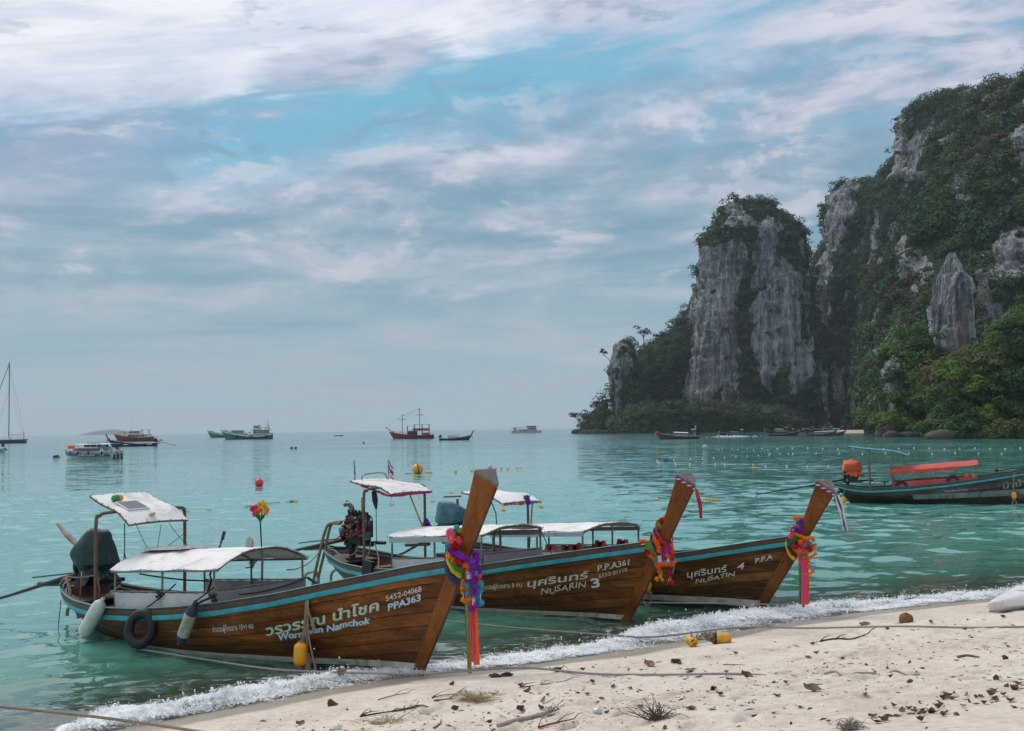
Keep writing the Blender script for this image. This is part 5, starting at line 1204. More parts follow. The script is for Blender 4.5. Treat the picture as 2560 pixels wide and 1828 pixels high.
# ---- flowers and cloth on the first prow
def sash(b, label, cols, z0, dz, hw, org, tilt=.20, w=.09):
    t = top_e('cloth_sash', b, label, 'cloth sash', org)
    for k, (c, zo, wd) in enumerate(cols):
        P = []
        for th in np.linspace(.0, 2*PI, 40):
            zc = z0+zo+tilt*math.cos(th)*-.9; xf = b.L+b.rake*zc-.16; cx = .17*math.cos(th)*(1.05+.04*k); cy = -hw*math.sin(th)*(1.03+.05*k)
            P.append([(xf+cx, cy*(1+.12*math.sin(v*PI)), zc+wd*(v-.5)+.008*math.sin(th*9+v*4)) for v in np.linspace(0, 1, 5)])
        g = MB(); g.slab(P, .006); part(g, 'cloth_band', CL[c], t, org)
    return t
z0 = 1.50
sash(b1, 'blue yellow and green cloth bands wrapped round the neck of the nearest prow', [('navy', -.02, .12), ('yellow', .06, .07), ('green', .12, .07)], 1.46, .1, .16, (8.4, 0, 1.45), .18)
def garland(b, label, org, strands, grp='flower garlands on the prows', name='flower_garland'):
    t = top_e(name, b, label, 'flower garland', org, grp)
    for c, r, P in strands:
        g = MB()
        if c == 'beads':
            P2 = cr(P, 10); L = np.concatenate([[0], np.cumsum(np.linalg.norm(np.diff(P2, axis=0), axis=1))])
            for q in np.arange(0, L[-1], r*1.7): g.ball([np.interp(q, L, P2[:, i]) for i in range(3)], r, 6, 5)
            part(g, 'bead_string', FC['white'], t, org)
        elif len(P) == 1: g.puff(P[0], r, 46); part(g, 'flower', FC[c], t, org, smooth=False)
        else: strand(g, P, r); part(g, 'flower_string', FC[c], t, org, smooth=False)
    return t
def bp(b, px, py, lat): x, z = b.side(px, py, lat); return (x, -lat, z)
Q = lambda px, py, lat=.17: bp(b1, px, py, lat)
garland(b1, 'cluster of mixed silk flowers running up behind the nearest prow post', Q(1130, 1355), [('teal', .062, [Q(1142, 1323, .10)]), ('yellow', .05, [Q(1130, 1328, .08)]), ('lime', .04, [Q(1150, 1327, .12)]), ('amber', .055, [Q(1137, 1339, .12)]), ('rose', .05, [Q(1146, 1352, .15)]), ('white', .035, [Q(1128, 1347, .19)]), ('teal', .05, [Q(1121, 1363, .16)]), ('red', .068, [Q(1138, 1362, .16)]), ('red', .055, [Q(1133, 1372, .17)]), ('red', .045, [Q(1147, 1333, .11)])])
dz_ = top_e('silk_daisy', b1, 'pink silk daisy with many petals on the nearest prow', 'flower', Q(1127, 1344, .2)); og = Q(1127, 1344, .2)
for (px_, py_, cc, rr_) in ((1125, 1333, 'pink', .07), (1128, 1346, 'rose', .075)):
    c0 = np.array(Q(px_, py_, .22)); g = MB()
    for k in range(18): a = k*PI*2/18; d_ = np.array([math.cos(a), -.25, math.sin(a)]); s_ = np.array([-math.sin(a), 0, math.cos(a)]); g._add([c0, c0+d_*rr_*.6+s_*.011, c0+d_*rr_*1.1, c0+d_*rr_*.6-s_*.011], [(0, 1, 2, 3)])
    part(g, 'petals', FC[cc], dz_, og, smooth=False)
g = MB(); g.puff(np.array(Q(1128, 1346, .24)), .022, 20); part(g, 'flower_eye', FC['yellow'], dz_, og, smooth=False)
garland(b1, 'purple garland with orange and red flowers wound round the neck of the nearest prow', Q(1150, 1390), [('purple', .052, [Q(1127, 1378, .12), Q(1135, 1383, .19), Q(1150, 1390, .22), Q(1166, 1398, .22), Q(1180, 1406, .19), Q(1191, 1402, .06), Q(1192, 1392, -.06), Q(1188, 1386, -.12)]), ('rose', .045, [Q(1119, 1386, .12), Q(1122, 1394, .17)]), ('amber', .045, [Q(1124, 1392, .19), Q(1137, 1400, .22)]), ('red', .048, [Q(1138, 1398, .23), Q(1150, 1406, .24)]), ('orange', .045, [Q(1166, 1415, .23), Q(1171, 1421, .23)]), ('green', .05, [Q(1162, 1428, .23), Q(1160, 1442, .23)])])
garland(b1, 'long hanging garland of purple and turquoise flowers with white beads on the nearest prow', Q(1180, 1450), [('purple', .046, [Q(1181, 1408, .24), Q(1182, 1430, .24), Q(1184, 1455, .24), Q(1186, 1487, .24)]), ('purple', .035, [Q(1192, 1400, .1), Q(1198, 1425, .12), Q(1200, 1432, .12)]), ('magenta', .045, [Q(1168, 1440, .23), Q(1168, 1456, .23)]), ('white', .04, [Q(1170, 1432, .23), Q(1172, 1441, .24)]), ('pink', .04, [Q(1198, 1440, .16), Q(1199, 1456, .16)]), ('teal', .046, [Q(1169, 1462, .23), Q(1171, 1484, .23)]), ('teal', .046, [Q(1203, 1460, .16), Q(1200, 1480, .16), Q(1194, 1494, .18)]), ('beads', .010, [Q(1183, 1492, .25), Q(1182, 1512, .25)]), ('beads', .010, [Q(1186, 1492, .23), Q(1187, 1512, .23)]), ('purple', .046, [Q(1177, 1520, .24), Q(1184, 1518, .25), Q(1190, 1514, .24)]), ('beads', .009, [Q(1201, 1486, .17), Q(1201, 1502, .17)]), ('teal', .045, [Q(1196, 1508, .17), Q(1204, 1507, .17)])])
garland(b1, 'yellow marigold garland with bead tassels hanging on the nearest prow', Q(1158, 1470), [('amber', .032, [Q(1158, 1448, .23), Q(1156, 1465, .23), Q(1156, 1480, .23)]), ('beads', .009, [Q(1158, 1484, .23), Q(1158, 1498, .23)]), ('amber', .032, [Q(1154, 1499, .23), Q(1158, 1503, .23), Q(1175, 1499, .23)])])
def ribbons(b, label, org, items, tipc=None):
    t = top_e('prow_ribbons', b, label, 'ribbons', org, 'ribbons on the prows')
    for k, (c, a, e, w) in enumerate(items): part(ribbon_g(a, e, w, (b.d[0]*0+.8, .3, 0), .35, ph=k*1.7), 'ribbon', CL[c], t, org)
    return t
ribbons(b1, 'long navy, olive, pink and orange ribbons hanging from the nearest prow', Q(1175, 1490, .2), [('navy', Q(1164, 1470, .18), Q(1174, 1672, .18), .055), ('olive', Q(1169, 1470, .19), Q(1176, 1684, .19), .085), ('pink', Q(1179, 1480, .21), Q(1182, 1656, .21), .065), ('orange', Q(1187, 1480, .18), Q(1191, 1663, .18), .075)])
# mooring lines and small rigging of the first boat
def line(b, label, P, r, m=ROPE, name='mooring_rope', grp=None):
    P = [np.asarray(p, float) for p in P]; g = MB(); g.tube(P, r, 6); o = g.build(name, m, None, tuple(P[0])); return tag(o, label, 'rope', grp)
W1 = lambda *p: np.array(b1.w(*p))
line(b1, 'thin dark cord hanging with a loop from the stern canopy of the nearest boat', [W1(1.98, -.54, 1.85), W1(1.985, -.54, 1.45), W1(1.97, -.54, 1.35), W1(2.0, -.56, 1.2), W1(2.03, -.54, 1.12), W1(2.05, -.54, 1.2), W1(1.99, -.54, 1.36)], .009, DARKL, 'loose_cord')
for k, (p, q, s_) in enumerate((((2.1, -.4, 1.82), (2.35, -.30, 1.36), .03), ((2.14, .05, 1.80), (2.4, -.25, 1.38), .05), ((2.15, .2, 1.82), (2.7, .3, 1.40), .06), ((1.72, .88, 1.6), (2.3, -.2, 1.36), .03), ((2.6, .80, .82), (1.5, .1, .95), .03))):
    line(b1, ['slack grey wire from the stern canopy to the roof, nearest the camera', 'slack grey wire from the middle of the stern canopy front edge', 'slack grey wire from the far part of the stern canopy front edge', 'straight stay from the far hoop post down to the roof corner', 'dark control rod from the far rail towards the covered engine'][k], sag(W1(*p), W1(*q), s_, 10), .005 if k < 4 else .014, DARKL, 'rigging_wire')
g = MB(); lx, lz = b1.side(145, 1572, .3); p0, p1 = b1.side(156, 1500, .35), (lx, lz)
g.tube([(p0[0], -.38, p0[1]), (p0[0]-.05, -.36, p0[1]-.15), (lx, -.3, lz)], .01, 6); o = top(g, 'stern_line', ROPE, b1, 'short rope with a round wooden float hanging off the stern of the nearest boat', 'rope', (p0[0], -.38, p0[1])); g = MB(); g.ball((lx-p0[0], .08, lz-p0[1]), .068, 12, 8); g.build('float', mat('brown_float', (.13, .085, .06), .8), o)
g = MB(); g.tube([(-.35, -.05, .12), (-.32, -.05, .24), (-.15, -.1, .28), (.05, -.12, .24), (.1, -.12, .12)], .03, 8, smooth=4); g.build('bilge_pipe', mat('muddy_pipe', (.22, .16, .10), .8), r1)
g = MB(); g.tube([(.75, -.5, 1.0), (.98, -.66, .9), (1.0, -.70, .55)], .010, 6, smooth=4); g.tube([(1.0, -.4, 1.0), (1.25, -.5, .75), (1.30, -.55, .5)], .012, 6, smooth=4); g.build('red_fuel_hose', mat('red_hose', (.38, .03, .02)), r1)
g = MB(); g.tube([(.05, -.45, .72), (.30, -.50, .86), (.48, -.55, .70), (.55, -.58, .60)], .028, 8, smooth=4); g.build('cooling_hose', mat('muddy_pipe', (.22, .16, .10)), r1); g = MB(); g.lathe([(.0, 0), (.035, 0), (.035, .06), (0, .06)], (.55, -.60, .58), (.3, -.6, .3), 10); g.build('hose_cap', TEALP, r1)
g = MB(); g.box((.22, 0, .58), (.34, .62, .24)); g.build('engine_bed', RIMW, r1, smooth=False)

# ------------------------------------------------------------------ boat two
b2 = Boat((1575, 1552), (851, 1470), .588, [(-1, .72), (-.2, .70), (.4, .60), (1, .50), (2, .475), (3.5, .545), (4.83, .68), (6.06, .90), (7.14, 1.09), (7.78, 1.20), (8.2, 1.29), (9, 1.42)])
r2 = top_e('longtail_boat', b2, 'middle varnished longtail boat with Nusarin 3 lettering and red fringed stern canopy', 'longtail boat', (0, 0, 0), GRP_BOAT)
build_hull(b2, r2, VARN2, (lambda s_: .02+.075*s_, lambda s_: .0+.01*s_, .02), BOTTOM)
build_prow(b2, r2, POST, mat('mauve_end_grain', (.20, .155, .145), .75, .4, 9, bump=.4, dirt=(.07, .05, .045), dirt_amt=.6), 2.30, wneck=.11)
hull_text(b2, r2, 'thai_name', 'นุศรินทร์', (1322, 1468), (1478, 1444), .10, LINEC, .018, .15, cap=.60)
hull_text(b2, r2, 'latin_name', 'NUSARIN', (1356, 1487), (1471, 1466), .105, LINEC, .004, .25, wob=.12)
hull_text(b2, r2, 'boat_number', '3', (1482, 1469), (1504, 1466), .155, LINEW, .03, .0)
hull_text(b2, r2, 'registration', 'P.P.A361', (1497, 1428), (1577, 1412), .100, LINEC, .016, .12)
hull_text(b2, r2, 'licence_number', '6552-01110', (1500, 1445), (1571, 1428), .065, LINEC, .004, .05)
hull_text(b2, r2, 'passenger_limit', 'จำนวนผู้โดยสาร 8 คน', (1205, 1474), (1309, 1466), .064, LINEC, .008, .1, cap=.60)
flywheel_engine(r2, .58, 1.28, True, (-3.6, .45))
hoop(r2, 1.68, .85, .50, 2.16)
aft_sheet(r2, .96, 2.15, .55, .57, 2.28, 2.17, 2.05)
def fringe(b, root_lab, P, c, org, r=.032, name='flower_fringe', grp=None):
    t = top_e(name, b, root_lab, 'garland', org, grp)
    cs = c if isinstance(c, list) else [c]; P = cr(P, 12); n = len(cs)
    for k, cc in enumerate(cs):
        seg = P[int(len(P)*k/n):int(len(P)*(k+1)/n)+1]; g = MB(); strand(g, seg, r); part(g, 'flower_string', FC[cc], t, org, smooth=False)
    return t
fringe(b2, 'magenta tinsel fringe along the front edge of the middle boat stern canopy', [(1.30, -.56, 2.20), (1.75, -.565, 2.10), (2.14, -.57, 2.02), (2.16, 0, 2.03), (2.15, .57, 2.04)], 'magenta', (2.1, 0, 2.03), .026)
def tassel(b, label, p, c, L, grp):
    t = top_e('bead_tassel', b, label, 'tassel', p, grp); g = MB(); x, y, z = p
    for k in range(4): g.tube([(x, y, z), (x+.03*math.cos(k*1.6), y+.03*math.sin(k*1.6), z-L)], .005, 4)
    part(g, 'strings', FC['white'], t, p); g = MB()
    for k in range(4): g.puff((x+.035*math.cos(k*1.6), y+.035*math.sin(k*1.6), z-L), .032, 18)
    part(g, 'flower', FC[c], t, p, smooth=False)
tassel(b2, 'grey white bead tassel under the near front corner of the middle stern canopy', (2.12, -.52, 2.0), 'white', .16, 'tassels under stern canopies'); tassel(b2, 'grey white bead tassel under the far front corner of the middle stern canopy', (2.16, .60, 2.0), 'white', .16, 'tassels under stern canopies')
def flag(b, label, x, y, z, h, ang):
    t = top_e('national_flag', b, label, 'flag', (x, y, z), 'small flags on the stern canopy'); g = MB(); g.tube([(x, y, z), (x-.01, y, z+h)], .008, 6); part(g, 'pole', STEEL, t, (x, y, z))
    u = np.array([math.cos(ang), -math.sin(ang)*.3, -.62]); v = np.array([.02, 0, -1]); A = np.array([x, y, z+h*.97]); W_, H_ = .24, .27
    cuts = [0, 1/6, 2/6, 4/6, 5/6, 1]; cols = ['red', 'white', 'blue', 'white', 'red']
    for k in range(5):
        P = [[A+u*W_*s+v*H_*(cuts[k]+(cuts[k+1]-cuts[k])*q)+np.array([0, .015*math.sin(s*7+q), 0]) for q in (0, 1)] for s in np.linspace(0, 1, 9)]
        g = MB(); g.slab(P, .002); part(g, 'stripe', CL[cols[k]], t, (x, y, z))
flag(b2, 'small red white and blue flag at the aft edge of the middle stern canopy', 1.02, -.50, 2.30, .42, 1.15); flag(b2, 'small red white and blue flag standing in the middle of the stern canopy', 1.22, .26, 2.28, .42, .7)
pipe(r2, [(1.02, -.30, 2.29), (1.0, -.22, 2.40), (1.0, .30, 2.42), (1.02, .42, 2.30)], .013, STEEL, 'grab_rail', 4)
g = MB(); P0 = (1.55, .50, 2.06); g.tube([P0, (1.93, .56, 1.27)], .018, 7); top(g, 'bamboo_pole', mat('bamboo', (.55, .33, .08), .5, .25, 8), b2, 'yellow bamboo pole slanting from the middle stern canopy down to the roof', 'pole', P0)
flower_bunch(b2, 'purple orchid bunch tied where the bamboo pole meets the roof', (1.98, .62, 1.25), [('purple', [(0, 0, .16, .05), (.05, -.02, .10, .055), (-.05, 0, .09, .05), (.09, 0, .05, .045), (-.03, -.05, .03, .045)]), ('white', [(-.05, -.05, -.02, .035)])], .04, .1, 4, False)
g = MB(); g.tube([(1.38, -.30, 2.08), (1.41, -.30, 1.9), (1.44, -.30, 1.72)], [.05, .06, .02], 8); g.tube([(1.44, -.3, 1.72), (1.44, -.30, 1.05)], .008, 5); top(g, 'hanging_line', DARKL, b2, 'black hook line hanging from the middle stern canopy to the tiller', 'rope', (1.38, -.3, 2.08))
g = MB(); g.box((1.95, -1.0, .52), (.26, .10, .52), Matrix.Rotation(.12, 3, 'Y')); top(g, 'black_fender', BLACK, b2, 'flat black fender board hanging on the stern quarter of the middle boat', 'fender', (1.95, -1.0, .52), smooth=False)
roof(r2, 2.35, 4.85, .85, 1.25, 1.40, .12, CANV)
for sy in (-1, 1):
    P = [[(x, sy*.86, 1.23+.06*(x-2.35)-dz) for dz in (0, .10)] for x in np.linspace(2.4, 4.8, 10)]
    g = MB(); g.slab(P, .008); g.build('valance', VAL, r2)
    for x in (2.46, 3.6, 4.78): pipe(r2, [(x, sy*.84, float(b2.rim(x))-.05), (x, sy*.84, 1.24+.06*(x-2.4))], .02, STEEL, 'post')
    pipe(r2, [(2.46, sy*.84, .84), (4.78, sy*.84, 1.0)], .013, STEEL, 'side_rail'); curtain(r2, (2.48, sy*.85, .83), (4.76, sy*.85, .985), .32, .28, CURTL)
for x in (2.4, 4.82): pipe(r2, arch(x, .84, 1.25+.06*(x-2.35), .12), .018, STEEL, 'roof_bow')
pipe(r2, [(4.5, 0, .4), (4.5, 0, 1.42)], .024, STEEL, 'post'); pipe(r2, [(4.82, -.84, 1.06), (4.82, .84, 1.03)], .015, STEEL, 'cross_rail'); curtain(r2, (4.83, -.83, 1.045), (4.83, .83, 1.015), .34, .30, CURT, 'front_curtain')
pipe(r2, [(2.9, .84, 1.28), (3.1, .84, .5)], .014, RUST, 'brace'); pipe(r2, [(4.8, .83, 1.36), (5.25, .70, .80)], .009, DARKL, 'stay')
for k, (px_, s_) in enumerate(((838, 1.0), (826, .9))):
    pass
MUDP = mat('muddy_pipe', (.22, .16, .10)); g = MB(); g.tube([(.3, -.25, 1.38), (.02, -.32, 1.36), (-.10, -.35, 1.15), (-.18, -.38, .85), (-.30, -.40, .45), (-.42, -.42, .0), (-.44, -.42, -.2)], .032, 8, smooth=4); g.tube([(.3, -.21, 1.40), (.06, -.26, 1.38), (-.05, -.28, 1.15), (-.12, -.30, .85), (-.25, -.32, .45), (-.38, -.34, .0)], .030, 8, smooth=4); g.build('exhaust_pipe', MUDP, r2)
g = MB(); g.tube([(-.75, -.35, -.1), (-.74, -.35, .22), (-.55, -.34, .33), (-.35, -.33, .30), (-.30, -.33, -.1)], .035, 8, smooth=4); g.tube([(-.42, .1, -.1), (-.40, .1, .25), (-.20, .1, .36), (-.05, .1, .25)], .03, 8, smooth=4); g.build('bilge_pipe', mat('grey_pvc', (.30, .28, .25), .6), r2)
line(b2, 'brown rope slung from the middle boat stern to the nearest boat canopy', sag(np.array(b2.w(-.2, -.4, .78)), W1(4.66, .5, 1.16), .10, 18), .013, ROPE)
for k, P in enumerate(([(.0, -.42, .74), (.35, -.50, .86), (.75, -.60, .72), (.85, -.62, .60)], [(1.0, -.05, 1.0), (1.1, -.2, .8), (1.25, -.45, .62), (1.3, -.5, .6)], [(.7, -.1, 1.0), (.75, -.25, .8), (.62, -.4, .70), (.75, -.5, .62)], [(1.15, -.08, 1.0), (1.5, -.3, .75), (1.8, -.6, .55)])):
    g = MB(); g.tube(P, .014, 6, smooth=5); top(g, 'stern_rope', ROPE, b2, ['brown rope looped over the stern corner of the middle boat', 'brown rope hanging from the tiller of the middle boat', 'brown rope hanging under the exposed engine', 'brown rope running from the tiller end into the stern well'][k], 'rope', P[0])
Q2 = lambda px, py, lat=.17: bp(b2, px, py, lat)
z2o = (1600-0, 1300); q2 = lambda x, y, lat=.18: Q2(1600+x*.1232, 1300+y*.1232, lat)
sash(b2, 'red, navy and magenta cloth wrapped round the neck of the middle prow', [('red', -.10, .12), ('magenta', .02, .10), ('navy', .10, .05), ('red', .16, .08)], 1.36, .1, .17, (8.0, 0, 1.36), .22)
garland(b2, 'orange marigold garland wound over the neck of the middle prow', q2(330, 500), [('orange', .042, [q2(290, 290, .15), q2(310, 380, .22), q2(350, 460, .24), q2(385, 540, .25), q2(390, 620, .25)]), ('orange', .036, [q2(0, 440, .10), q2(50, 425, .15), q2(130, 450, .2), q2(120, 500, .2)]), ('beads', .012, [q2(30, 500, .18), q2(95, 490, .2)]), ('amber', .04, [q2(190, 700, .2), q2(240, 750, .22), q2(290, 800, .22)]), ('teal', .05, [q2(325, 830, .22)]), ('red', .045, [q2(130, 620, .2), q2(190, 670, .22)]), ('rose', .045, [q2(245, 640, .23)]), ('orange', .03, [q2(650, 520, .10), q2(655, 640, .1)])])
garland(b2, 'silk flowers in red, lime and purple behind the middle prow post', q2(380, 150), [('red', .06, [q2(450, 20, .08)]), ('lime', .07, [q2(385, 110, .10)]), ('lime', .05, [q2(370, 160, .10)]), ('violet', .05, [q2(330, 210, .10)]), ('white', .03, [Q2(1660, 1290, .06)])])
gl_ = top_e('leaf_garland', b2, 'green felt leaf sash across the neck of the middle prow', 'cloth sash', q2(200, 470, .24)); P = [[np.array(q2(*p, .24))+np.array([0, -.0, 0]) for p in row] for row in (((130, 500), (60, 560)), ((215, 380), (170, 610)), ((260, 520), (240, 600)), ((320, 660), (290, 700)), ((365, 760), (345, 770)))]; g = MB(); g.slab(P, .012); part(g, 'leaf_cloth', CL['green'], gl_, q2(200, 470, .24))
garland(b2, 'hanging orange tassels with white beads on the middle prow', q2(400, 800), [('beads', .013, [q2(375, 740, .25), q2(370, 870, .25)]), ('beads', .013, [q2(400, 740, .25), q2(400, 870, .25)]), ('beads', .013, [q2(420, 740, .25), q2(430, 870, .25)]), ('orange', .04, [q2(340, 905, .25), q2(400, 915, .26), q2(470, 895, .25), q2(560, 905, .24), q2(640, 910, .2), q2(705, 860, .18)]), ('beads', .013, [q2(565, 790, .22), q2(545, 870, .22)]), ('beads', .013, [q2(580, 790, .22), q2(590, 870, .22)]), ('orange', .04, [q2(560, 740, .22)]), ('orange', .05, [q2(400, 950, .25), q2(405, 1030, .25)]), ('amber', .045, [q2(415, 1060, .25), q2(415, 1090, .25)]), ('beads', .012, [q2(400, 1110, .25), q2(395, 1170, .25)]), ('beads', .012, [q2(425, 1110, .25), q2(430, 1170, .25)]), ('amber', .04, [q2(350, 1200, .25), q2(400, 1215, .25), q2(455, 1200, .25)])])
garland(b2, 'hanging red and green flower strands on the middle prow', q2(590, 1000), [('red', .052, [q2(590, 940, .2), q2(595, 1040, .2), q2(600, 1160, .2)]), ('beads', .012, [q2(585, 1180, .2), q2(580, 1240, .2)]), ('beads', .012, [q2(615, 1180, .2), q2(620, 1240, .2)]), ('red', .045, [q2(550, 1290, .2), q2(600, 1285, .2), q2(650, 1265, .2)]), ('green', .04, [q2(495, 930, .22), q2(500, 1040, .22), q2(505, 1130, .22)]), ('green', .036, [q2(470, 1240, .22), q2(510, 1245, .22), q2(550, 1215, .22)])])
ribbons(b2, 'red ribbon knotted at the front of the middle prow', q2(620, 480, .05), [('red', q2(620, 470, .04), q2(640, 830, .08), .10), ('magenta', q2(520, 560, .22), q2(560, 640, .2), .16)])
def cap_tie(b, label, zt, cols, drop, org_lab, w=.04, f=.20, wd=.22, tilt=.18):
    """twisted cloth along the top edge of the post, its end hanging at the tip"""
    xf = b.L+b.rake*zt; t = top_e('prow_tie', b, label, 'ribbon', (xf, 0, zt), 'twisted ties on the prow tops'); A = np.array([xf-f-.01, -wd-.02, zt+tilt-.02]); B_ = np.array([xf+.02, -.03, zt-.03])
    for k, c in enumerate(('red', 'white', 'blue')):
        g = MB(); P = [A+(B_-A)*u+np.array([0, -.010, 0])+.012*np.array([0, math.sin(u*22+k*2.1), math.cos(u*22+k*2.1)]) for u in np.linspace(0, 1, 40)]; g.tube(P, .012, 6); part(g, 'twist', CL[c], t, (xf, 0, zt))
    for k, c in enumerate(cols): part(ribbon_g((xf+.03+.03*k, -.03, zt-.03), (xf+.05+drop[0]+.035*k, -.04, zt-drop[1]), w, (1, -.3, 0), .3, ph=k), 'ribbon', CL[c], t, (xf, 0, zt))
cap_tie(b2, 'twisted red white and blue tie on top of the middle prow with a red tail', 2.30, ['red', 'red'], (.07, .50), '')

# ------------------------------------------------------------------ boat three
b3 = Boat((1906, 1529), (1150, 1440), .705, [(-1, .62), (-.2, .60), (.5, .52), (1, .46), (2, .46), (4, .55), (5.5, .65), (6.6, .78), (7.27, .905), (8.05, 1.07), (8.66, 1.20), (9.3, 1.32)])
r3 = top_e('longtail_boat', b3, 'farthest of the beached longtail boats, darker planks with Nusarin 4 lettering', 'longtail boat', (0, 0, 0), GRP_BOAT)
build_hull(b3, r3, VARN3, (lambda s_: .10+.10*s_, lambda s_: .07-.005*s_, .02), BOTTOM)
build_prow(b3, r3, POST, mat('mauve_end_grain', (.20, .155, .145)), 2.14, wneck=.11, f0=.16)
hull_text(b3, r3, 'thai_name', 'นุศรินทร์', (1721, 1444), (1823, 1428), .095, LINEW, .015, .15, cap=.60)
hull_text(b3, r3, 'boat_number', '4', (1846, 1424), (1865, 1421), .11, LINEW, .02, .15)
hull_text(b3, r3, 'latin_name', 'NUSATIN', (1742, 1459), (1842, 1438), .075, LINEW, .012, .2, wob=.15)
hull_text(b3, r3, 'registration', 'P.P.A', (1891, 1408), (1934, 1397), .085, LINEW, .012, .1)
flywheel_engine(r3, -.2, 1.10, False, (-3.0, .05))
tarp(b3, 'teal blue tarpaulin over the engine of the farthest beached boat', -.25, 1.27, .45, .36, .60, TARPB, seed=2.7)
g = MB(); g.tube([(-.10, .06, 1.42), (-.13, .06, 1.72)], .03, 8); g.build('exhaust_pipe', RUST, r3)
hoop(r3, 1.35, .85, .50, 1.78); aft_sheet(r3, .70, 2.0, .54, .56, 1.92, 1.86, 1.72)
pipe(r3, [(.7, -.56, 1.84), (.30, -.72, 1.82)], .018, RUST, 'boom'); pipe(r3, [(1.9, .45, 1.70), (1.75, .45, .5)], .018, STEEL, 'post')
og = (2.0, 0, 1.70); fringe(b3, 'multicoloured flower garland along the front of the farthest stern canopy', [(2.02, -.57, 1.71), (2.03, 0, 1.70), (2.02, .58, 1.71)], ['yellow', 'red', 'teal', 'violet', 'orange', 'yellow', 'green', 'purple', 'pink', 'violet', 'teal', 'red', 'yellow'], og, .036)
flower_bunch(b3, 'purple orchid bunch at the middle of the farthest stern canopy', (2.02, .18, 1.70), [('purple', [(0, 0, .08, .06), (.07, -.02, .02, .055), (-.06, 0, .02, .055), (.03, 0, -.04, .05)])], .04, .1, 6, False)
tassel(b3, 'yellow flower tassel under the near corner of the farthest stern canopy', (2.02, -.55, 1.70), 'yellow', .12, 'tassels under stern canopies'); tassel(b3, 'yellow flower tassel under the far corner of the farthest stern canopy', (2.02, .60, 1.70), 'yellow', .12, 'tassels under stern canopies')
line(b3, 'black cord hanging under the farthest stern canopy', [np.array(b3.w(1.6, -.5, 1.75)), np.array(b3.w(1.72, -.48, 1.5)), np.array(b3.w(1.75, -.48, 1.1))], .012, DARKL, 'loose_cord')
roof(r3, 1.9, 4.62, .85, 1.13, 1.30, .11, CANV)
for sy in (-1, 1):
    P = [[(x, sy*.86, 1.11+.0625*(x-1.9)-dz) for dz in (0, .08)] for x in np.linspace(1.95, 4.58, 10)]; g = MB(); g.slab(P, .008); g.build('valance', VAL, r3)
    for x in (2.0, 3.3, 4.55): pipe(r3, [(x, sy*.84, float(b3.rim(x))-.05), (x, sy*.84, 1.11+.0625*(x-1.9))], .02, STEEL, 'post')
    pipe(r3, [(2.0, sy*.84, .76), (4.55, sy*.84, .90)], .013, STEEL, 'side_rail'); curtain(r3, (2.02, sy*.85, .75), (4.53, sy*.85, .885), .25, .22, CURTL)
for x in (1.95, 4.58): pipe(r3, arch(x, .84, 1.12+.0625*(x-1.9), .11), .018, STEEL, 'roof_bow')
pipe(r3, [(4.58, 0, .5), (4.58, 0, 1.38)], .02, STEEL, 'post'); curtain(r3, (4.6, -.83, .90), (4.6, .83, .885), .16, .14, CURT, 'front_curtain')
LIFE = mat('orange_life_vest', (.78, .13, .03), .7, .15, 6); LIFER = mat('red_life_vest', (.45, .03, .02), .7)
for k, (px_, py_, lat, lab, mm) in enumerate(((1377, 1386, .55, 'orange life vest on the rail of the farthest boat, leftmost', LIFE), (1418, 1386, .1, 'orange life vest folded on the rail beside two others', LIFE), (1440, 1384, -.1, 'orange life vest with open front lying in the farthest boat', LIFE), (1501, 1375, -.3, 'upright orange and black life vest hung under the farthest canopy', LIFE), (1557, 1372, -.55, 'red orange life vest near the bow of the farthest boat', LIFER))):
    x, z = b3.side(px_, py_, lat); z += .07; og = (x, -lat, z-.08); t = top_e('life_vest', b3, lab, 'life vest', og, 'life vests in the farthest beached boat')
    for s_ in (-1, 1):
        g = MB(); P = [[(x+s_*.09+.07*math.cos(a)*(1 if v < .8 else .6), -lat+.05*math.sin(a), z-.10+.22*v+(.03*s_ if k == 2 else 0)) for a in np.linspace(0, 2*PI, 10, endpoint=False)] for v in np.linspace(0, 1, 6)]; g.grid(P, close_v=True); n_ = len(g.v); g.f.append(tuple(range(n_-10, n_))); part(g, 'foam_panel', mm, t, og)
    g = MB(); g.box((x, -lat-.02, z), (.06, .05, .2)); part(g, 'strap', BLACK, t, og)
Q3 = lambda px, py, lat=.17: bp(b3, px, py, lat); q3 = lambda x, y, lat=.2: Q3(1940+x*.1724, 1260+y*.1724, lat)
sash(b3, 'yellow cloth band under the flowers of the farthest prow', [('yellow', -.08, .07), ('pink', .06, .14)], 1.24, .1, .17, (8.7, 0, 1.24), .20)
garland(b3, 'orange garland looped round the neck of the farthest beached prow', q3(430, 480), [('amber', .035, [q3(255, 400, .12), q3(300, 440, .18), q3(380, 480, .22), q3(450, 500, .22), q3(520, 490, .14), q3(540, 530, .06)]), ('amber', .04, [q3(300, 660, .2), q3(360, 690, .23), q3(430, 700, .23), q3(500, 680, .2), q3(525, 660, .15)]), ('orange', .032, [q3(540, 600, .12), q3(570, 590, .12)]), ('amber', .042, [q3(440, 760, .22), q3(500, 770, .22), q3(570, 720, .2)]), ('orange', .05, [q3(450, 820, .2), q3(465, 920, .2)]), ('amber', .04, [q3(440, 1010, .2), q3(490, 1015, .2), q3(535, 980, .2)]), ('beads', .012, [q3(480, 940, .2), q3(475, 1000, .2)])])
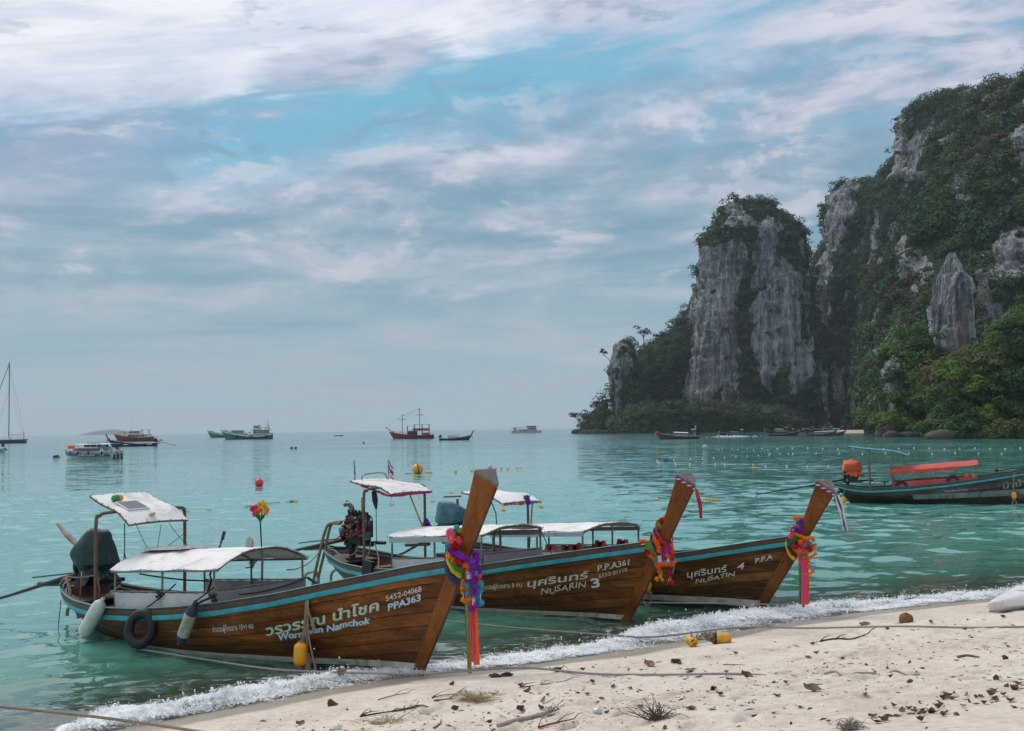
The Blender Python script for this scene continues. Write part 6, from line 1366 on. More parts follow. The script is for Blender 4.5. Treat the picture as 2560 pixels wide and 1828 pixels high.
garland(b3, 'cluster of purple, pink, blue and red silk flowers on the farthest beached prow', q3(360, 560), [('amber', .05, [q3(285, 205, .10)]), ('amber', .06, [q3(360, 220, .08)]), ('violet', .06, [q3(345, 275, .10)]), ('violet', .055, [q3(390, 245, .10)]), ('lime', .05, [q3(320, 325, .12)]), ('purple', .07, [q3(300, 370, .14)]), ('purple', .06, [q3(350, 375, .15)]), ('rose', .07, [q3(235, 470, .17)]), ('violet', .05, [q3(205, 510, .16)]), ('green', .06, [q3(220, 570, .19)]), ('green', .06, [q3(305, 500, .22)]), ('orange', .065, [q3(370, 560, .24)]), ('teal', .05, [q3(440, 600, .23)]), ('teal', .035, [q3(500, 570, .2)]), ('red', .055, [q3(285, 625, .22)]), ('red', .065, [q3(480, 640, .23)]), ('pink', .05, [q3(400, 640, .24)]), ('pink', .04, [q3(460, 545, .22)]), ('teal', .04, [q3(430, 760, .22)])])
ribbons(b3, 'long green, pink and orange ribbons hanging from the farthest beached prow', q3(400, 800), [('green', q3(355, 720, .19), q3(362, 1455, .19), .075), ('pink', q3(345, 715, .21), q3(350, 890, .21), .085), ('olive', q3(385, 715, .19), q3(395, 1500, .17), .06), ('pink', q3(400, 715, .21), q3(412, 1460, .21), .11), ('orange', q3(440, 715, .18), q3(450, 1460, .18), .07)])
cap_tie(b3, 'twisted tie on top of the farthest beached prow with a blue and white tail', 2.14, ['white', 'blue', 'white'], (.14, .62), '', w=.05)
g = MB(); xx, zz = b3.at(1693, 1400); yy = -float(b3.half(xx, zz)); g.tube([(xx+.05, yy+.1, zz+.12), (xx, yy-.03, zz+.06), (xx-.05, yy-.04, zz-.15), (xx-.08, yy-.04, zz-.26)], .014, 6, smooth=4); top(g, 'short_rope', ROPEG, b3, 'short pale rope end hanging over the gunwale beside the middle prow', 'rope', (xx, yy, zz))
xx, zz = b3.side(1619, 1462, .75); g = MB(); g.ball((xx, -.75, zz), .10, 14, 9, sq=(.8, .8, 1.3)); o = top(g, 'yellow_float', mat('yellow_float_plastic', (.80, .36, .012)), b3, 'yellow float half hidden behind the stem of the middle boat', 'float', (xx, -.75, zz)); g = MB(); g.torus((.0, 0, -.26), .07, .014, (.3, -1, 0), 18, 6, 1.9); g.build('rope_loop', ROPE, o)
# ================================================================== boats further out
PNT = {k: mat('paint_'+k, c, .5, .18, 1.5, dirt=(.08, .07, .06), dirt_amt=.4) for k, c in dict(white=(.62, .64, .64), offwhite=(.42, .44, .43), teal=(.02, .16, .22), green=(.03, .20, .17), dgreen=(.02, .10, .09), red=(.36, .03, .03), dred=(.13, .02, .022), orange=(.55, .16, .04), black=(.02, .02, .022), brown=(.10, .045, .02), blue=(.05, .33, .48), sky=(.05, .32, .46), grey=(.25, .26, .27), yellow=(.65, .42, .06), hullred=(.24, .045, .035)).items()}
GLASS = mat('dark_window', (.02, .025, .03), .12, .1, 2)
def hullmb(L, beam, free, bow=.8, stern=.2, rake=.12, trans=.75, draft=.35, n=22, m=8, srake=.0):
    """x forward from the stern at 0; freeboard rises towards bow and stern"""
    P = []
    for s_ in np.linspace(0, 1, n):
        zt = free+bow*max(0, (s_-.35)/.65)**2+stern*max(0, (.35-s_)/.35)**2; h = beam/2*(1-max(0, (s_-.5)/.5)**2.2)*(trans+(1-trans)*min(1, s_/.3)); h = max(h, .02); row = []
        for v in np.linspace(-1, 1, 2*m+1):
            a = abs(v); z = zt-(zt+draft)*(1-a); z = -draft+(zt+draft)*a**1.4; y = h*(a**.55); x = L*s_+rake*L*(z/(free+bow))*max(0, (s_-.6)/.4)**1.2-srake*z*max(0, .2-s_)/.2; row.append((x, y*np.sign(v), z))
        P.append(row)
    P = np.array(P); g = MB(); g.grid(P); g.f.append(tuple(range(2*m+1)))
    d = MB(); D = P[:, [0, m, -1]].copy(); D[:, 1, 2] = D[:, 0, 2]-.05; D[:, 1, 1] = 0; D[:, :, 2] -= .12; D[:, 0, 1] *= .97; D[:, 2, 1] *= .97; d.slab(D[:, ::-1], .03)
    return g, d, P
def rails(P, r, zoff=0.0): g = MB(); g.tube(P[:, 0]+[0, 0, zoff], r, 6); g.tube(P[:, -1]+[0, 0, zoff], r, 6); return g
def posts(root, lst, r, m, name='post'):
    for a, c in lst: g = MB(); g.tube([a, c], r, 6); g.build(name, m, root)
def vessel(name, label, cat, pa, pb, group=None, ang=8):
    """Empty at the stern waterline, x axis towards the bow; pa, pb: pixels of stern and bow on the water"""
    q = onz((pa[0]+pb[0])/2, (pa[1]+pb[1])/2); a, c = aty(*pa, q[1]), aty(*pb, q[1]); hw = (c[0]-a[0])/2*math.tan(rad(ang)); a[1] += abs(hw)*(1 if ang > 0 else -1); c[1] -= abs(hw)*(1 if ang > 0 else -1); d = c-a; t = thing(name, label, cat, (a[0], a[1], 0), math.atan2(d[1], d[0]), group); return t, float(np.hypot(d[0], d[1]))
def windows(root, xs, y, z, w, h, th=.03, m=GLASS):
    for x in xs: g = MB(); g.box((x, y, z), (w, th, h)); g.build('window', m, root, smooth=False)

# ------------------------------------------------------------------ fourth longtail, moored at the right
b4 = Boat((2650, 1259.5), (2105, 1256), .60, [(-1, .72), (-.2, .66), (.3, .53), (1.1, .475), (2.83, .575), (4.53, .74), (6.19, .985), (7.08, 1.13), (8.6, 1.40), (9.5, 1.55)], beam=.95)
r4 = top_e('longtail_boat', b4, 'grey weathered longtail moored at the right with red roof and blue stern canopy', 'longtail boat', (0, 0, 0))
build_hull(b4, r4, OLDW, None, BOTTOM, n=7, inner=DECKW)
for side in (1, -1): g = MB(); g.grid(band(b4, side, lambda s_: .30+.42*s_**1.5, lambda s_: .13+.30*s_**1.5, .33, .95, .0215)); g.build('faded_band', mat('faded_grey_paint', (.20, .215, .20), .7, .4, 3, dirt=(.05, .05, .04), dirt_amt=.9), r4)
build_prow(b4, r4, OLDW, CAPW, 2.35)
hull_text(b4, r4, 'thai_name', 'ม้าน้ำ 2', (2508, 1222), (2590, 1208), .19, mat('faded_lettering', (.34, .35, .33), .7, .3, 8, dirt=(.08, .07, .06), dirt_amt=.7), .004, .0, cap=.60); hull_text(b4, r4, 'passenger_limit', 'จำนวนผู้โดยสาร 10 คน', (2362, 1231), (2420, 1226), .06, LINEW, .0, .1, cap=.60)
flywheel_engine(r4, .45, 1.20, False, (-4.0, .32)); tarp(b4, 'orange tarpaulin tied over the engine of the moored right longtail', .48, 1.40, .44, .38, .60, TARPO, seed=3.3, point=.05)
REDC = mat('red_canvas', (.58, .085, .065), .7, .12, 3, dirt=(.60, .25, .2), dirt_amt=.5, trans=.12); BLUC = mat('blue_canvas', (.07, .36, .50), .7, .1, 3, trans=.12)
roof(r4, 2.0, 5.4, .72, 1.31, 1.58, .17, REDC)
for sy in (-1, 1):
    P = [[(x, sy*.73, 1.32+.078*(x-2.0)-dz) for dz in (0, .14)] for x in np.linspace(2.0, 4.55, 10)]; g = MB(); g.slab(P, .01); g.build('valance', REDC, r4)
    for x in (2.08, 2.9, 3.75, 4.55, 5.35): pipe(r4, [(x, sy*.72, float(b4.rim(x))-.1), (x, sy*.72, 1.30+.078*(x-2))], .016, STEEL, 'post')
    curtain(r4, (2.1, sy*.74, .90), (5.35, sy*.74, 1.14), .40, .34, REDC)
hoop(r4, 1.15, .6, .5, 2.24, m=STEEL); pipe(r4, [(2.06, -.6, .62), (2.06, -.6, 2.12)], .02, STEEL, 'post'); pipe(r4, [(2.06, .6, .62), (2.06, .6, 2.12)], .02, STEEL, 'post'); aft_sheet(r4, .35, 2.72, .62, .66, 2.36, 2.14, 1.98, BLUC, .75)
g = MB(); g.tube([(2.45, -.2, 2.06), (2.42, -.2, 1.40)], .022, 6); top(g, 'bamboo_pole', mat('bamboo', (.55, .33, .08)), b4, 'short yellow pole between the blue canopy and red roof', 'pole', (2.45, -.2, 2.06))
g = MB(); g.tube([(.95, .2, 2.34), (.7, .2, 2.50), (.42, .2, 2.78)], [.03, .02, .008], 6); top(g, 'bamboo_stick', mat('green_bamboo', (.25, .30, .08), .6), b4, 'thin green stick poking up at the aft corner of the blue canopy', 'stick', (.95, .2, 2.34))
for x, z, lab in ((2.42, .72, 'black tyre leaning on the red curtain near the stern of the moored boat'), (4.42, .93, 'black tyre leaning on the red curtain towards the bow of the moored boat')):
    g = MB(); g.torus((x, -.80, z), .20, .06, (0, -1, .2), 28, 8); top(g, 'tyre', BLACK, b4, lab, 'tyre', (x, -.80, z), 'tyres on the moored right boat')
for x, lab, c in ((4.95, 'orange life vest under the front of the red roof', LIFE), (5.22, 'salmon pink life vest beside the orange one under the red roof', mat('salmon_vest', (.7, .2, .13), .7))):
    og = (x, -.6, 1.05); g = MB(); g.grid([[(x+.11*math.cos(a)*k, -.62+.06*math.sin(a), .90+.34*v) for a in np.linspace(0, 2*PI, 10, endpoint=False)] for v, k in ((0, .4), (.05, 1), (.6, .95), (.95, .6), (1, .2))], close_v=True); top(g, 'life_vest', c, b4, lab, 'life vest', og, 'life vests on the moored right boat')
YEL = mat('yellow_float_plastic', (.80, .36, .012))
def hang_float(px, py, lat, lab, ln):
    x, z = b4.side(px, py, lat); g = MB(); g.lathe([(0, -.13), (.08, -.11), (.10, -.03), (.10, .06), (.07, .13), (0, .14)], (x, -lat, z), (0, 0, 1), 14); o = top(g, 'yellow_float', YEL, b4, lab, 'float', (x, -lat, z), 'yellow floats on the moored right boat'); h = MB(); h.tube([(0, 0, .13), (.02, .0, ln), (0.06, .12, ln+.08)], .012, 5); h.tube([(-.02, 0, -.12), (-.08, 0, -.35), (-.06, 0, -.50)], .02, 6); h.tube([(.02, 0, -.12), (.10, 0, -.35), (.09, 0, -.50)], .02, 6); h.build('float_rope', ROPEG, o)
hang_float(2109, 1250, .5, 'yellow float hanging at the stern of the moored right boat', .35); hang_float(2535, 1239, .80, 'yellow float with pale ropes hanging near the frame edge on the moored boat', .8)
g = MB(); g.tube([(7.6, .3, 1.30), (6.9, .45, 1.42), (6.2, .55, 1.30)], [.03, .025, .02], 6); g.ball((6.15, .55, 1.32), .07, 8, 6); top(g, 'propeller_shaft', IRON, b4, 'dark shaft tip of another boat showing over the moored boat bow', 'shaft', (6.2, .55, 1.3))
g = MB(); g.tube([(1.75, -.3, .45), (1.75, -.3, .86)], .02, 6); g.lathe([(0, 0), (.16, .02), (.17, .05), (0, .06)], (1.75, -.3, .84), (0, 0, 1), 12); g.build('stool', BLACK, r4)
g = MB()
for k in range(14): a = random.uniform(0, 6); g.tube([(-.02, -.1, .5), (-.18+.1*math.cos(a), -.1+.2*math.sin(a), .25+.15*math.sin(a*2)), (-.22+.15*math.cos(a+1), -.1+.2*math.sin(a+2), .02)], .008, 4, smooth=3)
top(g, 'stern_wires', DARKL, b4, 'tangle of dark wire hanging at the stern of the moored right boat', 'wire', (-.05, -.1, .4))

# ------------------------------------------------------------------ longtails far out
def small_longtail(label, pbow, pstern, wood, roofm=None, aft=None, sash=('pink', 'orange'), rz=2.3, group='longtail boats far across the bay', cargo=None, engine=True):
    t, L = vessel('longtail_boat', label, 'longtail boat', pstern, pbow, group); k = L/8.0
    g, d, P = hullmb(L, 1.8*k, .50*k, .85*k, .12*k, .10, .55); g.build('hull', wood, t); d.build('deck', DECKW, t); rails(P, .05*k, -.02).build('rub_rail', TEALP, t)
    xb = P[-1, 0, 0]; g = MB(); ring = []
    for z, f, w_ in ((-.1, .35, .05), (.8, .32, .07), (1.3, .25, .10), (2.0, .24, .16), (rz, .26, .2)): x = L+.55*k*z+.1*k; ring.append([(x, -.02, z*k), (x-f*k, -w_*k, z*k), (x-f*k, w_*k, z*k), (x, .02, z*k)])
    R3 = np.array(ring); g.grid(R3, close_v=True); n_ = (len(ring)-1)*4; g.f.append(tuple(n_+q for q in range(4))); g.build('prow', wood, t)
    for i, c in enumerate(sash):
        g = MB(); z = (1.30+.16*i)*k; x = L+.55*z; g.torus((x-.05*k, 0, z), .20*k, .09*k, (.5, 0, 1), 14, 6); g.tube([(x+.12*k, (-.12+.2*i)*k, z), (x+.14*k, (-.12+.2*i)*k, z-.55*k), (x+.13*k, (-.12+.2*i)*k, z-(.95+.2*i)*k)], [.08*k, .10*k, .07*k], 6, flat=.5); g.build('sash', CL[c] if c in CL else FC[c], t)
    if roofm is not None:
        roof(t, L*.30, L*.66, .75*k, 1.18*k, 1.32*k, .14*k, roofm, nx=8, ny=7, sagx=.01)
        for sy in (-1, 1):
            posts(t, [((x, sy*.7*k, .4*k), (x, sy*.7*k, 1.22*k)) for x in np.linspace(L*.32, L*.64, 4)], .03*k, STEEL)
            g = MB(); g.slab([[(x, sy*.74*k, .62*k+z*k) for z in (0, .34)] for x in np.linspace(L*.31, L*.65, 6)], .01); g.build('side_curtain', CURT if cargo is None else cargo, t)
    if aft is not None:
        roof(t, L*.08, L*.22, .5*k, 1.95*k, 1.85*k, .04*k, aft, 'stern_canopy', nx=5, ny=5, sagx=.01); posts(t, [((L*.16, sy*.5*k, .4*k), (L*.16, sy*.48*k, 1.9*k)) for sy in (-1, 1)], .03*k, STEEL)
    if engine:
        g = MB(); g.box((.3*k, 0, 1.0*k), (.7*k, .4*k, .5*k)); g.box((.3*k, 0, 1.35*k), (.4*k, .3*k, .2*k)); g.ball((.1*k, 0, .95*k), .25*k, 8, 6); g.tube([(.4*k, 0, 1.2*k), (.1*k, 0, 1.7*k)], .05*k, 5); e = g.build('engine', IRON, t); s = MB(); s.tube([(0, 0, .9*k), (-1.5*k, 0, .55*k), (-3.4*k, 0, .05*k)], .05*k, 6); sub(s, 'drive_shaft', IRON, e)
    return t
HB = mat('far_brown_hull', (.11, .04, .016), .5, .3, 1.5); HD = mat('far_dark_hull', (.035, .025, .022), .5, .3, 1.5)
small_longtail('dark longtail boat with red roof anchored beside the two masted ship', (1172, 1100.5), (1098, 1101), HD, PNT['dred'], None, ('amber', 'orange'), 2.6)
t = small_longtail('brown longtail boat with white roof anchored in front of the headland', (1650, 1098), (1749, 1097.5), HB, CANV, CANV, ('red', 'orange'), 2.5); g = MB(); g.tube([(1.2, .3, .6), (1.2, .3, 2.4), (1.0, .3, 3.2)], .05, 5); g.ball((.98, .3, 3.25), .16, 8, 6); g.build('stern_pole', PNT['white'], t)
small_longtail('longtail boat with green cabin cover passing with a white wake', (1802, 1090), (1864, 1089.5), HD, PNT['green'], CANV, ('yellow', 'amber'), 2.6, cargo=PNT['green'])
small_longtail('dark longtail with red roof in the middle of the moored cluster', (1991, 1089.5), (1922, 1090), HD, PNT['dred'], None, ('orange', 'pink'), 2.4, cargo=PNT['dred'])
small_longtail('longtail with white roof lying behind the red roofed one in the cluster', (1916, 1083), (1976, 1082.8), HD, PNT['white'], PNT['white'], ('yellow', 'orange'), 2.6)
small_longtail('light brown longtail with pale roof at the right of the cluster', (2082, 1090), (2016, 1090.5), HB, PNT['offwhite'], PNT['dgreen'], ('magenta', 'yellow'), 2.2)
small_longtail('brown longtail with high curved prow, rightmost of the cluster', (2106, 1088.8), (2040, 1089.2), HB, PNT['white'], None, ('orange', 'red'), 2.7)
small_longtail('longtail with blue roof and pink sash moored by the right slope', (2250, 1087.5), (2330, 1088.5), HB, PNT['sky'], None, ('pink', 'white'), 2.4)
for k, (px_, c1, c2, lab) in enumerate(((1986, 'green', 'yellow', 'small longtail at the far sand strip with green sash'), (2014, 'red', 'pink', 'small longtail at the far sand strip with red and pink sash'), (2034, 'orange', 'red', 'small longtail at the far sand strip with orange and red sash'), (2062, 'pink', 'white', 'small longtail at the far sand strip with pink and white sash'))): small_longtail(lab, (px_, 1080.4), (px_+52, 1079.6), HD, [PNT['grey'], PNT['dred'], PNT['sky'], PNT['white']][k], PNT['white'], (c1, c2), 2.7)
g = MB(); pw = onz(1829, 1093)
for _ in range(240): q = np.array([random.gauss(0, 2.6), random.gauss(0, .8), abs(random.gauss(0, .22))]); g.ball(pw+q, random.uniform(.06, .22), 5, 4, sq=(1.6, 1, .6))
o = g.build('wake_foam', mat('water_drop', (.85, .9, .9)), None, tuple(pw), kind='stuff')

# ------------------------------------------------------------------ speedboat
t, L = vessel('speedboat', 'white and teal speedboat with dark windows, three outboards and orange vests on its bow', 'speedboat', (300, 1147), (156, 1147), None, -24); k = L/9.0
g, d, P = hullmb(L, 2.9*k, 1.05*k, .45*k, .05*k, .06, .95, n=26); hl = g.build('hull', PNT['white'], t); d.build('deck', PNT['white'], t)
def hull_band(z0, z1, m, name, off=.03):
    for s_ in (0, -1):
        rows = []
        for i in range(len(P)):
            col = P[i, :9] if s_ == 0 else P[i, ::-1][:9]; zc = col[::-1, 2]; r = []
            for z in np.linspace(z0, z1, 4): zz_ = z+.22*max(0, (i/25-.3))**2*k*2; r.append((np.interp(zz_, zc, col[::-1, 0]), np.interp(zz_, zc, col[::-1, 1])*1.0+(off if s_ else -off), zz_))
            rows.append(r)
        g = MB(); g.grid(rows); g.build(name, m, t)
hull_band(.32*k, .72*k, PNT['teal'], 'teal_band'); hull_band(.80*k, .84*k, PNT['hullred'], 'red_stripe'); hull_band(.24*k, .27*k, PNT['hullred'], 'red_stripe'); hull_band(.92*k, .95*k, PNT['hullred'], 'red_stripe')
# cabin: raked sides, long roof
def loft(secs, m, name, par, closed=True):
    g = MB(); g.grid(np.array(secs), close_v=True); n = len(secs[0]); g.f.append(tuple(range(n-1, -1, -1))); o = (len(secs)-1)*n; g.f.append(tuple(o+i for i in range(n))); return g.build(name, m, par, smooth=True, angle=30)
def csec(x0, x1, w0, w1, z0, z1): return [(x0, -w0, z0), (x1, -w1, z1), (x1, w1, z1), (x0, w0, z0)]
loft([csec(.9*k, 1.9*k, 1.25*k, 1.0*k, 1.0*k, 1.62*k), csec(5*k, 5*k, 1.3*k, 1.05*k, 1.02*k, 1.62*k), csec(7.4*k, 6.6*k, .95*k, .85*k, 1.2*k, 1.60*k)], PNT['white'], 'cabin', t)
for sy in (-1, 1):
    g = MB(); g.slab([[(x, sy*(1.31-.10*(x > 6))*k*(1 if x < 6 else .85), (1.18+.05*(x > 6))*k), (x-.25*k*(x > 6), sy*1.10*k*(1 if x < 6 else .85), 1.52*k)] for x in np.array([1.9, 3, 4, 5, 6, 6.9])*k/k*1.0*k/k], .02) if False else g.slab([[(x*k, sy*1.335*k*f, 1.16*k), (x*k-.2*k, sy*1.145*k*f, 1.50*k)] for x, f in ((1.9, 1), (3.2, 1), (4.6, 1.0), (5.8, .97), (7.0, .80))], .02); g.build('side_window', GLASS, t, smooth=False)
    posts(t, [((x*k, sy*1.0*k, 1.58*k), ((x+.15)*k, sy*1.05*k, 2.02*k)) for x in (2.4, 3.6, 4.8, 5.9)], .05*k, PNT['white'])
    g = MB(); g.slab([[(.2*k, sy*1.3*k, 1.0*k), (.9*k, sy*1.15*k, 2.0*k)], [(.6*k, sy*1.3*k, 1.0*k), (1.8*k, sy*1.12*k, 2.0*k)]], .04); g.build('roof_wing', PNT['teal'], t, smooth=False)
    g = MB(); g.box((2.15*k, sy*1.16*k, 1.66*k), (.45*k, .03, .14*k)); g.build('red_flash', PNT['red'], t, smooth=False)
roof(t, .2*k, 6.4*k, 1.22*k, 2.06*k, 2.02*k, .10*k, PNT['white'], 'cabin_roof', nx=8, ny=7, sagx=0)
g = MB(); g.box((3.6*k, 0, 1.82*k), (3.0*k, 1.7*k, .3*k)); g.build('seat_backs', PNT['black'], t, smooth=False)
g = MB(); g.slab([[(x*k, y*k, (2.42+.03*math.cos(y*2))*k) for y in (-.8, 0, .8)] for x in (2.4, 3.4, 4.6)], .05); g.build('upper_awning', PNT['grey'], t); posts(t, [((x*k, y*k, 2.1*k), (x*k, y*k, 2.42*k)) for x in (2.5, 4.5) for y in (-.7, .7)], .03*k, STEEL)
for y in (-.75, 0, .75):
    g = MB(); g.grid([[(-.35*k+.34*k*math.cos(a)*s, y*k+.24*k*math.sin(a)*s, z*k) for a in np.linspace(0, 2*PI, 12, endpoint=False)] for z, s in ((.62, .55), (.75, .9), (1.0, 1.0), (1.2, .85), (1.28, .4))], close_v=True); n_ = len(g.v); g.f.append(tuple(range(n_-12, n_))); o = g.build('outboard_motor', PNT['offwhite'], t); s = MB(); s.box((-.40*k, y*k, .35*k), (.26*k, .16*k, .75*k)); s.box((-.42*k, y*k, .0), (.5*k, .06*k, .25*k)); s.build('leg', PNT['black'], o, smooth=False)
posts(t, [((-.15*k, sy*1.3*k, .55*k), (-.75*k, sy*1.25*k, .6*k)) for sy in (-1, 1)], .06*k, PNT['white'], 'swim_rail')
for x in (1.2, 3.6, 5.6, 7.4): f_ = float(np.interp(x*k, P[:, 0, 0], P[:, 0, 1])); o = None; g = MB(); g.lathe([(0, -.28*k), (.09*k, -.24*k), (.10*k, .2*k), (.03*k, .28*k), (0, .3*k)], (0, 0, 0), (0, 0, 1), 10); o = g.build('boat_fender', BLACK); sy = 1; o.matrix_world = Matrix.Translation(t.location) @ Matrix.Rotation(t.rotation_euler[2], 4, 'Z') @ Matrix.Translation((x*k, abs(f_)+.12*k, .82*k)); tag(o, 'dark fender on the speedboat side, '+{1.2: 'closest to the outboards', 3.6: 'second from the outboards', 5.6: 'third from the outboards', 7.4: 'closest to the bow'}[x], 'fender', 'fenders on the speedboat')
def flat_text(par, txt, x, y, z, h, w, m, flip=1, name='lettering', shear=.0, bold=.02):
    v, f = text_geo(txt, bold, shear); u = (v[:, 0]-v[:, 0].min())/(v[:, 0].max()-v[:, 0].min()); g = MB(); g._add([(x+flip*w*a, y, z+b_*h/.72) for a, b_ in zip(u, v[:, 1])], f); return g.build(name, m, par, smooth=False)
hy = 1.40*k
flat_text(t, 'ANISA GROUP', 5.6*k, float(abs(np.interp(4*k, P[:, 0, 0], P[:, 0, 1])))+.02, .42*k, .24*k, 3.1*k, PNT['white'], -1, 'lettering', .15); flat_text(t, '329', 1.55*k, float(abs(np.interp(1.2*k, P[:, 0, 0], P[:, 0, 1])))+.02, .42*k, .25*k, .75*k, PNT['white'], -1); flat_text(t, 'SPEED BOAT', 5.2*k, 1.335*k, 1.06*k, .09*k, 1.9*k, PNT['black'], -1)
for i in range(4):
    x = (7.35+.34*i)*k; o = MB(); o.grid([[(x+.15*k*math.cos(a)*s, .35*k+.12*k*math.sin(a)*s-.0, (1.42+z)*k) for a in np.linspace(0, 2*PI, 10, endpoint=False)] for z, s in ((0, .6), (.06, 1), (.4, 1), (.5, .6), (.52, .2))], close_v=True); ob = o.build('life_vest', LIFE); ob.matrix_world = Matrix.Translation(t.location) @ Matrix.Rotation(t.rotation_euler[2], 4, 'Z'); tag(ob, 'orange life vest in the row on the speedboat foredeck, '+nth(3-i), 'life vest', 'orange vests on the speedboat bow')
pa = onz(141, 1144); g = MB(); g.ball((0, 0, .1), .42, 10, 7, sq=(1.3, .8, .8)); o = g.build('mooring_float', mat('navy_vinyl', (.018, .04, .085)), None); o.location = tuple(pa); tag(o, 'blue and yellow float in front of the speedboat bow', 'float'); g = MB(); g.ball((.5, 0, .05), .2, 8, 6); g.build('yellow_end', YEL, o)

# ------------------------------------------------------------------ red and orange tour boat with the white longtail before it
t, L = vessel('tour_boat', 'red and orange wooden tour boat with two decks behind the speedboat', 'tour boat', (383, 1103), (296, 1104)); k = L/16.0
g, d, P = hullmb(L, 4.4*k, 1.7*k, 1.7*k, .4*k, .10, .8); g.build('hull', PNT['hullred'], t); d.build('deck', PNT['brown'], t); rails(P, .12*k).build('rub_rail', PNT['orange'], t); hull_band(1.25*k, 1.6*k, PNT['dgreen'], 'green_band', .04)
loft([csec(3*k, 3.2*k, 1.6*k, 1.5*k, 1.6*k, 3.1*k), csec(11.5*k, 11.2*k, 1.5*k, 1.4*k, 1.6*k, 3.1*k)], PNT['offwhite'], 'lower_cabin', t); windows(t, [x*k for x in (7.2, 8.2, 9.2, 10.2, 11)], 1.62*k, 2.5*k, .7*k, .7*k); windows(t, [4.5*k, 6*k], 1.62*k, 2.4*k, .9*k, .5*k, m=PNT['dgreen'])
g = MB(); g.box((7*k, 0, 3.25*k), (11*k, 3.6*k, .16*k)); g.build('upper_deck', PNT['white'], t, smooth=False); loft([csec(6.2*k, 6.3*k, 1.2*k, 1.2*k, 3.3*k, 4.6*k), csec(11*k, 10.8*k, 1.2*k, 1.2*k, 3.3*k, 4.6*k)], PNT['offwhite'], 'wheelhouse', t); windows(t, [x*k for x in (7, 7.9, 8.8, 9.7, 10.5)], 1.22*k, 4.1*k, .55*k, .5*k)
g = MB(); g.box((8*k, 0, 4.7*k), (6*k, 3*k, .12*k)); g.build('wheelhouse_roof', PNT['orange'], t, smooth=False); g = MB(); g.box((3.6*k, 0, 5.3*k), (4*k, 3*k, .1*k)); g.build('aft_roof', PNT['brown'], t, smooth=False)
posts(t, [((x*k, sy*1.6*k, 1.6*k), (x*k, sy*1.6*k, h*k)) for x, h in ((2.2, 5.3), (5.2, 5.3), (12.6, 3.3), (1.4, 3.2)) for sy in (-1, 1)], .12*k, PNT['orange']); posts(t, [((12.9*k, 0, 1.9*k), (12.9*k, 0, 4.8*k))], .2*k, PNT['orange']); g = MB(); g.box((12.2*k, 0, 3.5*k), (2.2*k, 2.4*k, .12*k)); g.build('bow_awning', PNT['yellow'], t, smooth=False); posts(t, [((10*k, .5*k, 4.7*k), (9.8*k, .5*k, 9.8*k))], .04*k, STEEL, 'aerial')
t = small_longtail('white and black longtail boat with blue cover lying in front of the red tour boat', (284, 1116), (391, 1116.5), HD, None, None, ('red', 'pink'), 2.3, None); g = MB(); g.grid([[(x, y, .62+.22*math.cos(y*1.3)) for y in np.linspace(-.9, .9, 7)] for x in np.linspace(3.6, 6.8, 5)]); g.build('blue_cover', PNT['sky'], t); g = MB(); g.slab([[(x, sy, z) for z in (.45, .68)] for sy in (1.05,) for x in np.linspace(1.5, 8.5, 8)], .05) if False else g.box((5, 1.02, .56), (7.4, .05, .24)); g.build('white_strake', PNT['white'], t, smooth=False)
for px_, py_, r_, lab in ((402, 1099.5, .75, 'red float on the water right of the tour boat, larger'), (397, 1107, .45, 'small red float right of the tour boat')): p = onz(px_, py_+2); g = MB(); g.ball((0, 0, .1), r_, 10, 7, sq=(1.4, 1, .8)); o = g.build('mooring_buoy', PNT['red'], None); o.location = tuple(p); tag(o, lab, 'buoy')
